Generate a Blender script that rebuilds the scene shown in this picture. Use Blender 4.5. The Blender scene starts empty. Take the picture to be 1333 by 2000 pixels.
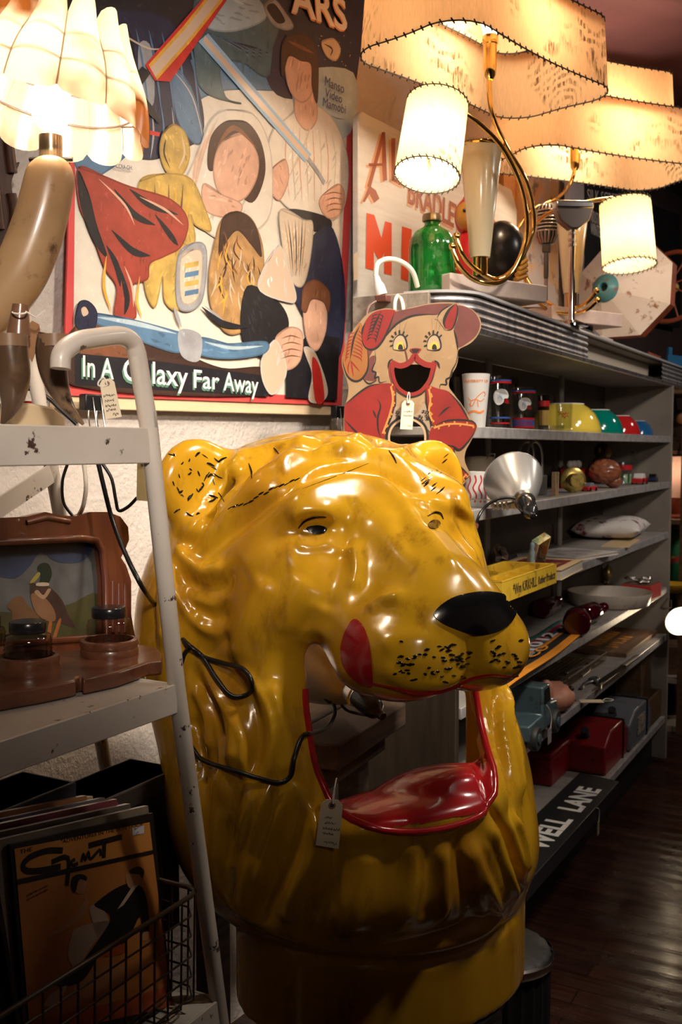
import bpy, bmesh, math, random
import numpy as np
from mathutils import Vector, Matrix, Quaternion
from mathutils.bvhtree import BVHTree
from mathutils.geometry import delaunay_2d_cdt
R = math.radians
SC = bpy.context.scene
COL = SC.collection
rnd = random.Random(7)

# ------------------------------------------------------------------ camera
CAMZ, FPX, PITCH = 1.4, 2000.0, R(3.58)
cam_d = bpy.data.cameras.new('camera'); cam_d.sensor_fit = 'VERTICAL'; cam_d.sensor_height = 36.0
cam_d.lens = 36.0 * FPX / 2000.0; cam_d.clip_start = 0.05
cam = bpy.data.objects.new('camera', cam_d); COL.objects.link(cam)
cam.location = (0, 0, CAMZ); cam.rotation_euler = (math.pi / 2 - PITCH, 0, 0)
SC.camera = cam
cam_d.dof.use_dof = True; cam_d.dof.focus_distance = 1.52; cam_d.dof.aperture_fstop = 11.0

# ------------------------------------------------------------------ world, exposure
world = bpy.data.worlds.new('world'); SC.world = world; world.use_nodes = True
world.node_tree.nodes['Background'].inputs[0].default_value = (0.9, 0.72, 0.62, 1)
world.node_tree.nodes['Background'].inputs[1].default_value = 0.010
SC.view_settings.view_transform = 'Standard'; SC.view_settings.look = 'None'
SC.view_settings.exposure = 0.75; SC.view_settings.gamma = 1.0; SC.view_settings.use_curve_mapping = False
SC.cycles.max_bounces = 8; SC.cycles.transparent_max_bounces = 12; SC.cycles.transmission_bounces = 8
SC.cycles.sample_clamp_indirect = 4.0; SC.cycles.use_denoising = True; SC.cycles.caustics_reflective = False
SC.cycles.caustics_refractive = False; SC.cycles.blur_glossy = 0.5

def lamp(name, kind, loc, power, color=(1, .78, .55), size=.03, target=None, angle=60, blend=.5):
    d = bpy.data.lights.new(name, kind); d.energy = power; d.color = color
    if kind == 'SPOT':
        d.spot_size = R(angle); d.spot_blend = blend; d.shadow_soft_size = size
    elif kind == 'AREA':
        d.shape = 'DISK'; d.size = size; d.spread = R(angle) if angle != 60 else math.pi
    else:
        d.shadow_soft_size = size
    o = bpy.data.objects.new(name, d); COL.objects.link(o); o.location = loc
    if target is not None:
        o.rotation_euler = (Vector(target) - Vector(loc)).to_track_quat('-Z', 'Y').to_euler()
    return o
# unseen fill lights, added to brighten the lion, poster, cart, counter and shelves
lamp('fill_panel', 'AREA', (1.0, 1.25, 2.74), 7, (1, .88, .72), .30, (.20, 2.0, 1.60), 55)
lamp('fill_spot', 'SPOT', (.1, .75, 2.72), 66, (1, .90, .80), .09, (-.22, 2.3, 1.85), 46, 1)
lamp('fill_spot', 'SPOT', (.75, -1.1, 2.35), 34, (1, .84, .68), .15, (-.02, 1.7, 1.38), 28, 1)
lamp('fill_spot', 'SPOT', (.35, -1.0, 2.3), 120, (1, .86, .74), .12, (-.33, 1.25, 1.52), 20, 1)
lamp('fill_spot', 'SPOT', (1.9, 1.7, 2.72), 60, (1, .87, .76), .12, (1.2, 3.3, 1.95), 44, 1)
lamp('fill_spot', 'SPOT', (1.5, -1.0, 2.3), 50, (1, .86, .72), .15, (1.0, 3.2, 1.42), 19, 1)
lamp('fill_panel', 'AREA', (2.0, 2.2, 2.75), 6, (1, .88, .78), .35, (1.6, 2.6, 0))
lamp('fill_panel', 'AREA', (2.9, 4.3, 2.75), 6, (1, .88, .78), .35, (2.7, 4.5, 0))


# ------------------------------------------------------------------ rays
cP, sP = math.cos(PITCH), math.sin(PITCH)
def ray(px, py):
    a = (px - 666.5) / FPX; b = (1000.0 - py) / FPX
    return Vector((a, cP + b * sP, -sP + b * cP))
EYE = Vector((0, 0, CAMZ))
def at(px, py, Y):                      # the point seen at a pixel of the photo, Y metres away
    d = ray(px, py); return EYE + d * (Y / d.y)
def hit(px, py, p, n):                  # the pixel's sight line meets a real plane
    d = ray(px, py); return EYE + d * ((Vector(p) - EYE).dot(n) / d.dot(n))
def hz(px, py, z): return hit(px, py, (0, 0, z), Vector((0, 0, 1)))

def frame(o, xdir, zdir=(0, 0, 1)):     # 4x4 from origin, x direction and up
    z = Vector(zdir).normalized(); x = Vector(xdir); x = (x - z * x.dot(z)).normalized(); y = z.cross(x)
    m = Matrix((x, y, z)).transposed().to_4x4(); m.translation = Vector(o); return m

# ------------------------------------------------------------------ materials
_M = {}
def nt(name):
    m = bpy.data.materials.new(name); m.use_nodes = True
    t = m.node_tree; return m, t, t.nodes['Principled BSDF']
def lk(t, a, b): t.links.new(a, b)
def c4(c): return (c[0], c[1], c[2], 1)
def coords(t, scale=None):
    tc = t.nodes.new('ShaderNodeTexCoord')
    if scale is None: return tc.outputs['Object']
    mp = t.nodes.new('ShaderNodeMapping'); mp.inputs['Scale'].default_value = scale
    lk(t, tc.outputs['Object'], mp.inputs['Vector']); return mp.outputs['Vector']
def noise(t, vec, scale, detail=4, rough=.55):
    n = t.nodes.new('ShaderNodeTexNoise'); n.inputs['Scale'].default_value = scale
    n.inputs['Detail'].default_value = detail; n.inputs['Roughness'].default_value = rough
    lk(t, vec, n.inputs['Vector']); return n.outputs['Fac']
def ramp(t, fac, stops):
    r = t.nodes.new('ShaderNodeValToRGB'); e = r.color_ramp.elements
    while len(e) < len(stops): e.new(.5)
    for k, (p, c) in enumerate(stops): e[k].position = p; e[k].color = c4(c) if not isinstance(c, (int, float)) else (c, c, c, 1)
    lk(t, fac, r.inputs['Fac']); return r.outputs['Color']
def mix(t, fac, a, b):
    n = t.nodes.new('ShaderNodeMix'); n.data_type = 'RGBA'
    if isinstance(fac, (int, float)): n.inputs[0].default_value = fac
    else: lk(t, fac, n.inputs[0])
    for i, v in ((6, a), (7, b)):
        if isinstance(v, tuple): n.inputs[i].default_value = c4(v)
        else: lk(t, v, n.inputs[i])
    return n.outputs[2]
def bumpn(t, b, fac, strength, dist=.002):
    n = t.nodes.new('ShaderNodeBump'); n.inputs['Strength'].default_value = strength; n.inputs['Distance'].default_value = dist
    lk(t, fac, n.inputs['Height']); lk(t, n.outputs['Normal'], b.inputs['Normal'])
def mat(name, col, rough=.5, metal=0, spec=.5, coat=0, trans=0, ior=1.45, emit=None, es=0, vary=None, bump=None, spots=None, stretch=None, alpha=1, sss=0):
    """vary=(scale, colour2, low, high); bump=(scale, strength, distance); spots=(scale, colour, low, high) for chips and stains"""
    if name in _M: return _M[name]
    m, t, b = nt(name); _M[name] = m
    b.inputs['Base Color'].default_value = c4(col); b.inputs['Roughness'].default_value = rough
    b.inputs['Metallic'].default_value = metal; b.inputs['Specular IOR Level'].default_value = spec
    b.inputs['Coat Weight'].default_value = coat; b.inputs['Coat Roughness'].default_value = .08
    b.inputs['Transmission Weight'].default_value = trans; b.inputs['IOR'].default_value = ior; b.inputs['Alpha'].default_value = alpha
    if emit: b.inputs['Emission Color'].default_value = c4(emit); b.inputs['Emission Strength'].default_value = es
    cur = tuple(col)
    if vary or spots or bump: v = coords(t, stretch)
    if vary:
        s, c2, lo, hi = vary
        cur = mix(t, ramp(t, noise(t, v, s, 5), [(lo, 0.), (hi, 1.)]), cur, tuple(c2))
    if spots:
        s, c2, lo, hi = spots
        cur = mix(t, ramp(t, noise(t, v, s, 6, .65), [(lo, 0.), (hi, 1.)]), cur, tuple(c2))
    if vary or spots: lk(t, cur, b.inputs['Base Color'])
    if bump: bumpn(t, b, noise(t, v, bump[0], 4), bump[1], bump[2] if len(bump) > 2 else .002)
    return m
def glassm(name, col, rough=.02, body=None):
    """thin clear glass: mostly transparent with a fresnel glint, so no caustic noise"""
    if name in _M: return _M[name]
    m = bpy.data.materials.new(name); m.use_nodes = True; t = m.node_tree; t.nodes.clear(); _M[name] = m
    o = t.nodes.new('ShaderNodeOutputMaterial'); tr = t.nodes.new('ShaderNodeBsdfTransparent'); gl = t.nodes.new('ShaderNodeBsdfGlossy')
    tr.inputs[0].default_value = c4(col); gl.inputs['Roughness'].default_value = rough
    lw = t.nodes.new('ShaderNodeLayerWeight'); lw.inputs['Blend'].default_value = .25
    r = ramp(t, lw.outputs['Facing'], [(0., .06), (.7, .18), (1., .75)])
    mx = t.nodes.new('ShaderNodeMixShader'); lk(t, r, mx.inputs[0]); lk(t, tr.outputs[0], mx.inputs[1]); lk(t, gl.outputs[0], mx.inputs[2])
    lk(t, mx.outputs[0], o.inputs[0]); return m
def woodm(name, c1, c2, scale=8, rough=.5, axis=0, coat=0, dirt=None):
    if name in _M: return _M[name]
    m, t, b = nt(name); _M[name] = m
    sc = [1, 1, 1]; sc = [9, 9, 9]; sc[axis] = .7
    v = coords(t, tuple(sc))
    f = noise(t, v, scale, 6, .65); col = ramp(t, f, [(.3, c1), (.7, c2)])
    if dirt: col = mix(t, ramp(t, noise(t, coords(t), 18, 5, .7), [(.55, 0.), (.7, 1.)]), col, dirt)
    lk(t, col, b.inputs['Base Color']); b.inputs['Roughness'].default_value = rough; b.inputs['Coat Weight'].default_value = coat
    bumpn(t, b, f, .35, .0015); return m

# ------------------------------------------------------------------ mesh builder
def catmull(pts, n=6, closed=False):
    P = [Vector(p) for p in pts]; out = []; L = len(P)
    rng = range(L) if closed else range(L - 1)
    for i in rng:
        if closed: a, b, c, d = P[(i - 1) % L], P[i], P[(i + 1) % L], P[(i + 2) % L]
        else: a, b, c, d = P[max(i - 1, 0)], P[i], P[i + 1], P[min(i + 2, L - 1)]
        for k in range(n):
            t = k / n
            out.append(.5 * ((2 * b) + (c - a) * t + (2 * a - 5 * b + 4 * c - d) * t * t + (3 * b - a - 3 * c + d) * t ** 3))
    if not closed: out.append(P[-1].copy())
    return out
class MB:
    def __init__(s): s.v = []; s.f = []; s.fm = []; s.mats = []; s.cur = 0; s.T = Matrix()
    def mat(s, m):
        if m not in s.mats: s.mats.append(m)
        s.cur = s.mats.index(m); return s
    def add(s, vs, fs):
        o = len(s.v); s.v += [tuple(s.T @ Vector(v)) for v in vs]
        s.f += [tuple(i + o for i in f) for f in fs]; s.fm += [s.cur] * len(fs); return s
    def box(s, c, d, rot=None):
        x, y, z = d[0] / 2, d[1] / 2, d[2] / 2
        vs = [Vector((i * x, j * y, k * z)) for i in (-1, 1) for j in (-1, 1) for k in (-1, 1)]
        if rot is not None: vs = [rot @ v for v in vs]
        vs = [v + Vector(c) for v in vs]
        return s.add(vs, [(0, 1, 3, 2), (4, 6, 7, 5), (0, 4, 5, 1), (2, 3, 7, 6), (0, 2, 6, 4), (1, 5, 7, 3)])
    def tube(s, pts, r, n=10, closed=False, caps=True, flat=1.0):
        P = [Vector(p) for p in pts]; L = len(P)
        rs = list(r) if isinstance(r, (list, tuple)) else [r] * L
        tn = []
        for i in range(L):
            a = P[(i - 1) % L] if closed else P[max(i - 1, 0)]; b = P[(i + 1) % L] if closed else P[min(i + 1, L - 1)]
            d = b - a; tn.append(d.normalized() if d.length > 1e-9 else Vector((0, 0, 1)))
        up = Vector((0, 0, 1)) if abs(tn[0].z) < .9 else Vector((1, 0, 0))
        x = (up - tn[0] * up.dot(tn[0])).normalized(); vs = []
        for i in range(L):
            x = x - tn[i] * x.dot(tn[i]); x = x.normalized() if x.length > 1e-6 else tn[i].orthogonal().normalized()
            y = tn[i].cross(x)
            for k in range(n):
                a = 2 * math.pi * k / n; vs.append(P[i] + x * (math.cos(a) * rs[i] * flat) + y * (math.sin(a) * rs[i]))
        fs = []
        for i in range(L if closed else L - 1):
            j = (i + 1) % L
            for k in range(n):
                q = (k + 1) % n; fs.append((i * n + k, i * n + q, j * n + q, j * n + k))
        if caps and not closed: fs += [tuple(range(n - 1, -1, -1)), tuple((L - 1) * n + k for k in range(n))]
        return s.add(vs, fs)
    def cyl(s, a, b, r0, r1=None, n=16, caps=True): return s.tube([a, b], [r0, r0 if r1 is None else r1], n, caps=caps)
    def lathe(s, prof, n=24, c=(0, 0, 0), sy=1.0, close=False, wob=None):
        vs = []; L = len(prof)
        for i, (r, z) in enumerate(prof):
            for k in range(n):
                a = 2 * math.pi * k / n; w = wob(a, i) if wob else 1
                vs.append((c[0] + math.cos(a) * r * w, c[1] + math.sin(a) * r * sy * w, c[2] + z))
        fs = [(i * n + k, i * n + (k + 1) % n, (i + 1) * n + (k + 1) % n, (i + 1) * n + k) for i in range(L - 1) for k in range(n)]
        if close: fs += [tuple(range(n - 1, -1, -1)), tuple((L - 1) * n + k for k in range(n))]
        return s.add(vs, fs)
    def ell(s, c, r, nu=16, nv=10, rot=None):
        vs = []; 
        for i in range(nv + 1):
            th = math.pi * i / nv
            for k in range(nu):
                a = 2 * math.pi * k / nu
                v = Vector((r[0] * math.sin(th) * math.cos(a), r[1] * math.sin(th) * math.sin(a), r[2] * math.cos(th)))
                if rot is not None: v = rot @ v
                vs.append(v + Vector(c))
        fs = [(i * nu + k, (i + 1) * nu + k, (i + 1) * nu + (k + 1) % nu, i * nu + (k + 1) % nu) for i in range(nv) for k in range(nu)]
        return s.add(vs, fs)
    def prism(s, poly, z0, z1):
        n = len(poly); a = sum(poly[i][0] * poly[(i + 1) % n][1] - poly[(i + 1) % n][0] * poly[i][1] for i in range(n))
        if a < 0: poly = poly[::-1]
        vs = [(p[0], p[1], z0) for p in poly] + [(p[0], p[1], z1) for p in poly]
        fs = [tuple(range(n - 1, -1, -1)), tuple(range(n, 2 * n))] + [(i, (i + 1) % n, n + (i + 1) % n, n + i) for i in range(n)]
        return s.add(vs, fs)
    def flat(s, poly, z=0):
        n = len(poly); a = sum(poly[i][0] * poly[(i + 1) % n][1] - poly[(i + 1) % n][0] * poly[i][1] for i in range(n))
        if a < 0: poly = poly[::-1]
        return s.add([(p[0], p[1], z) for p in poly], [tuple(range(n))])
    def stroke(s, pts, w, z=0, taper=False):            # a painted brush line on the local XY plane
        P = [Vector((p[0], p[1])) for p in pts]; vs = []; n = len(P)
        for i in range(n):
            d = (P[min(i + 1, n - 1)] - P[max(i - 1, 0)]); d = d.normalized() if d.length > 1e-9 else Vector((1, 0))
            q = Vector((-d.y, d.x)) * (w / 2) * ((max(.12, math.sin(math.pi * i / max(n - 1, 1)))) if taper else 1)
            vs += [(P[i].x + q.x, P[i].y + q.y, z), (P[i].x - q.x, P[i].y - q.y, z)]
        return s.add(vs, [(2 * i, 2 * i + 1, 2 * i + 3, 2 * i + 2) for i in range(n - 1)])
    def mesh(s, me, T=None):
        T = T or Matrix()
        return s.add([T @ v.co for v in me.vertices], [tuple(p.vertices) for p in me.polygons])
    def build(s, name, m=None, parent=None, smooth=35, bevel=0, subsurf=0, mtx=None, solid=0):
        me = bpy.data.meshes.new(name); me.from_pydata(s.v, [], s.f); me.update()
        ms = s.mats if s.mats else [m]
        for q in ms: me.materials.append(q)
        if len(ms) > 1: me.polygons.foreach_set('material_index', s.fm)
        bm = bmesh.new(); bm.from_mesh(me); bmesh.ops.remove_doubles(bm, verts=bm.verts, dist=1e-7)
        bm.to_mesh(me); bm.free()
        if smooth:
            me.shade_smooth(); me.set_sharp_from_angle(angle=R(smooth))
        o = bpy.data.objects.new(name, me); COL.objects.link(o)
        if parent is not None: o.parent = parent
        if mtx is not None: o.matrix_basis = mtx
        if solid:
            k = o.modifiers.new('thick', 'SOLIDIFY'); k.thickness = solid; k.offset = 0
        if bevel:
            k = o.modifiers.new('bevel', 'BEVEL'); k.width = bevel; k.segments = 2; k.limit_method = 'ANGLE'; k.angle_limit = R(40)
        if subsurf:
            k = o.modifiers.new('sub', 'SUBSURF'); k.levels = subsurf; k.render_levels = subsurf
        return o
def tag(o, label=None, cat=None, group=None, kind=None):
    if label: o['label'] = label
    if cat: o['category'] = cat
    if group: o['group'] = group
    if kind: o['kind'] = kind
    return o
def thing(name, label, cat, mtx=None, group=None):
    o = bpy.data.objects.new(name, None); o.empty_display_size = .05; COL.objects.link(o)
    if mtx is not None: o.matrix_basis = mtx if isinstance(mtx, Matrix) else Matrix.Translation(mtx)
    return tag(o, label, cat, group)
def dup(o, mtx, label=None, parent=None):
    c = o.copy(); COL.objects.link(c)
    if parent is not None: c.parent = parent
    if mtx is not None: c.matrix_basis = mtx
    if label: c['label'] = label
    for ch in [q for q in bpy.data.objects if q.parent == o]: dup(ch, None, None, c)
    return c
def plate(outlines, thick):             # 2D outlines (first outer, others holes) to a mesh of that thickness, centred on z=0
    cu = bpy.data.curves.new('tmp', 'CURVE'); cu.dimensions = '2D'; cu.fill_mode = 'BOTH'; cu.extrude = thick / 2
    for ol in outlines:
        sp = cu.splines.new('POLY'); sp.points.add(len(ol) - 1); sp.use_cyclic_u = True
        for k, p in enumerate(ol): sp.points[k].co = (p[0], p[1], 0, 1)
    ob = bpy.data.objects.new('tmp', cu); me = bpy.data.meshes.new_from_object(ob)
    bpy.data.objects.remove(ob); bpy.data.curves.remove(cu); return me
def text(s, size, ext=.0003, ax='LEFT', bold=0, shear=0, space=1.0):
    cu = bpy.data.curves.new('tmp', 'FONT'); cu.body = s; cu.size = size; cu.extrude = ext; cu.align_x = ax; cu.align_y = 'BOTTOM_BASELINE'
    cu.offset = bold; cu.shear = shear; cu.space_character = space; cu.resolution_u = 3
    ob = bpy.data.objects.new('tmp', cu); me = bpy.data.meshes.new_from_object(ob)
    bpy.data.objects.remove(ob); bpy.data.curves.remove(cu); return me
def fit_text(mb, s, p0, p1, height, ext=.0003, **kw):   # lettering laid along p0 -> p1 in the local XY plane, stretched to fit
    me = text(s, 1.0, ext, **kw)
    xs = [v.co.x for v in me.vertices]; ys = [v.co.y for v in me.vertices]
    if not xs: return
    a, b = Vector((p0[0], p0[1], p0[2] if len(p0) > 2 else 0)), Vector((p1[0], p1[1], p1[2] if len(p1) > 2 else 0)); d = (b - a); w = d.length
    T = Matrix.Translation(a) @ Matrix.Rotation(math.atan2(d.y, d.x), 4, 'Z') @ Matrix.Diagonal((w / (max(xs) - min(xs)), height / .72, 1, 1)) @ Matrix.Translation((-min(xs), 0, 0))
    mb.mesh(me, T); bpy.data.meshes.remove(me)
def scribble(mb, x0, y0, w, h, seed=0, wd=.0006, z=0):  # a line of handwriting
    r = random.Random(seed); pts = []; n = max(6, int(w / h * 3)); 
    for i in range(n): pts.append((x0 + w * i / n + r.uniform(-.2, .2) * h, y0 + (h * r.uniform(.5, 1) if i % 2 else h * r.uniform(-.1, .3)), 0))
    mb.stroke(catmull(pts, 4), wd, z)
# ------------------------------------------------------------------ directions of the room
DS = Vector((math.sin(R(28.7)), math.cos(R(28.7)), 0)); NS = Vector((-DS.y, DS.x, 0))     # along the shelves; towards the wall
SH0 = Vector((.345, 2.49, 0))
SHM = frame(SH0, DS)                                        # shelf frame: x along the front, y towards the wall
DW = Vector((math.sin(R(32.7)), math.cos(R(32.7)), 0)); NW = Vector((DW.y, -DW.x, 0))     # along the wall; out of the wall
W0 = Vector((-.02, 2.80, 0))
CT0 = Vector((-.2445, 1.5, 0)) * .88; CTM = frame(CT0, DS)        # cart frame, origin at its front right leg
def sh(x, y, z): return SHM @ Vector((x, y, z))
def ct(x, y, z): return CTM @ Vector((x, y, z))
LO = Vector((-.005, 1.724, 0)); LF = Vector((math.sin(R(30)), -math.cos(R(30)), 0)); LL = Vector((math.cos(R(30)), math.sin(R(30)), 0))
# ------------------------------------------------------------------ the room
def wl(t, o, z): return W0 + DW * t + NW * o + Vector((0, 0, z))       # along the wall, out of the wall, up
CEIL = 2.78
plaster = mat('plaster', (.56, .50, .46), .75, vary=(3, (.47, .42, .39), .35, .75), bump=(75, .9, .006))
darkwall = mat('dark_wall_paint', (.05, .032, .028), .6, vary=(2, (.035, .02, .02), .4, .7), bump=(40, .3, .002))
def slab(name, t0, t1, o0, o1, z0, z1, m):
    mb = MB(); vs = [wl(t, o, z) for t in (t0, t1) for o in (o0, o1) for z in (z0, z1)]
    mb.add(vs, [(0, 1, 3, 2), (4, 6, 7, 5), (0, 4, 5, 1), (2, 3, 7, 6), (0, 2, 6, 4), (1, 5, 7, 3)])
    o = mb.build(name, m, None, 0); o['kind'] = 'structure'
    bm = bmesh.new(); bm.from_mesh(o.data); bmesh.ops.recalc_face_normals(bm, faces=bm.faces); bm.to_mesh(o.data); bm.free(); return o
slab('wall_back', -3.2, 2.3, -.12, 0, 0, CEIL, plaster)
slab('wall_rear', 2.3, 6.2, -.12, 0, 0, CEIL, darkwall)
slab('wall_left', -3.3, -3.2, -.12, 4.2, 0, CEIL, darkwall)
slab('wall_right', 6.2, 6.3, -.12, 4.2, 0, CEIL, darkwall)
slab('wall_front', -3.3, 6.3, 4.2, 4.3, 0, CEIL, plaster)
# floor: narrow dark varnished boards running towards the wall
m, t, b = nt('floor_boards')
tc = t.nodes.new('ShaderNodeTexCoord'); mp = t.nodes.new('ShaderNodeMapping'); mp.inputs['Rotation'].default_value = (0, 0, math.atan2(DS.y, DS.x) - math.pi / 2 + R(90) - R(90))
mp.inputs['Rotation'].default_value = (0, 0, -math.atan2(NS.y, NS.x)); lk(t, tc.outputs['Object'], mp.inputs['Vector'])
br = t.nodes.new('ShaderNodeTexBrick'); br.inputs['Scale'].default_value = 1; br.inputs['Brick Width'].default_value = 1.1; br.inputs['Row Height'].default_value = .075
br.inputs['Mortar Size'].default_value = .0022; br.inputs['Mortar Smooth'].default_value = .6; br.inputs['Color1'].default_value = (.060, .022, .013, 1); br.inputs['Color2'].default_value = (.030, .011, .008, 1)
br.inputs['Mortar'].default_value = (.004, .002, .002, 1); br.offset = .37; lk(t, mp.outputs['Vector'], br.inputs['Vector'])
n2 = noise(t, mp.outputs['Vector'], 5, 5); grain = t.nodes.new('ShaderNodeMapping'); grain.inputs['Scale'].default_value = (1, 14, 1); lk(t, mp.outputs['Vector'], grain.inputs['Vector'])
n3 = noise(t, grain.outputs['Vector'], 6, 5)
lk(t, mix(t, ramp(t, n3, [(.4, 0.), (.75, 1.)]), br.outputs['Color'], (.012, .005, .004)), b.inputs['Base Color'])
lk(t, ramp(t, n2, [(.35, .14), (.7, .36)]), b.inputs['Roughness'])
wv = t.nodes.new('ShaderNodeTexWave'); wv.wave_type = 'BANDS'; wv.bands_direction = 'Y'; wv.inputs['Scale'].default_value = math.pi * 2 / 20 / .075 ; wv.inputs['Distortion'].default_value = .6
lk(t, mp.outputs['Vector'], wv.inputs['Vector'])
ad = t.nodes.new('ShaderNodeMath'); ad.operation = 'MULTIPLY_ADD'; lk(t, wv.outputs['Fac'], ad.inputs[0]); ad.inputs[1].default_value = 1.0; lk(t, n3, ad.inputs[2]); bumpn(t, b, ad.outputs[0], .4, .004)
floor = slab('floor', -3.3, 6.3, -.12, 4.3, -.08, 0, m)
ceilm = mat('ceiling_paint', (.165, .078, .088), .34, vary=(1.2, (.11, .048, .056), .4, .7), bump=(6, .25, .01))
slab('ceiling', -3.3, 6.3, -.12, 4.3, CEIL, CEIL + .08, ceilm)
# ------------------------------------------------------------------ lion head: sculpted volume
LM = frame(LO, LL)                                           # local x = l (its left), local y = -forward ... keep own axes below
LM = Matrix((LL, -LF, Vector((0, 0, 1)))).transposed().to_4x4(); LM.translation = LO
# local coordinates are (l, b, z): b = -forward.  Helper takes forward f.
class Vol:
    def __init__(s, lo, hi, h):
        s.lo = np.array(lo); s.h = h; s.n = np.ceil((np.array(hi) - s.lo) / h).astype(int) + 1
        s.ax = [s.lo[i] + h * np.arange(s.n[i]) for i in range(3)]
        s.d = np.full(tuple(s.n), 9.0, np.float32)
    def sl(s, lo, hi):
        r = []
        for i in range(3):
            a = max(0, int(math.floor((lo[i] - s.lo[i]) / s.h))); b = min(s.n[i], int(math.ceil((hi[i] - s.lo[i]) / s.h)) + 1)
            r.append(slice(a, max(b, a)))
        return tuple(r)
    def g(s, q): return np.meshgrid(s.ax[0][q[0]], s.ax[1][q[1]], s.ax[2][q[2]], indexing='ij', sparse=True)
    def put(s, q, e, k, op):
        d = s.d[q]
        if d.size == 0: return
        if op == 'u': hh = np.maximum(k - np.abs(d - e), 0) / k; s.d[q] = np.minimum(d, e) - hh * hh * k / 4
        else: e = -e; hh = np.maximum(k - np.abs(d - e), 0) / k; s.d[q] = np.maximum(d, e) + hh * hh * k / 4
    def ell(s, c, r, k=.03, op='u', tilt=0, yaw=0):
        R_ = max(r) + k + .03; q = s.sl([c[i] - R_ for i in range(3)], [c[i] + R_ for i in range(3)]); X, Y, Z = s.g(q)
        X = X - c[0]; Y = Y - c[1]; Z = Z - c[2]
        if yaw: ca, sa = math.cos(yaw), math.sin(yaw); X, Y = X * ca + Y * sa, -X * sa + Y * ca
        if tilt: ca, sa = math.cos(tilt), math.sin(tilt); Y, Z = Y * ca + Z * sa, -Y * sa + Z * ca
        k0 = np.sqrt((X / r[0]) ** 2 + (Y / r[1]) ** 2 + (Z / r[2]) ** 2); k1 = np.sqrt((X / r[0] ** 2) ** 2 + (Y / r[1] ** 2) ** 2 + (Z / r[2] ** 2) ** 2)
        s.put(q, (k0 * (k0 - 1) / np.maximum(k1, 1e-6)).astype(np.float32), k, op)
    def cone(s, a, b, ra, rb, k=.03, op='u', sx=1.0):
        a = np.array(a); b = np.array(b); R_ = max(ra, rb) * max(1, sx) + k + .02
        q = s.sl(np.minimum(a, b) - R_, np.maximum(a, b) + R_); X, Y, Z = s.g(q); ba = b - a
        t = np.clip(((X - a[0]) * ba[0] + (Y - a[1]) * ba[1] + (Z - a[2]) * ba[2]) / (ba @ ba), 0, 1)
        e = np.sqrt(((X - a[0] - t * ba[0]) / sx) ** 2 + (Y - a[1] - t * ba[1]) ** 2 + (Z - a[2] - t * ba[2]) ** 2) - (ra + (rb - ra) * t)
        s.put(q, e.astype(np.float32), k, op)
    def nets(s):
        d = s.d; neg = d < 0; nx, ny, nz = d.shape
        cnt = np.zeros((nx - 1, ny - 1, nz - 1), np.int8); 
        for i in (0, 1):
            for j in (0, 1):
                for k in (0, 1): cnt += neg[i:nx - 1 + i, j:ny - 1 + j, k:nz - 1 + k]
        act = (cnt > 0) & (cnt < 8); ids = np.argwhere(act); idx = np.full(act.shape, -1, np.int64); idx[act] = np.arange(len(ids))
        acc = np.zeros((len(ids), 3)); w = np.zeros(len(ids))
        C = [(i, j, k) for i in (0, 1) for j in (0, 1) for k in (0, 1)]
        for p in C:
            for a in range(3):
                if p[a] == 0:
                    r = list(p); r[a] = 1
                    da = d[ids[:, 0] + p[0], ids[:, 1] + p[1], ids[:, 2] + p[2]]; db = d[ids[:, 0] + r[0], ids[:, 1] + r[1], ids[:, 2] + r[2]]
                    m = (da < 0) != (db < 0); t = np.where(m, da / np.where(m, da - db, 1), 0)
                    for c in range(3): acc[:, c] += np.where(m, (p[c] if c != a else t), 0)
                    w += m
        V = s.lo + (ids + acc / w[:, None]) * s.h; F = []
        for a in range(3):
            b, c = (a + 1) % 3, (a + 2) % 3
            s0 = [slice(None)] * 3; s1 = [slice(None)] * 3; s0[a] = slice(0, -1); s1[a] = slice(1, None)
            ch = neg[tuple(s0)] != neg[tuple(s1)]; e = np.argwhere(ch)
            e = e[(e[:, b] > 0) & (e[:, c] > 0) & (e[:, b] < d.shape[b] - 1) & (e[:, c] < d.shape[c] - 1)]
            def off(db, dc):
                q = e.copy(); q[:, b] += db; q[:, c] += dc; return idx[q[:, 0], q[:, 1], q[:, 2]]
            quad = np.stack([off(-1, -1), off(0, -1), off(0, 0), off(-1, 0)], 1)
            fl = ~neg[e[:, 0], e[:, 1], e[:, 2]]; quad[fl] = quad[fl][:, ::-1]
            F.append(quad)
        F = np.concatenate(F); F = F[(F >= 0).all(1)]
        return V, F
def smooth_pts(V, F, it=2, lam=.5):
    E = np.concatenate([F[:, [0, 1]], F[:, [1, 2]], F[:, [2, 3]], F[:, [3, 0]]])
    for _ in range(it):
        acc = np.zeros_like(V); w = np.zeros(len(V))
        for i, j in ((0, 1), (1, 0)):
            for c in range(3): acc[:, c] += np.bincount(E[:, i], V[E[:, j], c], len(V))
            w += np.bincount(E[:, i], minlength=len(V))
        V = V + lam * (acc / np.maximum(w, 1)[:, None] - V)
    return V
def normals(V, F):
    a = np.cross(V[F[:, 2]] - V[F[:, 0]], V[F[:, 3]] - V[F[:, 1]]); N = np.zeros_like(V)
    for k in range(4):
        for c in range(3): N[:, c] += np.bincount(F[:, k], a[:, c], len(V))
    return N / np.maximum(np.linalg.norm(N, axis=1), 1e-12)[:, None]

H = .0052
vol = Vol((-.42, -.46, .46), (.42, .22, 1.47), H)
def P(l, f, z): return (l, -f, z)
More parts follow.
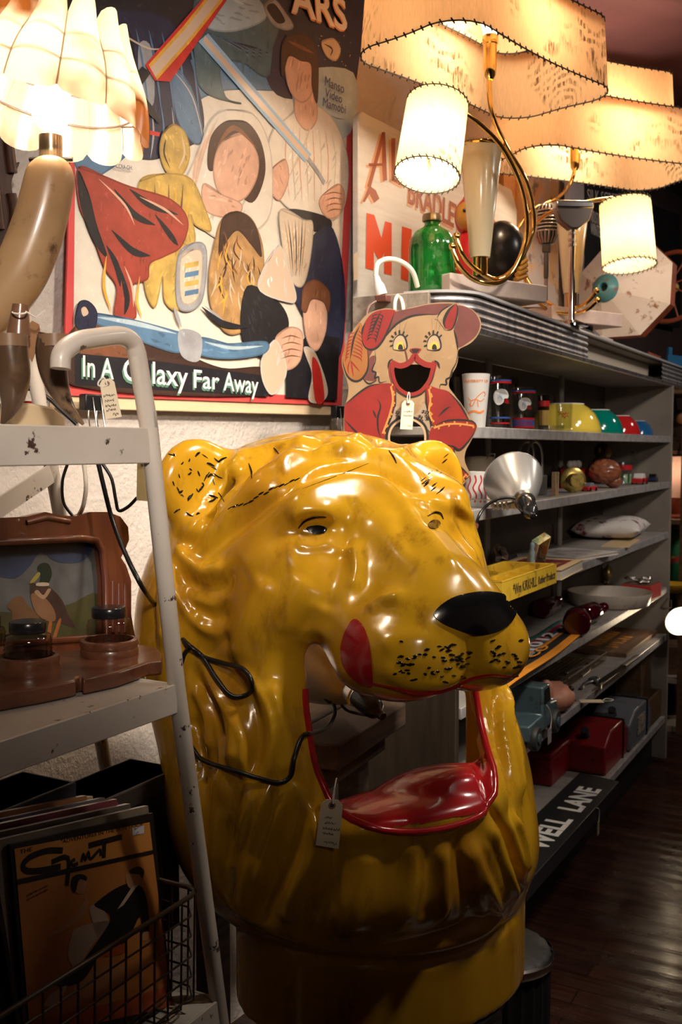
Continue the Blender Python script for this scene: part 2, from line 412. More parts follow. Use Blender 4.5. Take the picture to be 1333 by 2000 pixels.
# mane mass and cranium
vol.ell(P(0, -.06, 1.10), (.335, .16, .318))
vol.ell(P(0, -.02, 1.262), (.235, .17, .145), .05)
vol.ell(P(0, -.04, 1.325), (.215, .13, .085), .05)
vol.ell(P(0.02, .02, .84), (.330, .20, .27), .10)
vol.ell(P(0.03, .07, .78), (.285, .20, .16), .08)
# cheeks, jaw, chin
for s in (-1, 1):
    vol.ell(P(.135 * s, .055, 1.17), (.105, .12, .15), .06)
    vol.cone(P(.170 * s, .10, 1.12), P(.185 * s, .13, .90), .060, .075, .05)
    vol.ell(P(.10 * s, .10, 1.318), (.075, .06, .035), .06)
vol.ell(P(0.02, .13, .835), (.20, .15, .085), .06)
vol.ell(P(0.02, .12, .73), (.245, .16, .10), .06)
vol.ell(P(.16, .08, .70), (.16, .15, .11), .06)
# collar base
q = vol.sl((-.42, -.46, .46), (.42, .22, .72)); X, Y, Z = vol.g(q)
e = (np.sqrt(((X - .065) / .262) ** 2 + ((Y + .045) / .205) ** 2) - 1) * .205 + np.maximum(Z - .66, 0)
vol.put(q, np.maximum(e, .49 - Z).astype(np.float32), .02, 'u')
# shell, open back, mouth
S = vol.d.copy()
X, Y, Z = np.meshgrid(*vol.ax, indexing='ij', sparse=True)
inner = S + .02
vol.d = np.maximum(vol.d, -inner)
vol.d = np.maximum(vol.d, (Y - .10 + .05 * np.clip((X - .06) / .06, 0, 1) * np.clip((1.13 - Z) / .05, 0, 1)).astype(np.float32))
def prism_sdf(poly, ax_l, ax_z):
    pts = np.array(poly); d = np.full((len(ax_l), len(ax_z)), 1e9); s = np.ones_like(d); A, B = np.meshgrid(ax_l, ax_z, indexing='ij')
    n = len(pts)
    for i in range(n):
        a = pts[i]; b = pts[i - 1]; e = b - a; wx = A - a[0]; wy = B - a[1]
        t = np.clip((wx * e[0] + wy * e[1]) / (e @ e), 0, 1); d = np.minimum(d, (wx - e[0] * t) ** 2 + (wy - e[1] * t) ** 2)
        c1 = B >= a[1]; c2 = B < b[1]; c3 = e[0] * wy > e[1] * wx
        s = np.where((c1 & c2 & c3) | (~c1 & ~c2 & ~c3), -s, s)
    return s * np.sqrt(d)
MOUTH = [(p.x, p.y) for p in catmull([(-.150, 1.06, 0), (-.152, .98, 0), (-.145, .92, 0), (-.118, .868, 0), (-.02, .846, 0), (.09, .85, 0), (.138, .885, 0), (.147, .96, 0), (.145, 1.04, 0), (.13, 1.12, 0), (0, 1.15, 0), (-.11, 1.135, 0)], 5, True)]
mz = prism_sdf(MOUTH, vol.ax[0], vol.ax[2])[:, None, :]
cut = np.maximum(mz, Y - .03)
vol.d = np.maximum(vol.d, -cut.astype(np.float32))
# muzzle: bridge, nose box and lips, solid in front of the opening
vol.cone(P(0, .05, 1.305), P(0, .285, 1.195), .080, .062, .05, sx=1.15)
vol.cone(P(0, .04, 1.26), P(0, .25, 1.165), .10, .078, .04, sx=1.1)
for s in (-1, 1):
    vol.ell(P(.058 * s, .270, 1.118), (.092, .115, .074), .03, tilt=.15)
    vol.ell(P(.105 * s, .150, 1.17), (.062, .085, .060), .05)
    vol.cone(P(.116 * s, -.02, 1.045), P(.124 * s, .176, 1.092), .026, .025, .02, 's')
    vol.ell(P(.094 * s, .222, 1.112), (.034, .060, .058), .03)
for s in (-1, 1): vol.ell(P(.080 * s, .275, 1.088), (.062, .062, .034), .03)
vol.ell(P(0, .305, 1.165), (.094, .075, .060), .03)
# floor of the mouth: the lower lip
vol.ell(P(0.0, .21, .845), (.165, .085, .03), .02, tilt=-.1)
vol.ell(P(0.075, .185, .862), (.085, .07, .032), .03, tilt=-.3)
# ears
for s, le in ((-1, .243), (1, .212)):
    vol.ell(P(le * s, -.03, 1.342), (.072 if s < 0 else .062, .030, .074), .04, yaw=-.20 * s)
    vol.ell(P(le * s, .012, 1.338), (.052 if s < 0 else .044, .020, .054), .02, 's', yaw=-.20 * s)
V, F = vol.nets()
V = smooth_pts(V, F, 3)
LMi = LM.inverted()
def bvh_of(V, F): return BVHTree.FromPolygons([tuple(v) for v in V], [tuple(map(int, f)) for f in F])
lion_bvh = bvh_of(V, F)
EYEl = LMi @ EYE
def lcast(px, py, bv=None):
    d = (LMi.to_3x3() @ ray(px, py)).normalized(); h = (bv or lion_bvh).ray_cast(EYEl, d)
    return (h[0], h[1]) if h[0] is not None else (None, None)
def brush(strokes):
    """hand-sculpted folds: (points seen on the head, half width, height, sharpness)"""
    global V
    N = normals(V, F); D = np.zeros(len(V))
    for pts, w, h in strokes:
        pl = []; nl = []
        for p in catmull([(a, b, 0) for a, b in pts], 20):
            c, n = lcast(p.x, p.y)
            if c is not None and (not pl or (c - pl[-1]).length < .09): pl.append(c); nl.append(n)
        if len(pl) < 3: continue
        A = np.array([tuple(p) for p in pl]); NA = np.array([tuple(n) for n in nl]); L = len(A)
        sel = np.where(((V > A.min(0) - 2.2 * w) & (V < A.max(0) + 2.2 * w)).all(1))[0]
        if not len(sel): continue
        d2 = ((V[sel][:, None, :] - A[None]) ** 2).sum(2); j = d2.argmin(1); d = np.sqrt(d2.min(1))
        fall = np.exp(-(d / w) ** 2); u = j / (L - 1); fall *= np.clip(np.minimum(u, 1 - u) * 5 + .25, 0, 1)
        fall *= np.clip((N[sel] * NA[j]).sum(1) * 1.6, 0, 1)
        D[sel] += fall * h
    V = V + N * D[:, None]
STROKES = [
 # thick roll of mane framing the face, ear to ear, and the crease under it
 ([(455, 900), (520, 875), (600, 860), (690, 862), (770, 885), (815, 905)], .018, .006),
 ([(385, 1050), (450, 985), (530, 925), (620, 890), (700, 885), (770, 905), (830, 945)], .018, .018),
 ([(400, 1085), (480, 1015), (560, 955), (640, 922), (710, 915), (770, 935), (840, 985)], .012, -.014),
 ([(480, 950), (520, 905), (535, 870)], .011, -.008), ([(545, 935), (580, 885), (590, 858)], .011, .008), ([(600, 905), (625, 870), (632, 850)], .010, -.008),
 ([(660, 895), (690, 868), (705, 850)], .011, .009), ([(710, 895), (735, 872), (745, 858)], .009, -.008), ([(760, 900), (785, 885), (800, 872)], .010, .008),
 ([(560, 985), (620, 945), (690, 930), (760, 950)], .018, .006),
 # swoop from the crest past the ear to the cheek
 ([(480, 880), (440, 940), (400, 1000), (355, 1055)], .013, .012), ([(500, 930), (450, 985), (400, 1035), (365, 1080)], .008, -.009),
 ([(345, 1060), (370, 1095), (405, 1115), (440, 1105)], .012, .013), ([(360, 1135), (400, 1150), (440, 1140)], .009, -.010),
 ([(335, 1090), (345, 1150), (380, 1200), (420, 1235)], .013, .010), ([(375, 1180), (410, 1205), (435, 1200)], .009, -.008),
 ([(380, 1165), (420, 1180), (450, 1160)], .008, .007), ([(385, 1215), (425, 1235), (450, 1225)], .009, .008),
 ([(450, 1110), (435, 1190), (445, 1270)], .013, -.007),
 ([(325, 1110), (315, 1180), (330, 1260)], .012, .010), ([(305, 1130), (298, 1200), (305, 1280)], .010, -.008),
 # brow, cheek and snout planes
 ([(560, 1012), (590, 994), (640, 992), (675, 1012)], .013, .009), ([(690, 975), (692, 1020), (700, 1060)], .012, -.004),
 ([(690, 1060), (697, 1110), (690, 1150)], .010, .006), ([(660, 1070), (650, 1130), (630, 1190)], .020, -.008),
 ([(582, 1034), (612, 1030), (645, 1034)], .014, -.006), ([(600, 1036), (616, 1034), (634, 1036)], .008, .003), ([(832, 1026), (850, 1020), (866, 1022)], .012, -.005),
 ([(660, 990), (672, 1030), (676, 1070)], .012, -.007),
 ([(575, 1060), (610, 1068), (650, 1056)], .010, .006), ([(570, 1020), (595, 1004), (625, 1000), (650, 1008)], .007, .006),
 ([(480, 1120), (520, 1090), (580, 1080)], .025, .006), ([(460, 1290), (485, 1200), (525, 1130)], .018, .010), ([(560, 1240), (570, 1180), (600, 1130)], .022, .006),
 ([(590, 1260), (600, 1235), (625, 1230), (650, 1245)], .010, .006),
 ([(800, 985), (840, 980), (880, 992)], .012, .008), ([(780, 990), (785, 1030), (810, 1080)], .012, -.004),
 ([(870, 1010), (900, 1060), (930, 1090)], .012, .009), ([(890, 1000), (925, 1040), (950, 1080)], .010, -.003),
 ([(880, 975), (930, 1020), (960, 1080)], .010, .008),
 # ridge down the snout
 ([(735, 925), (790, 985), (850, 1060), (900, 1120)], .016, .007), ([(700, 1010), (740, 1080), (800, 1140)], .020, -.004),
 # upper lip: philtrum, roll along the lip, curled corner
 ([(925, 1238), (925, 1285), (918, 1330)], .009, -.009), ([(740, 1300), (800, 1335), (870, 1335), (905, 1315)], .012, .006),
 ([(720, 1195), (750, 1172), (790, 1165)], .012, .009), ([(745, 1265), (780, 1245), (850, 1248)], .014, .004), ([(955, 1300), (990, 1312), (1020, 1295)], .011, .005),
 # right mane seen past the mouth
 ([(948, 1345), (945, 1420), (955, 1500), (975, 1570)], 0.0101, 0.0170), ([(970, 1345), (968, 1420), (985, 1500), (1000, 1600)], 0.0074, -0.0155),
 ([(992, 1340), (990, 1400), (1005, 1480), (1015, 1560)], 0.0092, 0.0170), ([(1012, 1350), (1010, 1420), (1020, 1490)], 0.0064, -0.0124),
 ([(925, 1400), (930, 1470), (950, 1540), (985, 1640), (1010, 1740)], 0.0074, -0.0124), ([(950, 1610), (975, 1680), (1005, 1750)], 0.0110, 0.0186),
 ([(975, 1600), (1005, 1680), (1022, 1740)], 0.0074, -0.0139), ([(1000, 1590), (1020, 1650), (1028, 1700)], 0.0083, 0.0155),
 # left mane below the cheek
 ([(395, 1290), (440, 1350), (460, 1430), (455, 1500)], 0.0129, 0.0186), ([(440, 1290), (490, 1360), (505, 1440), (490, 1520)], 0.0101, -0.0124),
 ([(380, 1340), (410, 1400), (415, 1470)], 0.0092, 0.0155), ([(375, 1400), (390, 1470), (395, 1540)], 0.0074, -0.0139), ([(395, 1330), (430, 1390), (440, 1450)], 0.0064, -0.0109),
 ([(520, 1330), (545, 1420), (560, 1520)], 0.0184, 0.0093), ([(430, 1500), (425, 1600), (425, 1740)], 0.0110, 0.0124), ([(470, 1500), (455, 1620), (450, 1760)], 0.0083, -0.0093),
 ([(525, 1530), (505, 1620), (480, 1720), (475, 1780)], 0.0120, 0.0139), ([(585, 1560), (560, 1650), (525, 1740), (505, 1790)], 0.0120, -0.0139),
 ([(625, 1580), (615, 1660), (575, 1750), (560, 1800)], 0.0110, 0.0139), ([(545, 1540), (520, 1600), (490, 1680)], 0.0064, -0.0093), ([(575, 1530), (610, 1590), (640, 1660)], 0.0064, 0.0093),
 ([(660, 1640), (650, 1720), (615, 1800)], 0.0110, -0.0093),
 # beard folds over the collar
 ([(800, 1640), (805, 1720), (785, 1810)], 0.0166, 0.0093), ([(868, 1650), (872, 1720), (868, 1790)], 0.0110, 0.0078), ([(835, 1660), (838, 1730), (830, 1800)], 0.0110, -0.0062),
 ([(915, 1650), (945, 1720), (975, 1780)], 0.0120, 0.0155), ([(890, 1640), (905, 1710), (915, 1790)], 0.0110, -0.0093), ([(720, 1660), (705, 1740), (680, 1830)], 0.0184, 0.0093),
 # finer locks of the mane
 ([(365, 1310), (372, 1400), (380, 1500), (392, 1620), (410, 1740)], .0065, .009), ([(402, 1320), (425, 1400), (436, 1480), (440, 1560)], .0060, .008), ([(470, 1300), (515, 1370), (530, 1440), (520, 1520)], .0065, .008),
 ([(418, 1310), (452, 1370), (478, 1440), (474, 1520)], .0055, .008), ([(535, 1340), (560, 1430), (580, 1510)], .0070, .006), ([(500, 1540), (470, 1620), (448, 1720)], .0060, .009), ([(556, 1550), (528, 1640), (500, 1730)], .0060, .009),
 ([(605, 1600), (590, 1680), (556, 1770)], .0060, .008), ([(640, 1650), (632, 1730), (605, 1800)], .0065, .007), ([(400, 1560), (402, 1650), (412, 1750)], .0060, .008),
 ([(938, 1350), (934, 1430), (945, 1510), (968, 1590)], .0055, .008), ([(960, 1350), (958, 1420), (972, 1500), (992, 1590)], .0055, .010), ([(982, 1345), (980, 1410), (996, 1490), (1010, 1570)], .0050, .009), ([(1004, 1350), (1002, 1420), (1014, 1500)], .0050, .008),
 ([(960, 1600), (985, 1670), (1012, 1745)], .0060, .010), ([(990, 1600), (1012, 1665), (1026, 1730)], .0055, .009), ([(940, 1640), (965, 1705), (990, 1765)], .0065, .009), ([(860, 1660), (866, 1730), (862, 1800)], .0060, .006), ([(900, 1650), (925, 1720), (945, 1790)], .0060, .008),
 ([(335, 1120), (332, 1180), (345, 1240)], .0065, .009), ([(352, 1110), (362, 1160), (392, 1210)], .0060, -.007), ([(318, 1220), (312, 1290), (322, 1360)], .0075, .008), ([(300, 1240), (292, 1310), (300, 1380)], .0070, .007),
 ([(445, 905), (425, 950), (395, 990)], .0060, .007), ([(525, 940), (475, 985), (425, 1040)], .0055, .007), ([(570, 950), (620, 915), (690, 905)], .0060, .006),
 # collar groove
 ([(440, 1795), (520, 1838), (620, 1870), (720, 1882), (840, 1875), (940, 1845), (1010, 1790)], .008, -.010),
 ([(445, 1765), (530, 1808), (620, 1840), (720, 1852), (840, 1846), (940, 1815), (1000, 1760)], .018, .010),
]
brush(STROKES)
V = smooth_pts(V, F, 2, .4)
lion_bvh = bvh_of(V, F)

def patch(name, polys, material, parent, lift=.0012, step=4.0, smooth=60, push=None):
    """painted area: outlines as seen on the head, wrapped onto its surface"""
    mb = MB()
    for poly in polys:
        P2 = [Vector((p[0], p[1])) for p in poly]; n = len(P2); xs = [p.x for p in P2]; ys = [p.y for p in P2]; ins = []
        y = min(ys) + step / 2
        while y < max(ys):
            x = min(xs) + step / 2
            while x < max(xs):
                c = False; j = n - 1
                for i in range(n):
                    if (P2[i].y > y) != (P2[j].y > y) and x < (P2[j].x - P2[i].x) * (y - P2[i].y) / (P2[j].y - P2[i].y) + P2[i].x: c = not c
                    j = i
                if c: ins.append(Vector((x, y)))
                x += step
            y += step
        vs, es, fs = delaunay_2d_cdt(P2 + ins, [], [list(range(n))], 1, 1e-4)[:3]
        out = []; ok = []
        for v in vs:
            c, nn = lcast(v.x, v.y)
            ok.append(c is not None); out.append((c + nn * (lift + (push(v.x, v.y) if push else 0))) if c is not None else Vector((0, 0, 0)))
        keep = [tuple(f) for f in fs if all(ok[i] for i in f) and max((out[f[0]] - out[f[i]]).length for i in range(len(f))) < .09]
        par = list(range(len(out)))
        def root(i):
            while par[i] != i: par[i] = par[par[i]]; i = par[i]
            return i
        for f in keep:
            for q in f[1:]: par[root(q)] = root(f[0])
        cnt = {}
        for f in keep: cnt[root(f[0])] = cnt.get(root(f[0]), 0) + 1
        if cnt: big = max(cnt, key=cnt.get); keep = [f for f in keep if root(f[0]) == big]
        keep = [f if (out[f[1]] - out[f[0]]).cross(out[f[2]] - out[f[0]]).dot(EYEl - out[f[0]]) > 0 else f[::-1] for f in keep]
        mb.add(out, keep)
    return mb.build(name, material, parent, smooth)

yellow = mat('lion_enamel', (.62, .34, .014), .21, coat=.5, vary=(6, (.40, .175, .009), .42, .70), spots=(22, (.20, .075, .008), .55, .80), bump=(38, .16, .003), stretch=(1, 1, .35))
yellow.node_tree.nodes['Principled BSDF'].inputs['Coat Roughness'].default_value = .10
redp = mat('lip_red_enamel', (.42, .012, .016), .2, coat=.6, vary=(11, (.26, .01, .012), .4, .7))
blackp = mat('black_enamel', (.006, .006, .007), .16, coat=.5)
lion = thing('lion_head', 'big glossy yellow lion head with open mouth, black nose and red lips', 'lion head', LM)
mb = MB(); mb.add([tuple(v) for v in V], [tuple(map(int, f)) for f in F]); 
hs = mb.build('head_shell', yellow, lion, smooth=80)
cen = V[F].mean(1); nf = np.cross(V[F[:, 2]] - V[F[:, 0]], V[F[:, 3]] - V[F[:, 1]]); nf /= np.linalg.norm(nf, axis=1)[:, None] + 1e-12
il = np.clip(((cen[:, 0] - vol.lo[0]) / H).astype(int), 0, vol.n[0] - 1); iz = np.clip(((cen[:, 2] - vol.lo[2]) / H).astype(int), 0, vol.n[2] - 1)
red = (cen[:, 2] < .93) & (cen[:, 2] > .825) & (cen[:, 1] < -.09) & (nf[:, 2] > .32) & (mz[il, 0, iz] < .005) & (np.abs(cen[:, 0]) < .155)
used, inv_ = np.unique(F[red], return_inverse=True); VN = normals(V, F); mb = MB(); mb.add([tuple(v) for v in (V + VN * .0014)[used]], [tuple(map(int, f)) for f in inv_.reshape(-1, 4)]); mb.build('lower_lip', redp, lion, smooth=80)
nose = catmull([(848, 1200, 0), (862, 1182, 0), (890, 1166, 0), (935, 1157, 0), (975, 1160, 0), (1000, 1172, 0), (1008, 1190, 0), (1000, 1212, 0), (975, 1232, 0), (930, 1239, 0), (885, 1226, 0), (860, 1214, 0)], 4, True)
patch('nose', [nose], blackp, lion, .003)
# eyes: dark ball behind painted lids
patch('eye', [catmull([(598, 1032, 0), (612, 1026, 0), (628, 1026, 0), (640, 1033, 0), (632, 1042, 0), (612, 1043, 0)], 3, True)], blackp, lion, .0015)
patch('eye', [catmull([(836, 1024, 0), (845, 1016, 0), (856, 1017, 0), (860, 1025, 0), (852, 1033, 0), (840, 1032, 0)], 3, True)], blackp, lion, .0015)
def paint_line(name, lines, r, material, lift=.0004):
    mb = MB()
    for pts, w in lines:
        pl = []
        for p in catmull([(a, b, 0) for a, b in pts], 5):
            c, n = lcast(p.x, p.y)
            if c is not None and (not pl or (c - pl[-1]).length < .05): pl.append(c + n * lift)
        if len(pl) > 1: mb.tube(pl, [w * r * (.35 + .65 * math.sin(math.pi * min(max(i / (len(pl) - 1), .08), .92))) for i in range(len(pl))], 6)
    return mb.build(name, material, lion) if mb.v else None
paint_line('eyelid_line', [([(583, 1032), (595, 1018), (615, 1010), (637, 1010)], 1)], .0022, blackp)
paint_line('eyelid_line', [([(836, 1008), (848, 1001), (860, 1003), (866, 1014)], 1)], .0022, blackp)
patch('tongue', [catmull([(692, 1210, 0), (675, 1235, 0), (667, 1268, 0), (672, 1300, 0), (690, 1325, 0), (712, 1338, 0), (729, 1338, 0), (728, 1300, 0), (722, 1255, 0), (710, 1222, 0)], 4, True)], redp, lion, .0016)
# red rim: along the cut edge of the opening, and under the upper lip
fr = []
for (x, z) in MOUTH:
    h = lion_bvh.ray_cast(Vector((x * 1.03, -.6, .99 + (z - .99) * 1.02)), Vector((0, 1, 0)))
    fr.append(h[0])
run = [p for p, m in zip(fr, MOUTH) if p is not None and m[1] < 1.045 and p.y > -.32]
rim = MB(); rim.tube(run[:], .0058, 8); rim.build('mouth_rim', redp, lion, 60)
paint_line('lip_line', [([(728, 1335), (780, 1345), (830, 1354), (880, 1346), (915, 1328), (960, 1318), (1005, 1322), (1030, 1305), (1033, 1285)], 1)], .0032, redp)
r_ = random.Random(3); dots = []
for (x0, y0, x1, y1, n, sp) in ((775, 1250, 920, 1300, 34, 14), (770, 1290, 915, 1325, 20, 8), (960, 1245, 1022, 1300, 22, 8), (870, 1268, 920, 1282, 12, 5)):
    for k in range(n):
        t = r_.random(); x = x0 + (x1 - x0) * t; y = y0 + (y1 - y0) * r_.random() + 12 * math.sin(t * 3.1)
        a = r_.uniform(-.5, .3); L = r_.uniform(3, 6); dots.append(([(x - L * math.cos(a), y - L * math.sin(a)), (x, y), (x + L * math.cos(a), y + L * math.sin(a))], r_.uniform(.7, 1.2)))
paint_line('whisker_spots', dots, .0019, blackp, 0)
chips = []
for k in range(34):
    x, y = r_.uniform(335, 440), r_.uniform(885, 1005); a = r_.uniform(.2, 1.3) * r_.choice((1, 1, -1)); L = r_.uniform(3, 11)
    chips.append(([(x - L * math.cos(a), y - L * math.sin(a)), (x, y + r_.uniform(-2, 2)), (x + L * math.cos(a), y + L * math.sin(a))], r_.uniform(.5, 1.1)))
for k in range(16):
    x = r_.uniform(825, 872); y = r_.uniform(890, 965); chips.append(([(x - 5, y + 4), (x, y), (x + 5, y - 4)], r_.uniform(.4, .7)))
for a, b, n in (((590, 955), (720, 905), 0), ((535, 875), (548, 895), 0), ((486, 905), (492, 935), 0), ((760, 880), (775, 905), 0)):
    chips.append(([a, ((a[0] + b[0]) / 2 + 2, (a[1] + b[1]) / 2), b], .8 if a[0] != 590 else .3))
for k in range(14):
    t = k / 13; x = 450 + 130 * t; y = 995 - 60 * t + r_.uniform(-4, 4); chips.append(([(x - 5, y + 3), (x, y), (x + 6, y - 3)], r_.uniform(.4, .9)))
paint_line('paint_chips', chips, .0020, blackp, 0)
# ------------------------------------------------------------------ the long shelf unit
XE, YD = 2.27, .285                                             # far end, depth
Z = dict(top=1.764, s1=1.450, s2=1.252, s3=1.032, s4=.790, s5=.580, s6=.212)
greyp = mat('worn_grey_paint', (.36, .33, .30), .55, vary=(14, (.27, .25, .235), .4, .7), spots=(40, (.16, .13, .11), .62, .75), bump=(60, .2, .001))
edgem = mat('worn_edge', (.56, .54, .55), .38, metal=.35, vary=(30, (.36, .34, .34), .4, .7), spots=(55, (.62, .60, .58), .60, .72), bump=(80, .3, .001))
panelm = mat('panel_board', (.33, .295, .25), .6, vary=(5, (.25, .22, .19), .4, .7), bump=(40, .25, .001))
alum = mat('ribbed_aluminium', (.80, .78, .80), .40, metal=1, vary=(35, (.40, .38, .39), .45, .7), bump=(60, .12, .0008), stretch=(1, 1, .25))
rawwood = woodm('raw_grey_wood', (.20, .155, .12), (.36, .30, .25), 6, .75, 0)
shelf = thing('shelf_unit', 'long grey shelving unit with ribbed aluminium edged counter on top', 'shelving unit', SHM)
def board(name, x0, x1, y0, y1, z0, z1, m, bev=.002, parent=None):
    mb = MB(); mb.box(((x0 + x1) / 2, (y0 + y1) / 2, (z0 + z1) / 2), (x1 - x0, y1 - y0, z1 - z0)); return mb.build(name, m, parent or shelf, 35, bev)
for k in ('s1', 's2', 's3', 's4', 's5', 's6'):
    x1 = XE - .002 if k != 's6' else XE + .25
    x1 = XE - .002
    bd = board('shelf_board', -.14, x1, .006, YD, Z[k] - .020, Z[k], greyp)
    mb = MB(); mb.box(((-.14 + x1) / 2, .001, Z[k] - .013), (x1 + .14, .012, .028)); mb.build('front_edge', edgem, bd, 35, .002)
board('end_panel', XE, XE + .022, -.01, YD + .01, .02, Z['top'] - .092, panelm)
board('back_panel', -.14, XE + .022, YD, YD + .012, .02, Z['top'] - .092, mat('dark_back_board', (.12, .095, .075), .65, vary=(4, (.08, .06, .05), .4, .7)))
board('kick_board', -.14, XE, .05, .068, .0, .19, mat('black_paint', (.012, .011, .011), .5))
board('near_end_panel', -.162, -.141, 0, YD + .13, .02, Z['s3'] - .03, woodm('stained_board', (.014, .008, .005), (.045, .028, .015), 5, .6, 2))
for xx, yy in ((.62, .22), (1.45, .24)): 
    mb = MB(); mb.cyl((xx, yy, .19), (xx, yy, Z['top'] - .092), .010, n=10); mb.build('upright_rod', greyp, shelf)
# counter: board, raw wood end, ribbed trim with a missing stretch
cx0 = -.135; RC = .10
path = [(cx0, YD - .14)] + [(cx0, RC)] + [(cx0 + RC - RC * math.cos(a), RC - RC * math.sin(a)) for a in [math.pi / 2 * i / 8 for i in range(1, 9)]]
full = path + [(2.9, 0)]
poly = [(x + .002 if x > cx0 + .05 else x + .004, y + .004) for x, y in full] + [(2.9, YD), (cx0 + .004, YD - .02)]
mb = MB(); mb.prism(poly, Z['top'] - .0941, Z['top'] - .0801); mb.prism(poly, Z['top'] - .012, Z['top']); mb.build('counter_board', panelm, shelf)
def sweep(mb, path2, prof):                                    # prof: (offset outwards, z)
    vs = []; n = len(path2)
    for i in range(n):
        a = Vector(path2[max(i - 1, 0)]); c = Vector(path2[min(i + 1, n - 1)]); d = (c - a).normalized(); q = Vector((d.y, -d.x))
        for o, z in prof: vs.append((path2[i][0] + q.x * o, path2[i][1] + q.y * o, z))
    L = len(prof); mb.add(vs, [(i * L + k, (i + 1) * L + k, (i + 1) * L + k + 1, i * L + k + 1) for i in range(n - 1) for k in range(L - 1)])
zt = Z['top']; ribs = []
for k in range(4):
    z1 = zt - .010 - k * .018
    for j in range(7): a = j / 6; ribs.append((.002 + .0050 * math.sin(math.pi * a) ** .8, z1 - .018 * a))
ribs = ribs[::-1]
def fxs(px, y=600): return (SHM.inverted() @ hit(px, y, SH0, NS)).x
g0, g1 = fxs(1146, 650), fxs(1292, 690)
mb = MB(); sweep(mb, path + [(g0 * .5, 0), (g0, 0)], ribs); mb.build('ribbed_trim', alum, shelf, 60)
mb = MB(); sweep(mb, [(g1, 0), (2.9, 0)], ribs); mb.build('ribbed_trim', alum, shelf, 60)
lip = [(-.001, zt - .006), (.011, zt - .004), (.012, zt + .002), (-.004, zt + .003)]
mb = MB(); sweep(mb, full, lip); mb.build('top_lip', mat('polished_lip', (.80, .78, .80), .35, metal=.35), shelf, 60)
lip2 = [(-.002, zt - .0941), (.008, zt - .0931), (.010, zt - .0821), (0, zt - .0801)]
mb = MB(); sweep(mb, full, lip2); mb.build('bottom_lip', alum, shelf, 60)
board('recess_panel', g0, g1, .05, .06, zt - .082, zt - .012, mat('recess_cream', (.50, .44, .36), .6))
mb = MB(); mb.box((cx0 - .004, YD - .105, zt - .052), (.022, .20, .10)); mb.build('end_plank', rawwood, shelf, 35, .002)
for yy in (.15, .11):
    mb = MB(); mb.cyl((cx0 - .012, yy, zt - .018), (cx0 - .006, yy, zt - .018), .004, n=10); mb.build('screw', mat('dark_steel', (.05, .045, .045), .4, metal=1), shelf)

# ---- helpers for things standing on it
def onpos(px, yd, z):
    p = hit(px, 900, sh(0, yd, 0), NS); l = SHM.inverted() @ p; w = sh(l.x, yd, z); return w, w.y / FPX
def stand(name, label, cat, px, yd, z, rot=0, group=None):
    w, mpp = onpos(px, yd, z); M = Matrix.Translation(w) @ Matrix.Rotation(math.atan2(DS.y, DS.x) + rot, 4, 'Z')
    return thing(name, label, cat, M, group), mpp
def lay(name, label, cat, px, py, z, rot=0, group=None):       # the thing's base is seen at a pixel, on a surface of known height
    w = hz(px, py, z); M = Matrix.Translation(w) @ Matrix.Rotation(math.atan2(DS.y, DS.x) + rot, 4, 'Z')
    return thing(name, label, cat, M, group), w.y / FPX
TOCAM = lambda t: math.atan2(-t.matrix_basis.translation.y, -t.matrix_basis.translation.x) - t.matrix_basis.to_euler().z   # local angle facing the aisle viewer
clear = glassm('clear_glass', (.93, .95, .95))
smoke = glassm('smoky_glass', (.55, .52, .50))
frost = mat('frosted_glass', (.86, .84, .82), .35, trans=.25, sss=0)
whitep = mat('white_paint', (.82, .80, .78), .35); redpt = mat('red_paint', (.55, .02, .025), .3); bluept = mat('blue_paint', (.05, .12, .42), .3)
orangep = mat('orange_ink', (.85, .25, .06), .5); blackpt = mat('black_gloss_paint', (.012, .012, .013), .25); dkred = mat('dark_red_glass', (.07, .002, .008), .06, coat=.6, spec=.7)
chrome = mat('chrome', (.82, .80, .79), .08, metal=1); steel = mat('brushed_steel', (.60, .58, .56), .3, metal=1, bump=(70, .08, .0006), stretch=(1, 1, .1)); brass = mat('polished_brass', (.86, .56, .18), .12, metal=1)
def curved(mb, r, a0, a1, z0, z1, lift=.0006, n=10):           # printed band wrapped round a glass (r may taper: r(z))
    rr = r if callable(r) else (lambda z: r); vs = []
    for z in (z0, z1):
        for k in range(n + 1): a = a0 + (a1 - a0) * k / n; vs.append((math.cos(a) * (rr(z) + lift), math.sin(a) * (rr(z) + lift), z))
    mb.add(vs, [(k, k + 1, n + 2 + k, n + 1 + k) for k in range(n)])
def wrap_mesh(mb, src, rr, a_c, lift=.0008):                   # flat (x, z) art bent onto a glass; src = MB in the x-y plane
    for (x, y, z) in src.v: pass
    vs = [(math.cos(a_c + x / rr(y)) * (rr(y) + lift + z), math.sin(a_c + x / rr(y)) * (rr(y) + lift + z), y) for x, y, z in src.v]
    o = len(mb.v); mb.v += [tuple(mb.T @ Vector(v)) for v in vs]
    for f, fm in zip(src.f, src.fm): mb.mat(src.mats[fm]); mb.f.append(tuple(i + o for i in f)); mb.fm.append(mb.cur)
def glass_body(t, r0, r1, h, m, name='glass_wall'):
    mb = MB(); mb.lathe([(r0 * .96, 0), (r0, .004), (r0 + (r1 - r0) * .5, h * .5), (r1, h), (r1 - .0022, h + .0008), (r1 - .0035, h - .001), (r0 - .003, .012), (0.0005, .010)], 28); mb.build(name, m, t, 50)
    return lambda z: r0 + (r1 - r0) * z / h
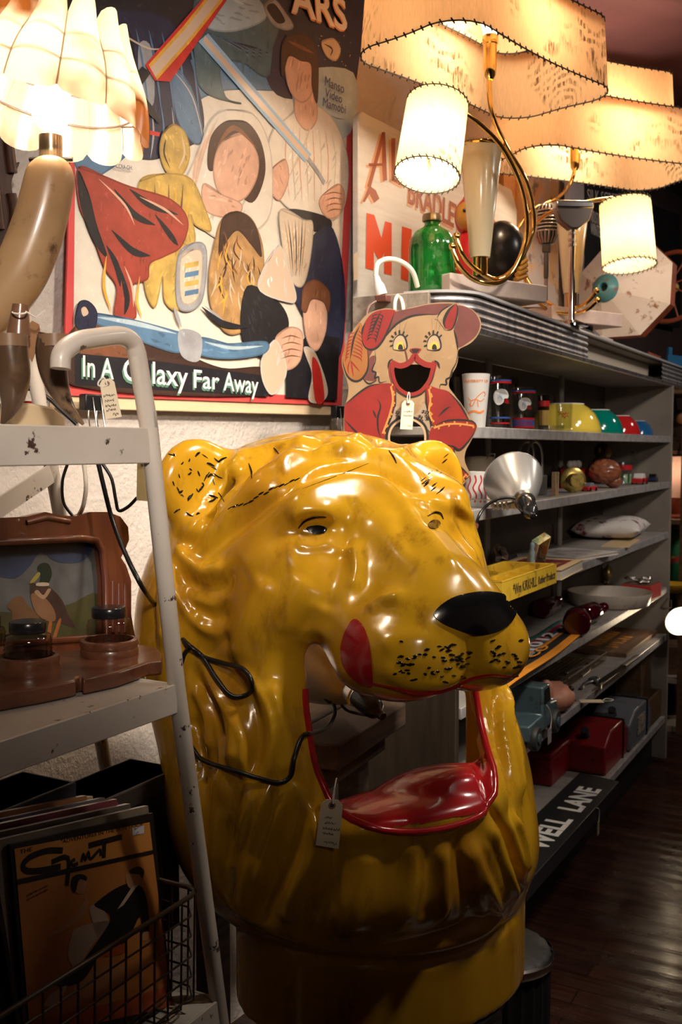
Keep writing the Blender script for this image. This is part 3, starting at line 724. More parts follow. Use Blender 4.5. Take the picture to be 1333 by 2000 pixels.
# ---- first shelf: glasses and bowls
t, k = stand('frosted_tumbler', 'white frosted tumbler with orange printing beside the two helmet glasses', 'glass', 929, .055, Z['s1'])
rr = glass_body(t, .0245, .0355, .135, frost); ac = TOCAM(t); pr = MB(); pr.mat(orangep)
fit_text(pr, 'UNIVERSITY OF', (-.034, .113), (.034, .113), .007)
for ps in ([(-.02, .075), (-.012, .068), (0, .071), (.012, .066), (.022, .073)], [(-.018, .06), (-.008, .055), (0, .072), (.01, .083), (.02, .09)], [(-.012, .068), (-.014, .052)], [(.004, .068), (.006, .052)], [(.02, .09), (.026, .085), (.022, .078)]): pr.stroke(catmull([(a, b, 0) for a, b in ps], 4), .0022)
for ps in ([(-.02, .036), (-.006, .042), (.01, .038), (.022, .043)],): pr.stroke(catmull([(a, b, 0) for a, b in ps], 4), .005)
mb = MB(); wrap_mesh(mb, pr, rr, ac); mb.build('printed_design', orangep, t, 0)
def helmet_glass(label, px, yd, r0, r1, h, texty):
    t, k = stand('helmet_tumbler', label, 'glass', px, yd, Z['s1'], 0, 'glasses printed with a white football helmet')
    rr = glass_body(t, r0, r1, h, clear); ac = TOCAM(t); mb = MB(); mb.mat(redpt); curved(mb, rr, ac - 2.6, ac + 2.6, h * .86, h * .895, n=30)
    mb.mat(bluept); curved(mb, rr, ac - 2.6, ac + 2.6, h * .90, h * .925, n=30)
    if texty:
        mb.mat(bluept); curved(mb, rr, ac - 2.6, ac + 2.6, h * .10, h * .24, n=30); mb.mat(redpt); curved(mb, rr, ac - 2.6, ac + 2.6, h * .05, h * .10, n=30); curved(mb, rr, ac - 2.6, ac + 2.6, h * .24, h * .29, n=30)
    else:
        mb.mat(bluept); curved(mb, rr, ac - 2.6, ac + 2.6, h * .20, h * .23, n=30); mb.mat(redpt); curved(mb, rr, ac - 2.6, ac + 2.6, h * .10, h * .125, n=30)
    p = MB(); p.mat(whitep); u = h * .001
    p.flat([(q.x, q.y) for q in catmull([(x * u, h * .58 + y * u, 0) for x, y in ((-150, 20), (-120, 120), (-20, 170), (90, 150), (150, 70), (140, 0), (60, -10), (40, -80), (-40, -130), (-110, -90))], 5, True)])
    p.mat(mat('pale_blue_ink', (.35, .5, .85), .4)); p.stroke([(-60 * u, h * .58 - 20 * u), (-20 * u, h * .58 + 100 * u), (20 * u, h * .58 - 20 * u)], 14 * u, .0003); p.stroke([(-45 * u, h * .58 + 25 * u), (8 * u, h * .58 + 25 * u)], 12 * u, .0003)
    p.mat(redpt)
    for q in ([(60, -15), (150, -40), (160, -100), (60, -80)], [(60, -50), (155, -70)], [(105, -30), (100, -95)]): p.stroke([(x * u, h * .58 + y * u) for x, y in q], 14 * u, .0003)
    if texty: fit_text(p, 'OILERS', (-.024, h * .125, .0006), (.024, h * .125, .0006), h * .09)
    p2 = MB(); wrap_mesh(p2, p, rr, ac + .12); o = len(mb.v); mb.v += p2.v
    for f, fm in zip(p2.f, p2.fm): mb.mat(p2.mats[fm]); mb.f.append(tuple(i + o for i in f)); mb.fm.append(mb.cur)
    mb.build('printed_helmet', redpt, t, 0)
helmet_glass('taller clear tumbler with a helmet print, next to the frosted tumbler', 976, .06, .026, .030, .142, False)
helmet_glass('helmet tumbler with a blue and red lettered base band', 1022, .06, .030, .034, .122, True)
t, k = stand('tumbler', 'tumbler half hidden behind the white frosted tumbler', 'glass', 897, .13, Z['s1']); rr = glass_body(t, .028, .030, .135, smoke)
t, k = stand('amber_glass', 'narrow amber glass with a red top band behind the helmet glasses', 'glass', 1061, .12, Z['s1']); rr = glass_body(t, .017, .019, .118, smoke)
mb = MB(); mb.mat(redpt); curved(mb, rr, -3.1, 3.1, .082, .10, n=30); mb.mat(mat('amber_ink', (.55, .36, .10), .3)); curved(mb, rr, -3.1, 3.1, .022, .07, n=30); mb.build('printed_band', redpt, t, 60)
t, k = stand('glass_dish', 'low clear glass dish in front of the yellow bowl', 'dish', 1072, .045, Z['s1']); mb = MB(); mb.lathe([(.03, 0), (.046, .006), (.048, .018), (.045, .018), (.043, .009), (.0005, .006)], 24); mb.build('dish_wall', clear, t, 50)
t, k = stand('script_glass', 'clear glass with red script lettering in front of the yellow bowl', 'glass', 1101, .035, Z['s1']); rr = glass_body(t, .024, .027, .088, clear); ac = TOCAM(t); p = MB(); p.mat(redpt)
for q in ([(-.016, .07), (-.02, .062), (-.012, .058), (-.018, .05)], [(-.010, .058), (-.006, .052), (-.002, .058), (.002, .052), (.006, .06), (.010, .054), (.016, .062)], [(-.006, .044), (-.002, .05), (.002, .042), (.007, .05), (.014, .046)]): p.stroke(catmull([(a, b, 0) for a, b in q], 5), .0022)
mb = MB(); wrap_mesh(mb, p, rr, ac); mb.build('script_print', redpt, t, 0)
for nm, px, r, h, col in (('yellow', 1103, .125, .100, (.78, .60, .08)), ('green', 1161, .108, .092, (.0, .22, .17)), ('red', 1206, .092, .080, (.55, .02, .02)), ('blue', 1246, .073, .068, (.02, .16, .42))):
    t, k = stand('mixing_bowl', nm + ' mixing bowl standing upside down in the row of bowls', 'bowl', px, .14, Z['s1'], 0, 'nesting mixing bowls turned upside down')
    mb = MB(); mb.lathe([(r * .97, 0), (r, .004), (r * .985, h * .18), (r * .93, h * .42), (r * .82, h * .68), (r * .66, h * .88), (r * .54, h * .97), (r * .52, h)], 40); mb.build('bowl_wall', mat(nm + '_milk_glass', col, .12, coat=.5), t, 60)
    mb = MB(); mb.lathe([(r * .52, h), (r * .52, h * 1.035), (r * .47, h * 1.04), (r * .46, h * 1.0), (.0005, h)], 32); mb.build('foot_rim', whitep, t, 50)
for px, w, h, x in ((918, .11, .17, 0), (1006, .15, .19, 1)):
    t, k = stand('picture_frame', 'dark picture frame leaning ' + ('behind the frosted tumbler' if not x else 'behind the two helmet glasses'), 'picture frame', px, .262, Z['s1'], 0, 'dark frames at the back of the glass shelf')
    t.matrix_basis = t.matrix_basis @ Matrix.Rotation(-.12, 4, 'X')
    fm = woodm('dark_frame_wood', (.03, .016, .01), (.07, .04, .022), 8, .5); mb = MB()
    for c, d in (((0, 0, h - .009), (w, .016, .018)), ((0, 0, .009), (w, .016, .018)), ((-w / 2 + .009, 0, h / 2), (.018, .0155, h)), ((w / 2 - .009, 0, h / 2), (.018, .0155, h))): mb.box(c, d)
    mb.build('frame_moulding', fm, t, 35); mb = MB(); mb.box((0, .004, h / 2), (w - .03, .004, h - .03)); mb.build('picture', mat('dull_print', (.15, .12, .10), .5, vary=(9, (.06, .05, .05), .4, .7)), t, 0)
# ---- second shelf
t, k = stand('canister', 'cream canister with a wire clasp behind the red patterned glass', 'canister', 938, .12, Z['s2']); mb = MB(); mb.lathe([(.038, 0), (.040, .004), (.040, .118), (.036, .124), (.0005, .126)], 28); mb.build('body', mat('cream_enamel', (.80, .72, .58), .35), t, 50)
mb = MB(); mb.tube([(-.03, -.03, .118), (-.02, -.036, .132), (.02, -.036, .132), (.03, -.03, .118)], .0018, 6); mb.build('clasp', steel, t)
t, k = stand('patterned_glass', 'white tumbler with red wavy pattern below the reflector lamp', 'glass', 930, .05, Z['s2']); rr = glass_body(t, .029, .031, .088, frost); ac = TOCAM(t); p = MB(); p.mat(redpt)
for q in range(5): x = -.03 + q * .014; p.stroke(catmull([(x, .012, 0), (x + .004, .03, 0), (x - .004, .048, 0), (x + .003, .066, 0), (x, .08, 0)], 5), .0035)
mb = MB(); wrap_mesh(mb, p, rr, ac); mb.build('red_pattern', redpt, t, 0)
t, k = stand('caddy', 'grey metal caddy with a tall tubular loop handle behind the reflector lamp', 'caddy', 1037, .12, Z['s2']); t.matrix_basis = t.matrix_basis @ Matrix.Diagonal((1.5, 1.1, 1.05, 1)); mb = MB(); mb.box((0, 0, .03), (.12, .05, .06)); mb.build('box_body', mat('grey_hammered', (.22, .22, .23), .35, metal=.6), t, 35, .004)
for dy in (-.012, .012):
    mb = MB(); mb.tube(catmull([(-.05, dy, .05), (-.05, dy, .11), (-.035, dy, .148), (0, dy, .160), (.035, dy, .148), (.05, dy, .11), (.05, dy, .02)], 6), .0045, 10); mb.build('loop_handle', steel, t)
t, k = stand('clothespin', 'wooden clothespin standing between the reflector lamp and the tin wheel', 'clothespin', 1086, .045, Z['s2']); cw = woodm('pin_wood', (.42, .27, .14), (.55, .38, .22), 9, .6, 2)
for s in (-1, 1):
    mb = MB(); mb.prism([(0, 0), (.012, 0), (.013, .035), (.009, .075), (.002, .075), (0, .04)], -.006, .006); T_ = Matrix.Translation((s * .002, 0, 0)) @ Matrix.Rotation(s * .1, 4, 'Y') @ Matrix.Rotation(R(90), 4, 'X') @ Matrix.Diagonal((s, 1, 1, 1))
    o = mb.build('prong', cw, t); o.matrix_basis = T_
mb = MB(); mb.tube([(math.cos(a) * .006, math.sin(a) * .006, .04 + a * .0005) for a in [i * .6 for i in range(30)]], .001, 5); mb.build('spring', steel, t)
t, k = stand('tin_wheel_toy', 'old tin spool toy with a brass disc and grey hub', 'toy', 1122, .06, Z['s2'], .5); T_ = Matrix.Translation((0, 0, .042)) @ Matrix.Rotation(R(90), 4, 'Y')
mb = MB(); mb.T = T_; mb.lathe([(.0005, -.05), (.022, -.05), (.022, .01)], 20); mb.build('spool', mat('tin_yellow', (.45, .33, .08), .3, metal=.5, spots=(60, (.2, .1, .04), .5, .6)), t, 40)
mb = MB(); mb.T = T_; mb.lathe([(.0005, .008), (.036, .006), (.042, .010), (.042, .016), (.034, .018), (.030, .014)], 28); mb.build('disc', mat('tin_brass', (.55, .42, .12), .25, metal=.8), t, 40)
mb = MB(); mb.T = T_; mb.ell((0, 0, .016), (.026, .026, .014), 20, 10); mb.build('hub', mat('dull_lead', (.22, .21, .20), .4, metal=.6), t, 60)
for s in (-1, 1):
    mb = MB(); mb.tube([(-.05, s * .03, .03), (.0, s * .032, .035), (.02, s * .02, .042)], .002, 6); mb.build('wire_arm', steel, t)
t, k = stand('egg_tray', 'small red tray behind the tin wheel toy', 'tray', 1122, .17, Z['s2']); mb = MB(); mb.box((0, 0, .036), (.15, .06, .072)); mb.build('tray_body', redpt, t, 35, .004)
for j, dx in enumerate((-.05, -.02, .012, .045)):
    w = t.matrix_basis @ Vector((dx, -.004 * (j % 2), .087)); o = thing('egg', ('nearest', 'second', 'third', 'farthest')[j] + ' of the white eggs lined up on the small red tray', 'egg', w, 'white eggs on the red tray')
    mb = MB(); mb.ell((0, 0, 0), (.013, .013, .0155), 14, 10); mb.build('shell', whitep, o, 60)
def toycar(name, label, px, yd, L, body, roof, rot, z=Z['s2'], grp='toy cars on the shelf with the brain'):
    t, k = stand(name, label, 'toy car', px, yd, z, rot, grp); h = L * .22; w = L * .38; mb = MB()
    mb.prism([(-.5 * L, .25 * h), (-.5 * L, .9 * h), (-.3 * L, h), (.3 * L, h), (.5 * L, .85 * h), (.5 * L, .25 * h)], -w / 2, w / 2); o = mb.build('body', body, t, 35, L * .02); o.matrix_basis = Matrix.Rotation(R(90), 4, 'X')
    mb = MB(); mb.prism([(-.30 * L, h), (-.2 * L, 1.75 * h), (.12 * L, 1.75 * h), (.26 * L, h)], -w * .42, w * .42); o = mb.build('cabin', roof, t, 35, L * .015); o.matrix_basis = Matrix.Rotation(R(90), 4, 'X')
    for sx in (-.3, .3):
        for sy in (-1, 1): mb = MB(); mb.cyl((sx * L, sy * w * .42, h * .42), (sx * L, sy * w * .54, h * .42), h * .42, n=16); mb.build('wheel', blackpt, t)
toycar('toy_car', 'red toy car in front of the red egg tray beside the brain', 1153, .045, .075, redpt, mat('slate_paint', (.2, .2, .25), .3), R(-10))
toycar('toy_car', 'red and white toy car in front of the clear glasses', 1251, .045, .115, redpt, whitep, R(0))
toycar('toy_car', 'dark blue toy car at the far end of the shelf with the brain', 1277, .06, .09, mat('navy_paint', (.02, .035, .10), .3), blackpt, R(5))
# brain: two folded halves and a cerebellum
brm = mat('brain_resin', (.34, .115, .05), .32, coat=.3, vary=(30, (.20, .06, .03), .4, .65))
t, k = stand('brain_model', 'brown model brain with folded surface, in the middle of the shelf', 'model', 1181, .075, Z['s2'], R(20))
def brain_lobe(c, r, seed, amp):
    mb = MB(); mb.ell(c, r, 44, 30); rn = random.Random(seed); ks = [(rn.uniform(-1, 1), rn.uniform(-1, 1), rn.uniform(-1, 1), rn.uniform(0, 6)) for _ in range(9)]; out = []
    for v in mb.v:
        p = Vector(((v[0] - c[0]) / r[0], (v[1] - c[1]) / r[1], (v[2] - c[2]) / r[2])); w = sum(math.sin(7.5 * (a * p.x + b * p.y + q * p.z) + d + 2.2 * math.sin(3 * (b * p.x + q * p.y) + d)) for a, b, q, d in ks[:5]) / 2.2
        out.append(tuple(Vector(v) + p.normalized() * amp * (abs(math.sin(w * 2.2)) ** .6 - .6) if p.length > 1e-6 else v))
    mb.v = out; return mb
for s in (-1, 1): brain_lobe((s * .030, 0, .062), (.036, .058, .044), 4 + s, .006).build('hemisphere', brm, t, 70)
brain_lobe((0, -.034, .024), (.040, .030, .024), 9, .003).build('cerebellum', brm, t, 70)
t, k = stand('toy_monkey', 'small dark furry toy monkey sitting behind the brain', 'soft toy', 1172, .20, Z['s2']); fur = mat('dark_fur', (.05, .025, .015), .9, bump=(120, 1, .003)); tanf = mat('tan_felt', (.38, .20, .10), .8)
mb = MB(); mb.ell((0, 0, .06), (.04, .035, .06), 16, 12); mb.build('torso', fur, t, 60); mb = MB(); mb.ell((0, -.01, .135), (.034, .032, .034), 16, 12); mb.build('head', fur, t, 60)
mb = MB(); mb.ell((-.006, -.035, .130), (.022, .014, .022), 14, 10); mb.build('muzzle', tanf, t, 60)
for s in (-1, 1): mb = MB(); mb.ell((s * .036, -.008, .14), (.010, .006, .012), 10, 8); mb.build('ear', tanf, t, 60)
t, k = stand('painted_tumbler', 'tumbler with red and green band between the brain and the clear glasses', 'glass', 1222, .07, Z['s2']); rr = glass_body(t, .024, .027, .092, clear); mb = MB(); mb.mat(redpt); curved(mb, rr, -3.13, 3.13, .062, .080, n=36)
mb.mat(mat('green_ink', (.10, .32, .12), .4, vary=(40, (.4, .5, .35), .4, .6)))
for j in range(7): a = -3 + j * .88; curved(mb, rr, a, a + .5, .008, .045, n=5)
mb.build('printed_band', redpt, t, 60)
for px, lb in ((1243, 'tall clear glass behind the red and white toy car'), (1275, 'tall clear glass nearest the end panel of the shelf')):
    t, k = stand('clear_tumbler', lb, 'glass', px, .15, Z['s2'], 0, 'tall clear glasses by the end panel'); rr = glass_body(t, .034, .037, .135, clear)
# ---- third shelf: parts tray, books, pillow
def LZ(t): return t.matrix_basis.inverted()
z3 = Z['s3']; yel = mat('tray_yellow', (.62, .40, .03), .5, spots=(30, (.25, .14, .02), .55, .68)); inkm = mat('printing_ink', (.03, .025, .02), .6)
t, k = lay('parts_tray', 'yellow wooden parts tray with dividers and dark lettering along its side', 'tray', 1088, 1138, z3, 0)
iM = LZ(t); a = iM @ hz(975, 1160, z3); W_ = .44; D_ = .15; H_ = .052
mb = MB(); mb.box((-W_ / 2, D_ / 2, .004), (W_, D_, .008))
for c, d in (((-W_ / 2, .004, H_ / 2), (W_, .008, H_)), ((-W_ / 2, D_ - .004, H_ / 2), (W_, .008, H_)), ((-.004, D_ / 2, H_ / 2), (.008, D_, H_)), ((-W_ + .004, D_ / 2, H_ / 2), (.008, D_, H_))): mb.box(c, d)
mb.build('tray_body', yel, t, 35, .001)
for j in range(1, 5): mb = MB(); mb.box((-W_ * j / 5, D_ / 2, .026), (.003, D_ - .016, .036)); mb.build('divider', yel, t)
mb = MB(); mb.box((-W_ / 2, D_ * .52, .027), (W_ - .016, .003, .036)); mb.build('divider', yel, t)
mb = MB(); mb.T = Matrix.Rotation(R(90), 4, 'X'); fit_text(mb, '*Wm KIRKHILL', (-.36, .012, .0004), (-.175, .012, .0004), .026, bold=.01); fit_text(mb, 'Rubber Products', (-.165, .014, .0004), (-.015, .014, .0004), .022, shear=.3); mb.build('lettering', inkm, t, 0)
foil = mat('silver_foil', (.75, .73, .70), .2, metal=1)
t2, k = lay('foil_scraps', 'crumpled silver foil lying in the near end of the yellow parts tray', 'foil', 975, 1105, z3 + .012, .3)
mb = MB(); mb.ell((0, 0, .03), (.035, .028, .032), 9, 7); rn = random.Random(5); mb.v = [(x * rn.uniform(.7, 1.25), y * rn.uniform(.7, 1.25), z * rn.uniform(.8, 1.15)) for x, y, z in mb.v]; mb.build('foil', foil, t2, 0)
t, k = lay('tin_box', 'small open tin box with a coloured side propped up in the yellow tray', 'box', 1040, 1098, z3 + .03, R(-12))
t.matrix_basis = t.matrix_basis @ Matrix.Rotation(R(28), 4, 'X') @ Matrix.Rotation(R(-24), 4, 'Y'); gm = mat('tin_grey', (.30, .31, .29), .4, metal=.5)
mb = MB(); mb.box((0, .0, .050), (.055, .004, .10)); mb.build('back_sheet', gm, t)
sd = mat('tin_print', (.75, .28, .10), .35, vary=(35, (.80, .72, .30), .4, .6), spots=(60, (.05, .30, .2), .5, .62))
for c, d in (((.0275, -.012, .05), (.003, .026, .10)), ((-.0275, -.012, .05), (.003, .026, .10)), ((0, -.012, .1), (.058, .026, .003))): mb = MB(); mb.box(c, d); mb.build('rim', sd if c[0] >= 0 else mat('tin_pale', (.7, .62, .5), .4), t, 35, .001)
t, k = lay('figurine', 'small blue grey figurine standing in the yellow tray', 'figurine', 1040, 1110, z3 + .025, 0); mb = MB(); mb.lathe([(.009, 0), (.010, .01), (.006, .03), (.009, .045), (.004, .055), (.007, .063), (.006, .072), (.0005, .076)], 14); mb.build('body', mat('blue_grey_lead', (.22, .30, .34), .4), t, 60)
def book(name, label, px, py, z, L, D, Hh, cov, rot, art=None):
    t, k = lay(name, label, 'book', px, py, z, rot); mb = MB(); mb.box((0, D / 2, Hh / 2), (L - .006, D - .006, Hh - .003)); mb.build('pages', mat('page_edge', (.72, .66, .56), .7, bump=(200, .3, .001), stretch=(.05, .05, 1)), t)
    mb = MB(); mb.mat(cov); mb.box((0, D / 2, Hh), (L, D, .0016)); mb.box((0, D / 2, .0008), (L, D, .0016)); mb.box((0, D - .001, Hh / 2), (L, .002, Hh))
    if art: mb.mat(art); mb.box((0, D / 2, Hh + .0011), (L * .72, D * .74, .0004))
    mb.build('cover', cov, t, 35); return t
artm = mat('red_dark_picture', (.30, .03, .03), .35, vary=(22, (.05, .02, .03), .4, .6), spots=(18, (.75, .35, .12), .60, .66))
book('art_book', 'thick art book with a dark red cover picture beside the yellow tray', 1120, 1122, z3, .30, .20, .028, mat('cream_cover', (.78, .60, .36), .3), R(4), artm)
book('magazine', 'thin pale magazine lying beyond the thick art book', 1168, 1090, z3, .30, .22, .010, mat('pale_cover', (.66, .62, .60), .3), R(-14), mat('cover_print', (.35, .30, .30), .3, vary=(14, (.7, .66, .62), .4, .6)))
t, k = lay('paper_sheets', 'buff paper sheets lying along the edge in front of the pillow', 'papers', 1240, 1062, z3, R(6)); mb = MB(); mb.box((0, .05, .0015), (.36, .10, .003)); mb.build('sheet', mat('buff_paper', (.68, .50, .28), .6), t)
t, k = stand('pillow', 'small white pillow with dark red embroidery at the far end', 'pillow', 1198, .15, z3 + .002, R(6)); n = 20; vs = []; fs = []
for s in (1, -1):
    for i in range(n + 1):
        for j in range(n + 1):
            u, v = i / n * 2 - 1, j / n * 2 - 1; hgt = .042 * ((1 - u ** 4) * (1 - v ** 4)) ** .6; pin = 1 - .09 * (1 - abs(u * v)) * 0 - .05 * (abs(u) + abs(v) > 1.8)
            vs.append((u * .22 * (1 - .06 * (1 - u * u) * 0) * (1 - .07 * (1 - abs(v)) * abs(u)), v * .135 * (1 - .07 * (1 - abs(u)) * abs(v)), .042 + s * hgt))
for q in range(2):
    o = q * (n + 1) ** 2
    for i in range(n):
        for j in range(n): f = (o + i * (n + 1) + j, o + (i + 1) * (n + 1) + j, o + (i + 1) * (n + 1) + j + 1, o + i * (n + 1) + j + 1); fs.append(f if q == 0 else f[::-1])
mb = MB(); mb.add(vs, fs); mb.build('pillow_case', mat('embroidered_cotton', (.74, .70, .68), .85, spots=(16, (.20, .03, .05), .56, .62), bump=(90, .3, .001)), t, 180)
# ---- fourth shelf: pan, red bottles, pennants, red box
z4 = Z['s4']
t, k = lay('round_tray', 'wide round cream enamel tray with red lettering on its rim', 'tray', 1191, 1181, z4, 0); pr_ = .155
mb = MB(); mb.lathe([(.0005, .003), (pr_ * .86, .003), (pr_ * .95, .012), (pr_, .050), (pr_ + .004, .054), (pr_ + .004, .048), (pr_ * .97, .008), (pr_ * .9, 0), (.0005, 0)], 48); mb.build('tray_wall', mat('aged_enamel', (.55, .49, .42), .3, spots=(25, (.40, .30, .22), .58, .7)), t, 50)
p = MB(); p.mat(redpt); fit_text(p, 'N SON', (-.05, .016), (.05, .016), .016)
mb = MB(); wrap_mesh(mb, p, lambda z: pr_ * (.965 + .03 * z / .05), TOCAM(t) + .05); mb.build('rim_lettering', redpt, t, 0)
mb = MB(); mb.lathe([(.0005, .0036), (.09, .0036)], 32); mb.build('tray_picture', mat('faded_picture', (.50, .40, .33), .4, spots=(20, (.42, .12, .08), .55, .62)), t, 0)
def bottle_lying(label, px, py, L, r, rot):
    t, k = lay('red_decanter', label, 'bottle', px, py, z4, rot, 'dark red glass bottles lying on their sides'); mb = MB(); mb.T = Matrix.Translation((0, 0, r)) @ Matrix.Rotation(R(90), 4, 'Y')
    mb.lathe([(.0005, -L * .45), (r * .85, -L * .45), (r, -L * .38), (r * .98, -L * .02), (r * .55, L * .12), (r * .36, L * .2), (r * .36, L * .40)], 26); mb.build('body', dkred, t, 60); mb = MB(); mb.T = Matrix.Translation((0, 0, r)) @ Matrix.Rotation(R(90), 4, 'Y'); mb.lathe([(r * .36, L * .40), (r * .5, L * .41), (r * .5, L * .47), (r * .3, L * .475), (.0005, L * .46)], 20); mb.build('neck_ring', dkred, t, 40)
bottle_lying('dark red glass bottle lying nearest the shelf edge', 1128, 1236, .22, .045, R(14)); bottle_lying('dark red glass bottle lying against the round cream tray', 1160, 1214, .24, .036, R(-4))
bottle_lying('dark red glass bottle lying in shadow at the back behind the pennants', 1075, 1200, .26, .036, R(2))
def pennant(name, label, P0, P1, P2, P3, cols, txt, zz):
    """felt pennant: a tapering cloth laid flat over the shelf edge, corners on the shelf plane"""
    A = [hz(x, y, zz) for x, y in (P0, P1, P2, P3)]; o = (A[0] + A[3]) / 2; M = frame(o, (A[1] + A[2]) / 2 - o); iM = M.inverted(); q = [iM @ a for a in A]
    t = thing(name, label, 'pennant', M, 'felt pennants on the shelf edge'); mb = MB(); n = 14; rows = len(cols); vs = []
    for r_i, c in enumerate(cols):
        vs = []
        for i in range(n + 1):
            u = i / n
            for w in (r_i / rows, (r_i + 1) / rows):
                pp = (q[0] * (1 - u) + q[1] * u) * (1 - w) + (q[3] * (1 - u) + q[2] * u) * w; vs.append((pp.x, pp.y, .004 + .004 * math.sin(u * 7 + w * 2)))
        mb.mat(c); mb.add(vs, [(2 * i, 2 * i + 1, 2 * i + 3, 2 * i + 2) for i in range(n)])
    for f in range(len(mb.f)):
        a, b2, c2 = [Vector(mb.v[i]) for i in mb.f[f][:3]]
        if (b2 - a).cross(c2 - a).z < 0: mb.f[f] = mb.f[f][::-1]
    mb.build('felt', cols[0], t, 60, solid=.0025)
    if txt:
        mb = MB(); s, c, u0, u1, w0, hh, up = txt; e = lambda u, w: (q[0] * (1 - u) + q[1] * u) * (1 - w) + (q[3] * (1 - u) + q[2] * u) * w
        a, b2 = e(u0, w0), e(u1, w0); fit_text(mb, s, (a.x, a.y, .0105), (b2.x, b2.y, .0105), hh, bold=.02); mb.build('lettering', c, t, 0)
felt = lambda nme, c: mat(nme, c, .9, bump=(150, .5, .001))
gfe, tfe, ofe, bfe, rfe = felt('grey_felt', (.20, .24, .30)), felt('teal_felt', (.03, .20, .17)), felt('orange_felt', (.80, .30, .02)), felt('black_felt', (.015, .013, .013)), felt('red_felt', (.45, .02, .05))
pennant('pennant', 'grey pennant with red and green stripes and white letters', (1018, 1300), (1092, 1246), (1098, 1214), (1012, 1258), [gfe, gfe, rfe, tfe], ('1012', whitep, .30, .98, .12, .040, 1), z4 + .002)
pennant('pennant', 'bright orange pennant with a black panel hanging at the shelf edge', (960, 1372), (1137, 1242), (1122, 1222), (962, 1322), [ofe, ofe, bfe, bfe, ofe], ('CO', ofe, .42, .62, .48, .03, 1), z4 + .004)
t, k = lay('red_box', 'red cardboard box holding silver trinkets by the end panel', 'box', 1282, 1168, z4, R(-4)); mb = MB(); mb.box((0, .06, .028), (.15, .12, .056)); mb.build('box_body', mat('red_card', (.55, .05, .05), .5), t, 35, .001)
mb = MB(); mb.box((0, .06, .058), (.14, .11, .004)); mb.build('box_lid', mat('card_inside', (.16, .10, .07), .7), t)
rn = random.Random(11)
for j in range(9):
    w = t.matrix_basis @ Vector((rn.uniform(-.06, .05), rn.uniform(.02, .10), .068 + .012 * (j % 2))); o = thing('trinket', 'small silver trinket in the heap on top of the red cardboard box', 'trinket', Matrix.Translation(w) @ Matrix.Rotation(rn.uniform(0, 6), 4, 'Z'), 'silver trinkets on the red box')
    mb = MB(); mb.ell((0, 0, 0), (rn.uniform(.010, .02), rn.uniform(.007, .012), .008), 10, 7); mb.tube([(math.cos(a) * .012 + .014, math.sin(a) * .012, .002) for a in [i * math.pi / 6 for i in range(12)]], .002, 6, closed=True); mb.build('charm', foil, o, 60)
t, k = stand('brass_egg', 'small brass egg ornament at the back behind the round tray', 'ornament', 1192, .24, z4); mb = MB(); mb.lathe([(.02, 0), (.008, .008), (.006, .02), (.02, .036), (.024, .055), (.016, .078), (.004, .09), (.0005, .094)], 20); mb.build('body', mat('dull_brass', (.45, .33, .14), .3, metal=.9), t, 60)
# ---- fifth shelf: crate board, wire basket, tools, mask, toy truck
z5 = Z['s5']
t = thing('lettered_panel', 'flat brown wooden panel with worn orange lettering by the end panel', 'board', SHM @ Matrix.Translation((1.95, .03, z5))); mb = MB(); mb.box((0, .11, .009), (.58, .22, .018)); mb.build('board', woodm('crate_wood', (.10, .05, .025), (.22, .12, .06), 5, .6, 0), t, 35, .002)
mb = MB()
for r_i, s in enumerate(('IIIIIIII', 'IIIIII')): fit_text(mb, s, (-.20, (.13 - r_i * .07), .0186), (.16 - .08 * r_i, (.13 - r_i * .07), .0186), .045, bold=.03)
mb.build('worn_lettering', mat('worn_orange_ink', (.70, .30, .05), .7, spots=(30, (.20, .10, .04), .52, .6)), t, 0)
t, k = lay('wire_basket_tray', 'flat dark wire mesh basket lying behind the tools', 'basket', 1150, 1318, z5, R(0)); wm = mat('dark_wire', (.26, .19, .13), .45, metal=.5)
mb = MB()
for i in range(25): x = -.26 + i * .0217; mb.tube([(x, 0, .035), (x, .004, .003), (x, .21, .003), (x, .235, .075)], .002, 5)
for j in range(13): y = .004 + j * .0185; zz = .003 if y < .212 else .003 + (y - .21) * 2.9; mb.tube([(-.26, y, zz), (.26, y, zz)], .002, 5)
for zz, y in ((.02, .216), (.045, .225)): mb.tube([(-.26, y, zz), (.26, y, zz)], .002, 5)
mb.build('mesh', wm, t); mb = MB(); mb.tube([(-.26, 0, .037), (.26, 0, .037), (.26, .235, .077), (-.26, .235, .077)], .003, 6, closed=True); mb.build('rim_wire', wm, t)
t, k = lay('carving_knife', 'knife with a shiny steel handle lying on the brown panel edge', 'knife', 1218, 1302, z5 + .034, R(-2)); mb = MB(); mb.tube([(0, 0, 0), (.10, .0, .002), (.20, 0, .003)], [.013, .010, .011], 12, flat=.6); mb.build('handle', steel, t, 60); mb = MB(); mb.prism([(-.0, -.012), (-.26, -.008), (-.30, 0), (-.26, .012), (0, .012)], -.0012, .0012); mb.build('blade', mat('dark_blade', (.05, .05, .05), .3, metal=.9), t)
def pliers(name, label, px, py, rot, L):
    t, k = lay(name, label, 'tool', px, py, z5 + .008, rot); st = mat('worn_tool_steel', (.33, .32, .31), .35, metal=.9)
    for s in (-1, 1):
        mb = MB(); mb.tube(catmull([(-L * .5, s * .030, 0), (-L * .2, s * .024, 0), (0, s * .004, 0), (L * .12, -s * .012, 0), (L * .3, -s * .002, 0)], 5), [.007] * 10 + [.009] * 6 + [.007] * 4 + [.004], 8, flat=.6); mb.build('jaw_arm', st, t, 60)
    mb = MB(); mb.cyl((0.01, 0, -.009), (.01, 0, .009), .012, n=14); mb.build('pivot', st, t)
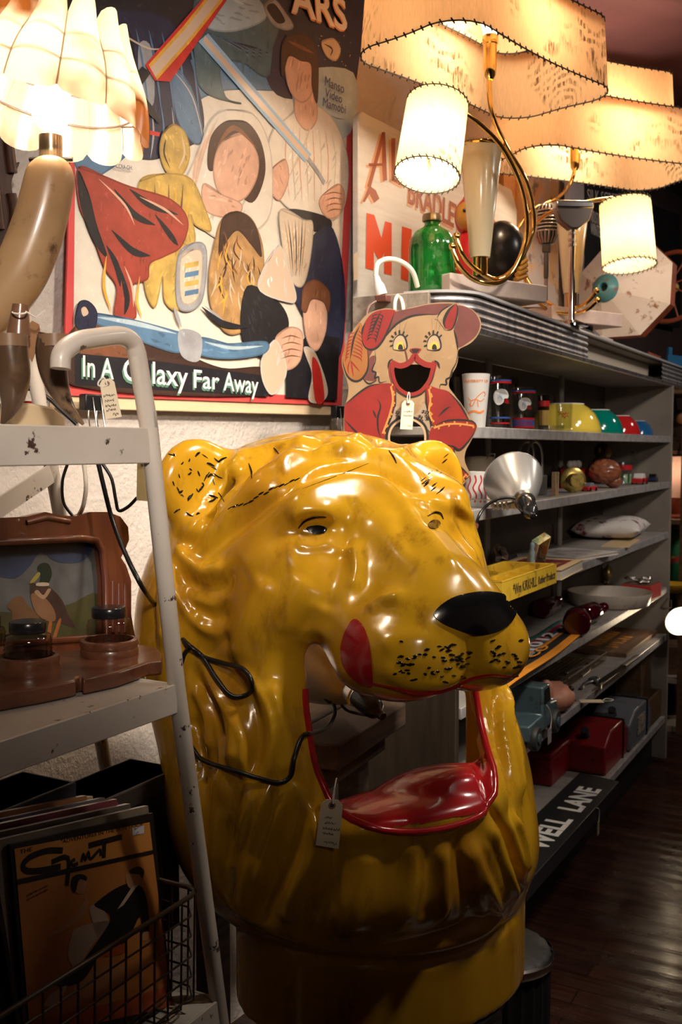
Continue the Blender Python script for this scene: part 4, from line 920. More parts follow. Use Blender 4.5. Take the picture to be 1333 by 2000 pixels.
pliers('pliers', 'grey steel pliers lying in front of the wire basket', 1160, 1330, R(10), .24); pliers('wrench', 'dark steel tongs lying on the wire basket behind the knife', 1150, 1300, R(-2), .36)
tagm = mat('manila_card', (.78, .68, .50), .8, vary=(8, (.70, .60, .42), .4, .7)); stringm = mat('white_string', (.8, .76, .7), .9)
t, k = lay('price_tag', 'blank cream price tag lying on the shelf in front of the pliers', 'price tag', 1156, 1370, z5, R(-62)); mb = MB(); mb.box((0, 0, .001), (.075, .04, .0008)); mb.build('card', tagm, t); mb = MB(); mb.tube(catmull([(.036, 0, .002), (.05, .02, .004), (.07, 0, .006), (.055, -.02, .006), (.04, -.005, .003)], 5), .0016, 5); mb.build('string', stringm, t)
t, k = lay('rubber_mask', 'pink rubber face mask lying between the toy truck and the tools', 'mask', 1098, 1388, z5, R(25)); pinkm = mat('pink_rubber', (.55, .25, .17), .45, vary=(12, (.42, .16, .10), .4, .7), bump=(30, .3, .003))
mb = MB(); mb.ell((0, .03, .045), (.085, .07, .045), 24, 16); mb.ell((.045, .005, .055), (.035, .03, .028), 16, 10); mb.ell((-.075, .06, .075), (.014, .025, .040), 12, 8); mb.ell((-.03, .10, .07), (.012, .022, .035), 12, 8); mb.build('face', pinkm, t, 60)
for dx, dy in ((.005, -.026), (.050, -.012)): mb = MB(); mb.ell((dx - .015, dy, .072), (.013, .010, .009), 12, 8); mb.build('eye_hole', blackpt, t, 60)
mb = MB(); mb.tube(catmull([(.01, -.043, .03), (.045, -.034, .026), (.075, -.012, .03)], 5), .004, 6); mb.build('mouth', mat('mask_mouth', (.25, .06, .05), .4), t)
t, k = lay('toy_truck', 'blue grey pressed steel toy truck at the near end of the shelf', 'toy truck', 1062, 1452, z5, R(2)); bg = mat('blue_grey_steel', (.10, .155, .18), .3, metal=.4, spots=(40, (.05, .06, .06), .55, .66))
mb = MB(); mb.prism([(-.12, .03), (-.12, .075), (.01, .075), (.01, .155), (.075, .155), (.095, .095), (.16, .088), (.175, .06), (.175, .03)], -.055, .055); o = mb.build('cab_body', bg, t, 35, .005); o.matrix_basis = Matrix.Translation((0, .06, 0)) @ Matrix.Rotation(R(90), 4, 'X')
for sy in (-1, 1): mb = MB(); mb.prism([(.022, .105), (.022, .145), (.070, .145), (.084, .105)], -.001, .001); o = mb.build('side_window', blackpt, t); o.matrix_basis = Matrix.Translation((0, .06 + sy * .056, 0)) @ Matrix.Rotation(R(90), 4, 'X')
for sx in (-.08, .12):
    for sy in (-1, 1):
        mb = MB(); mb.T = Matrix.Translation((sx, .06 + sy * .058, .034)) @ Matrix.Rotation(R(90), 4, 'X'); mb.lathe([(.0005, -.012), (.03, -.012), (.034, -.006), (.034, .006), (.03, .012), (.0005, .012)], 22); w_ = mb.build('wheel', mat('dark_rubber', (.03, .032, .034), .5), t, 40)
        mb = MB(); mb.T = Matrix.Translation((sx, .06 + sy * .066, .034)) @ Matrix.Rotation(R(90), 4, 'X'); mb.lathe([(.0005, -.010), (.014, -.008), (.014, .008), (.0005, .010)], 16); mb.build('hub', bg, w_, 40)
mb = MB(); mb.ell((.178, .03, .075), (.008, .013, .013), 12, 8); mb.build('headlamp', steel, t, 60)
t2 = thing('price_tag', 'small dark grey price tag hanging by a string from the toy truck', 'price tag', t.matrix_basis @ Matrix.Translation((.05, -.004, .03)) @ Matrix.Rotation(R(90), 4, 'X')); mb = MB(); mb.box((0, -.02, 0), (.035, .045, .001)); mb.build('card', mat('grey_card', (.22, .19, .18), .8), t2); mb = MB(); mb.tube(catmull([(0, 0, .002), (.002, .03, .004), (-.02, .06, .004), (-.035, .075, 0)], 5), .0011, 5); mb.build('string', stringm, t2)
# ---- bottom shelf: cans, boxes, street sign
z6 = Z['s6']
def jerry(label, px, py, L, D, Hh, m, rot, grp=None):
    t, k = lay('fuel_can', label, 'can', px, py, z6, rot); mb = MB(); c = .03
    mb.prism([(-L / 2, .01), (-L / 2 + .01, 0), (L / 2 - .02, 0), (L / 2, .02), (L / 2, Hh * .62), (L / 2 - .05, Hh), (-L / 2 + .09, Hh), (-L / 2, Hh * .72)], 0, D); o = mb.build('can_body', m, t, 35, .012); o.matrix_basis = Matrix.Translation((0, D, 0)) @ Matrix.Rotation(R(90), 4, 'X')
    for x in (L * .28,):
        mb = MB(); mb.box((x, D / 2, Hh / 2), (.016, D + .008, Hh + .008)); mb.build('strap_groove', blackpt, t, 35, .003)
    mb = MB(); mb.box((L * .40, D / 2, Hh * .99), (L * .13, D * .45, .004)); mb.build('recessed_plate', mat('dark_plate', (.03, .03, .032), .4), t)
    mb = MB(); mb.cyl((-L * .36, D * .5, Hh * .85), (-L * .36 - .02, D * .5, Hh * .85 + .03), .016, n=14); mb.build('cap', mat('dark_plate', (.03, .03, .032), .4), t); return t
redcan = mat('red_can_paint', (.26, .012, .016), .35, spots=(30, (.10, .01, .01), .55, .7)); greycan = mat('grey_can_paint', (.15, .16, .19), .4, spots=(30, (.08, .08, .09), .55, .7))
jerry('big red metal fuel can standing behind the black street sign', 1205, 1493, .34, .17, .148, redcan, R(0))
t = jerry('grey metal fuel can behind the big red one', 1252, 1447, .38, .16, .148, greycan, R(0))
mb = MB(); mb.box((-.005, -.003, .075), (.12, .004, .07)); mb.build('paper_label', mat('printed_label', (.42, .37, .30), .7, vary=(90, (.15, .13, .12), .45, .55)), t)
t, k = lay('tool_box', 'small dark red metal box at the near end of the bottom shelf', 'box', 1105, 1512, z6, R(0)); mb = MB(); mb.box((-.02, .08, .05), (.30, .16, .10)); mb.build('box_body', redcan, t, 35, .008); mb = MB(); mb.box((-.02, .08, .108), (.304, .164, .022)); mb.build('box_lid', redcan, t, 35, .006)
bw = woodm('box_wood', (.07, .035, .016), (.16, .085, .04), 5, .6, 0)
t, k = lay('wooden_box', 'open brown wooden box at the far end of the bottom shelf', 'box', 1278, 1413, z6, R(0)); mb = MB()
for c, d in (((0, .09, .006), (.30, .18, .012)), ((0, .005, .06), (.30, .010, .12)), ((0, .175, .06), (.30, .010, .12)), ((-.145, .09, .06), (.010, .16, .12)), ((.145, .09, .06), (.010, .16, .12))): mb.box(c, d)
mb.build('box_wall', bw, t, 35, .001)
w = t.matrix_basis @ Matrix.Translation((.0, .09, .014)); t2 = thing('card_file', 'tall dark wooden box standing inside the open wooden box', 'box', w); mb = MB(); mb.box((0, 0, .13), (.20, .11, .26)); mb.build('box_body', bw, t2, 35, .003); mb = MB(); mb.box((0, 0, .268), (.21, .12, .014)); mb.build('box_lid', woodm('lid_wood', (.13, .07, .035), (.2, .11, .06), 5, .5, 0), t2, 35, .002)
zs = z6 + .05; A = hz(1134, 1508, zs); B = hz(1211, 1526, zs); C = hz(1031, 1725, zs)
u = (B - A); dirL = (B - C).normalized(); M = frame(B, dirL); iM = M.inverted(); a = iM @ A; wd = a.y
t = thing('street_sign', 'long black street sign with white letters reading WELL LANE lying on bottom shelf', 'street sign', M); SL = .95
mb = MB(); mb.prism([(0, 0), (a.x, a.y), (a.x - SL, a.y), (-SL, 0)], -.049, 0); mb.build('board', mat('black_sign_paint', (.014, .014, .016), .45, spots=(60, (.12, .11, .1), .68, .74)), t, 35, .002)
mb = MB(); inv = lambda px, py: (iM @ hz(px, py, zs))
e1 = inv(1178, 1543); l0 = inv(1100, 1600 - 20); lh = wd * .50; yb = wd * .22
fit_text(mb, 'LANE', (e1.x - .245, yb, .0006), (e1.x, yb, .0006), lh, bold=.035); fit_text(mb, 'WELL', (e1.x - .245 - .075 - .275, yb, .0006), (e1.x - .245 - .075, yb, .0006), lh, bold=.035)
mb.build('lettering', whitep, t, 0)
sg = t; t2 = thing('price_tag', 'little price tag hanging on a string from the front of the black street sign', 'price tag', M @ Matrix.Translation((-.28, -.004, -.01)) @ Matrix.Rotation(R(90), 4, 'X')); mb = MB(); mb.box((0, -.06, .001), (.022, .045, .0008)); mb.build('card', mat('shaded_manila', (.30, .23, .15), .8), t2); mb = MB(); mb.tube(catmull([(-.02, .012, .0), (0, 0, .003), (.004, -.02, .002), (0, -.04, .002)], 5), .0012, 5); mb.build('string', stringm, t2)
# ------------------------------------------------------------------ on the counter: two big lamps
zc = Z['top'] + .003
def shade_mat(name, col, tcol):
    m = bpy.data.materials.new(name); m.use_nodes = True; t = m.node_tree; t.nodes.clear(); o = t.nodes.new('ShaderNodeOutputMaterial')
    v = coords(t); d = t.nodes.new('ShaderNodeBsdfDiffuse'); tr = t.nodes.new('ShaderNodeBsdfTranslucent'); mx = t.nodes.new('ShaderNodeMixShader'); mx.inputs[0].default_value = .42
    st = t.nodes.new('ShaderNodeMapping'); st.inputs['Scale'].default_value = (60, 60, 9); tc = t.nodes.new('ShaderNodeTexCoord'); lk(t, tc.outputs['Object'], st.inputs['Vector'])
    blot = ramp(t, noise(t, v, 5.2, 2), [(.56, 0.), (.64, 1.)])
    vor = t.nodes.new('ShaderNodeTexWave'); vor.wave_type = 'RINGS'; vor.inputs['Scale'].default_value = 15; vor.inputs['Distortion'].default_value = 9; vor.inputs['Detail'].default_value = 3; lk(t, v, vor.inputs['Vector'])
    rg = ramp(t, vor.outputs['Fac'], [(.35, 1.), (.62, 0.)])
    fl = ramp(t, noise(t, st.outputs['Vector'], 2.2, 5, .7), [(.44, 0.), (.60, 1.)])
    m1 = t.nodes.new('ShaderNodeMath'); m1.operation = 'MULTIPLY'; lk(t, blot, m1.inputs[0]); lk(t, rg, m1.inputs[1])
    m2 = t.nodes.new('ShaderNodeMath'); m2.operation = 'MULTIPLY'; lk(t, m1.outputs[0], m2.inputs[0]); lk(t, fl, m2.inputs[1])
    fine = noise(t, st.outputs['Vector'], 4, 3)
    for node, c in ((d, col), (tr, tcol)):
        base = mix(t, ramp(t, fine, [(.35, 0.), (.7, 1.)]), c, tuple(x * .86 for x in c)); lk(t, mix(t, m2.outputs[0], base, (.13, .07, .035)), node.inputs[0])
    lk(t, d.outputs[0], mx.inputs[1]); lk(t, tr.outputs[0], mx.inputs[2]); lk(t, mx.outputs[0], o.inputs[0]); return m
fibre = shade_mat('parchment_fibreglass', (.74, .52, .32), (.92, .56, .29))
fibre2 = shade_mat('pale_fibreglass', (.80, .66, .45), (.95, .70, .38))
lacem = mat('black_lacing', (.02, .015, .012), .7)
cream = mat('cream_enamel_cone', (.86, .74, .50), .22, coat=.4); pinkw = mat('limed_wood', (.74, .60, .54), .55, vary=(18, (.64, .50, .44), .4, .7), spots=(45, (.82, .70, .64), .6, .7), bump=(30, .2, .001))
bulbm = mat('lit_bulb', (1, .9, .7), .4, emit=(1, .80, .52), es=25)
def rr_poly(L, W, r, sag=.0, n=6):                              # rounded rectangle with slightly hollowed long sides
    pts = []
    for cx, cy, a0 in ((L / 2 - r, W / 2 - r, 0), (-L / 2 + r, W / 2 - r, 90), (-L / 2 + r, -W / 2 + r, 180), (L / 2 - r, -W / 2 + r, 270)):
        for i in range(n + 1): a = R(a0 + 90 * i / n); pts.append((cx + r * math.cos(a), cy + r * math.sin(a)))
    out = []
    for i, p in enumerate(pts):
        q = pts[(i + 1) % len(pts)]; out.append(p)
        if (Vector(q) - Vector(p)).length > .08:
            for j in range(1, 10): u = j / 10; x = p[0] + (q[0] - p[0]) * u; y = p[1] + (q[1] - p[1]) * u; s = sag * math.sin(math.pi * u); x -= (s if abs(q[1] - p[1]) > abs(q[0] - p[0]) else 0) * (1 if x > 0 else -1) * .4; y -= (s if abs(q[0] - p[0]) > abs(q[1] - p[1]) else 0) * (1 if y > 0 else -1); out.append((x, y))
    return out
def loop_band(poly_b, zb, poly_t, z_t):
    n = len(poly_b); mb = MB(); rows = 5; vs = []
    for k in range(rows + 1):
        u = k / rows
        for a, b in zip(poly_b, poly_t): vs.append((a[0] * (1 - u) + b[0] * u, a[1] * (1 - u) + b[1] * u, zb * (1 - u) + z_t * u))
    mb.add(vs, [(k * n + i, k * n + (i + 1) % n, (k + 1) * n + (i + 1) % n, (k + 1) * n + i) for k in range(rows) for i in range(n)]); return mb
def lacing(mb, loop, r=.0019, every=.026):
    mb.tube(loop, r, 6, closed=True); acc = 0; L = len(loop)
    for i in range(L):
        a, b = Vector(loop[i]), Vector(loop[(i + 1) % L]); d = (b - a).length; s = every - acc
        while s < d: p = a + (b - a) * (s / d); dr = (b - a).normalized(); mb.tube([p - dr * .004 + Vector((0, 0, .006)), p + dr * .004 - Vector((0, 0, .006))], r * 1.05, 5); s += every
        acc = (acc + d) % every
def shade_tiers(t, z0, L, W, hh):
    tiers = ((L, W, z0, z0 + hh), (L * .70, W * .70, z0 + hh * .78, z0 + hh * 1.65))
    for j, (l, w, a, b) in enumerate(tiers):
        pb = rr_poly(l, w, w * .26, w * .05); ptp = rr_poly(l * .97, w * .97, w * .26, w * .05)
        s = loop_band(pb, a, ptp, b).build('shade', fibre, t, 60)
        for pl, z in ((pb, a), (ptp, b)):
            mb = MB(); lacing(mb, [(x, y, z) for x, y in pl]); mb.build('lacing', lacem, s, 0)
def bent(pts, n=8): return catmull([tuple(p) for p in pts], n)
BARS = []
def big_lamp(label, base_o, base_rot, shade_c, shade_rot, sL, sW, small_c, small_axis, small_r, small_h, cone_px, arms, tips, sock, power, fh=.020):
    M = Matrix.Translation(base_o) ; t = thing('table_lamp', label, 'lamp', M, 'brass lamps with laced parchment shades'); iM = M.inverted()
    rot = Matrix.Rotation(base_rot, 4, 'Z')
    mb = MB(); mb.T = rot; mb.box((.175, .0715, fh + .0225), (.35, .143, .045)); mb.build('wooden_base', pinkw, t, 35, .003)
    for fx, fy in ((.10, .03), (.10, .115), (.25, .06), (.25, .115)): mb = MB(); mb.T = rot; mb.cyl((fx, fy, 0), (fx, fy, fh + .001), .012, n=12); mb.build('foot', lacem, t)
    cb = iM @ cone_px; mb = MB(); mb.lathe([(.019, .0), (.019, .047), (.022, .050)], 20, tuple(cb)); mb.build('collar', brass, t, 40)
    mb = MB(); mb.lathe([(.0005, .046), (.025, .047), (.0535, .322), (.052, .325), (.0005, .320)], 32, tuple(cb)); mb.build('cone_body', cream, t, 50)
    mb = MB(); mb.lathe([(.053, .317), (.055, .320), (.054, .326), (.052, .326)], 32, tuple(cb)); mb.build('cone_rim', brass, t, 50)
    for a in arms: mb = MB(); mb.tube([iM @ p for p in bent(a)], .0062, 10); mb.build('arm', brass, t, 60)
    for p in tips: mb = MB(); q = iM @ p; mb.ell(q, (.010, .010, .010), 14, 10); mb.build('ball_tip', brass, t, 60)
    # big shade
    e = bpy.data.objects.new('shade_assembly', None); COL.objects.link(e); e.parent = t; e.matrix_basis = iM @ Matrix.Translation(shade_c) @ Matrix.Rotation(shade_rot, 4, 'Z')
    tiers = ((sL, sW, 0, .175), (sL * .70, sW * .70, .14, .30))
    for j, (l, w, a, b) in enumerate(tiers):
        pb = rr_poly(l, w, w * .26, w * .04); ptp = rr_poly(l * .965, w * .965, w * .26, w * .04)
        mb = loop_band(pb, a, ptp, b); mb.mat(lacem) if False else None
        o = mb.build('large_shade' if j == 0 else 'upper_shade', fibre, t, 60); o.matrix_basis = e.matrix_basis.copy(); o.matrix_basis = e.matrix_basis
        for pl, z in ((pb, a), (ptp, b)): mb = MB(); lacing(mb, [(x, y, z) for x, y in pl]); q = mb.build('lacing', lacem, o, 0)
    bpy.data.objects.remove(e)
    # socket under the big shade
    sc = iM @ sock; mb = MB(); mb.lathe([(.007, -.055), (.014, -.045), (.017, -.02), (.017, .03), (.0195, .032), (.0195, .05), (.016, .055)], 20, tuple(sc)); mb.build('socket', brass, t, 45)
    mb = MB(); mb.lathe([(.015, .05), (.022, .075), (.030, .105), (.026, .135), (.0005, .148)], 18, tuple(sc)); mb.build('bulb', bulbm, t, 60)
    # small drum shade
    q = Vector(small_axis).to_track_quat('Z', 'Y').to_matrix().to_4x4(); Ms = iM @ Matrix.Translation(small_c) @ q
    circ = [(math.cos(2 * math.pi * i / 36) * small_r, math.sin(2 * math.pi * i / 36) * small_r) for i in range(36)]; ct_ = [(x * .96, y * .96) for x, y in circ]
    o = loop_band(circ, -small_h / 2, ct_, small_h / 2).build('small_shade', fibre2, t, 60); o.matrix_basis = Ms
    for pl, z in ((circ, -small_h / 2), (ct_, small_h / 2)): mb = MB(); lacing(mb, [(x, y, z) for x, y in pl], .0014, .016); mb.build('lacing', lacem, o, 0)
    mb = MB(); mb.T = Ms; mb.ell((0, 0, -.01), (.026, .026, .034), 14, 10); mb.build('small_bulb', bulbm, t, 60)
    lamp('bulb_light', 'POINT', shade_c + Vector((0, 0, .10)), power[0], (1, .76, .52), .035)
    lamp('bulb_light', 'POINT', small_c - Vector(small_axis).normalized() * .012, power[1], (1, .78, .52), .03)
    return t
A1 = hz(938, 540, zc + .065)
s1c = Vector((.372, 2.62, 2.328))
def on_depth(px, py, Y): return at(px, py, Y)
yA = A1.y
arms1 = [
  [at(892, 462, yA - .06), at(905, 500, yA - .06), at(935, 530, yA - .02), at(975, 545, yA + .02), at(1015, 510, yA + .06), at(1043, 440, yA + .09), at(1030, 360, yA + .06), at(995, 295, yA + .02), at(968, 240, s1c.y), at(957, 190, s1c.y), at(957, 112, s1c.y)],
  [at(884, 482, yA - .10), at(898, 520, yA - .10), at(930, 548, yA - .05), at(975, 552, yA - .02), at(1008, 520, yA), at(1030, 450, yA + .01), at(1018, 365, yA - .02), at(982, 290, yA - .08), at(935, 240, yA - .16), at(880, 205, yA - .22), at(856, 200, yA - .24)]]
sm1 = at(845, 272, yA - .24)
rax = (at(858, 192, yA - .24) - at(835, 350, yA - .30)).normalized()
L1 = big_lamp('nearer brass table lamp with cream cone body on the counter, beside green bottle', hz(880, 568, zc + .020) - Vector((0, 0, .020)), math.atan2(.595, .804), s1c, math.atan2(.725, .69), .69, .345, sm1, rax, .074, .185, A1, arms1, [arms1[0][0], arms1[1][0]], at(958, 112, s1c.y), (10, 15))
A2 = hz(1116, 602, zc + .085); yB = A2.y; s2c = Vector((.83, 3.38, 2.30))
arms2 = [
  [at(1166, 568, yB - .05), at(1150, 588, yB - .04), at(1128, 600, yB - .02), at(1085, 600, yB), at(1040, 560, yB + .05), at(1012, 500, yB + .08), at(1012, 450, yB + .10), at(1040, 410, yB + .12), at(1090, 386, yB + .14), at(1116, 355, s2c.y), at(1124, 320, s2c.y), at(1124, 290, s2c.y)],
  [at(1168, 586, yB - .09), at(1148, 604, yB - .08), at(1120, 612, yB - .06), at(1075, 606, yB - .05), at(1036, 570, yB - .03), at(1022, 510, yB - .02), at(1035, 455, yB - .04), at(1070, 418, yB - .08), at(1130, 398, yB - .13), at(1190, 388, yB - .18), at(1222, 386, yB - .20)]]
sm2 = at(1226, 458, yB - .20); rax2 = (at(1220, 398, yB - .20) - at(1229, 522, yB - .23)).normalized()
L2 = big_lamp('farther brass table lamp with two-tier shade on the counter, above the microphones', A2 - Vector((.14, .0, .085)) - Vector((-.13, .14, 0)) * .5, math.atan2(.595, .804), s2c, math.atan2(.407, .914), .70, .34, sm2, rax2, .080, .195, A2, arms2, [arms2[0][0], arms2[1][0]], at(1124, 300, s2c.y), (4.5, 13), .040)
# ------------------------------------------------------------------ other things on the counter
t, k = stand('green_bottle', 'square-shouldered green glass water bottle with a metal cap on the counter', 'bottle', 842, .17, zc, R(20)); mb = MB(); w = .045
prof = [(.044, 0), (.047, .006), (.047, .135), (.045, .155), (.036, .174), (.019, .186), (.0165, .192), (.0165, .206)]; prof = [(r * 1.2, z * 1.03) for r, z in prof]
mb.lathe(prof, 48, wob=lambda a, i: 1 + (.07 * abs(math.cos(2 * a)) ** .5 * (i < 5) - .03 + .012 * math.cos(24 * a) * (1 <= i <= 2)))
m, tt, bb = nt('green_glass'); bb.inputs['Base Color'].default_value = (.02, .34, .05, 1); bb.inputs['Roughness'].default_value = .08; bb.inputs['Transmission Weight'].default_value = .55; bb.inputs['Coat Weight'].default_value = .4
fr_ = ramp(tt, noise(tt, coords(tt), 28, 6, .7), [(.52, 0.), (.66, 1.)]); lk(tt, mix(tt, fr_, (.02, .36, .05), (.16, .48, .16)), bb.inputs['Base Color'])
mb.build('bottle_wall', m, t, 50); mb = MB(); mb.lathe([(.0005, .224), (.023, .223), (.025, .218), (.025, .206), (.022, .204)], 28); mb.build('cap', mat('dull_gold_cap', (.32, .24, .14), .35, metal=.8), t, 40)
# painted plaster figure with red hood and a big black ball
t, k = stand('plaster_figure', 'painted plaster figure in a red hood holding a big black ball', 'figurine', 918, .245, zc, -math.atan2(DS.y, DS.x)); t.matrix_basis = t.matrix_basis @ Matrix.Scale(1.28, 4); ypl = mat('yellow_plaster', (.62, .33, .06), .35, vary=(14, (.45, .2, .04), .4, .7)); gpl = mat('green_plaster', (.25, .38, .04), .4)
mb = MB(); mb.lathe([(.0005, 0), (.075, .002), (.078, .02), (.066, .03), (.0005, .032)], 28); mb.build('green_base', gpl, t, 50)
mb = MB(); mb.lathe([(.0005, .03), (.070, .032), (.074, .06), (.066, .10), (.058, .14), (.050, .18), (.030, .205), (.0005, .21)], 28); mb.build('robe', redpt, t, 60)
mb = MB(); mb.ell((0, 0, .245), (.040, .040, .048), 20, 14); mb.cyl((0, 0, .27), (.0, 0, .315), .030, .006, 16); mb.build('hood', redpt, t, 60); mb = MB(); mb.ell((-.012, -.022, .243), (.028, .026, .034), 16, 12); mb.build('face', ypl, t, 60)
for dx in (-.022, -.002): mb = MB(); mb.ell((dx, -.047, .250), (.004, .003, .004), 8, 6); mb.build('eye', blackpt, t)
mb = MB(); mb.tube(catmull([(-.055, -.02, .17), (-.075, -.05, .13), (-.05, -.075, .10)], 6), [.022] * 6 + [.018] * 6 + [.015], 12); mb.build('sleeve', ypl, t, 60)
mb = MB(); mb.ell((.062, -.055, .150), (.056, .05, .075), 22, 16); mb.build('black_ball', blackpt, t, 60)
for j in range(4): mb = MB(); mb.tube([(.085 + .004 * j, -.105 + .006 * j, .085 + .012 * j), (.115, -.07, .10 + .012 * j)], .006, 8); mb.build('finger', ypl, t, 60)
# microphone with chrome grille on a stand
t, k = stand('microphone', 'chrome ribbed vintage microphone on a thin stand between the two lamps', 'microphone', 1063, .16, zc, R(10)); t.matrix_basis = t.matrix_basis @ Matrix.Diagonal((1.15, 1.15, 1.05, 1)); mch = mat('old_chrome', (.50, .49, .49), .22, metal=1); drk = mat('grille_dark', (.02, .02, .022), .5)
sc_ = 1.05; mb = MB(); hz0, hz1 = .29, .415; mb.lathe([(.0005, hz0), (.018, hz0 + .004), (.026, hz0 + .025), (.027, hz0 + .06), (.026, hz1 - .02), (.018, hz1 - .004), (.0005, hz1)], 24); mb.build('inner_grille', drk, t, 60)
mb = MB()
for j in range(7): z = hz0 + .040 + j * .0105; mb.tube([(math.cos(a) * .029, math.sin(a) * .029, z) for a in [2 * math.pi * i / 24 for i in range(24)]], .0032, 6, closed=True)
for j in range(16):
    a = 2 * math.pi * j / 16; ca, sa = math.cos(a), math.sin(a); mb.tube([(ca * .029, sa * .029, hz0 + .042), (ca * .028, sa * .028, hz0 + .024), (ca * .018, sa * .018, hz0 + .003)], .0030, 6); mb.tube([(ca * .029, sa * .029, hz1 - .022), (ca * .025, sa * .025, hz1 - .008), (ca * .012, sa * .012, hz1 + .001)], .0030, 6)
mb.tube([(0.0, -.030, hz0 + .03), (0, -.031, hz1 - .02)], .005, 8); mb.build('grille_ribs', mch, t, 60)
mb = MB(); mb.box((0, 0, .278), (.028, .022, .028)); mb.box((0, 0, .225), (.022, .012, .085)); mb.build('yoke', mat('dark_yoke', (.10, .10, .105), .3, metal=.8), t, 35, .003)
mb = MB(); mb.box((0, -.0075, .225), (.014, .002, .07)); mb.build('yoke_plate', mch, t, 35); mb = MB(); mb.cyl((0, 0, .012), (0, 0, .19), .0055, n=12); mb.build('stand_rod', mch, t); mb = MB(); mb.lathe([(.0005, .014), (.03, .010), (.042, .004), (.042, 0), (.0005, 0)], 24); mb.build('stand_base', drk, t, 50)
t, k = stand('microphone', 'wedge-headed chrome microphone on a bright chrome stand, right of ribbed microphone', 'microphone', 1113, .0, zc, R(-56))
mb = MB(); mb.prism([(-.058, .352), (-.046, .316), (-.012, .290), (.012, .290), (.046, .316), (.058, .352)], -.020, .020); o = mb.build('head_lower', mat('dark_bronze', (.13, .11, .10), .3, metal=.8), t, 35, .004); o.matrix_basis = Matrix.Rotation(R(90), 4, 'X')
mb = MB(); mb.box((0, 0, .362), (.118, .044, .024)); mb.build('head_top', mch, t, 35, .006); mb = MB(); mb.cyl((0, 0, .01), (0, 0, .295), .0095, n=16); mb.build('stand_rod', chrome, t)
for z in (.24, .255, .275): mb = MB(); mb.cyl((0, 0, z), (0, 0, z + .008), .0125, n=16); mb.build('ring', mch, t)
mb = MB(); mb.lathe([(.0005, .022), (.016, .02), (.05, .006), (.05, 0), (.0005, 0)], 24); mb.build('stand_base', chrome, t, 50)
t, k = stand('cable_coil', 'loosely coiled dark cable lying at the foot of the wedge-headed microphone', 'cable', 1126, .075, zc); mb = MB(); pts = []
rn = random.Random(2)
for i in range(150): a = i * .26; r = .055 + .010 * math.sin(a * .37) ; pts.append((math.cos(a) * r * 1.15, math.sin(a) * r * .75, .006 + .045 * (i / 150) + .006 * math.sin(a * 1.7)))
mb.tube(pts, .0032, 6); mb.build('cable', mat('grey_rubber_cable', (.10, .09, .085), .5), t, 60)
# octagonal rusty lamp housing with teal hub
t, k = stand('octagonal_reflector', 'big octagonal white rusted metal reflector with a teal hub', 'reflector', 1222, .20, zc, 0); wc = t.matrix_basis.translation; fd = Vector((-.62, -.76, .10)).normalized()
Yo = next(y for y in [wc.y + .2 - .01 * i for i in range(120)] if (at(1182, 562, y) - W0).dot(NW) > .21); cpos = at(1182, 562, Yo); M = frame(cpos, Vector((-fd.y, fd.x, 0)), fd); t.matrix_basis = M
rust = mat('rusty_white_enamel', (.80, .76, .72), .4, spots=(13, (.28, .12, .06), .56, .62), vary=(5, (.72, .64, .56), .4, .7)); ors = mat('rusty_orange', (.42, .10, .04), .55, vary=(12, (.25, .06, .03), .4, .7))
mb = MB(); ang = [R(22.5 + 45 * i) for i in range(8)]; vs = []
cen_ = Vector((.055, .005))
for r, z, cxx in ((.034, .0, 0), (.205, -.055, 1), (.205, -.10, 1)): vs += [(cen_.x * cxx + math.cos(a) * r, cen_.y * cxx + math.sin(a) * r, z) for a in ang]
mb.add(vs, [(i, (i + 1) % 8, 8 + (i + 1) % 8, 8 + i) for i in range(8)]); mb.build('front_facets', rust, t, 10)
mb = MB(); mb.add(vs, [(8 + i, 8 + (i + 1) % 8, 16 + (i + 1) % 8, 16 + i) for i in range(8)]); mb.build('orange_rim', ors, t, 10)
mb = MB(); mb.lathe([(.0165, -.02), (.0175, .014), (.022, .016), (.055, -.004), (.056, -.010), (.05, -.012)], 28); mb.build('teal_hub', mat('teal_enamel', (.10, .32, .36), .35, spots=(30, (.25, .14, .07), .58, .66)), t, 50)
mb = MB(); mb.lathe([(.0005, -.015), (.0165, -.014)], 20); mb.build('hub_hole', blackpt, t, 50)
t, k = stand('spoked_iron_wheel', 'rusty orange spoked iron wheel leaning beyond the octagonal reflector', 'wheel', 1318, .20, zc); cpos = at(1312, 560, wc.y + .22); t.matrix_basis = frame(cpos, DS, Vector((-.7, -.7, .15))); mb = MB(); mb.tube([(math.cos(a) * .145, math.sin(a) * .145, 0) for a in [2 * math.pi * i / 40 for i in range(40)]], .010, 8, closed=True); mb.build('rim', ors, t, 60)
for i in range(8): a = math.pi / 4 * i; mb = MB(); mb.tube([(math.cos(a) * .02, math.sin(a) * .02, .02), (math.cos(a) * .145, math.sin(a) * .145, 0)], .004, 6); mb.build('spoke', ors, t)
mb = MB(); mb.cyl((0, 0, -.02), (0, 0, .03), .024, n=18); mb.build('hub', mat('yellow_hub', (.62, .42, .08), .4), t, 40)
t, k = stand('blue_bracket', 'bright blue painted metal bracket on the counter at the right', 'bracket', 1318, .06, zc, R(-20)); mb = MB(); mb.box((0, 0, .035), (.16, .012, .07)); mb.box((0, .03, .006), (.16, .06, .012)); mb.box((-.06, .0, .085), (.03, .012, .04)); mb.build('bracket_body', mat('bright_blue_paint', (.03, .19, .42), .45), t, 35, .002)
t, k = stand('orange_plate', 'rusty orange triangular plate lying in front of the octagonal reflector', 'plate', 1275, .05, zc, 0); mb = MB(); mb.prism([(-.12, 0), (.14, 0), (.06, .09)], 0, .035); mb.build('plate_body', ors, t, 35, .002)
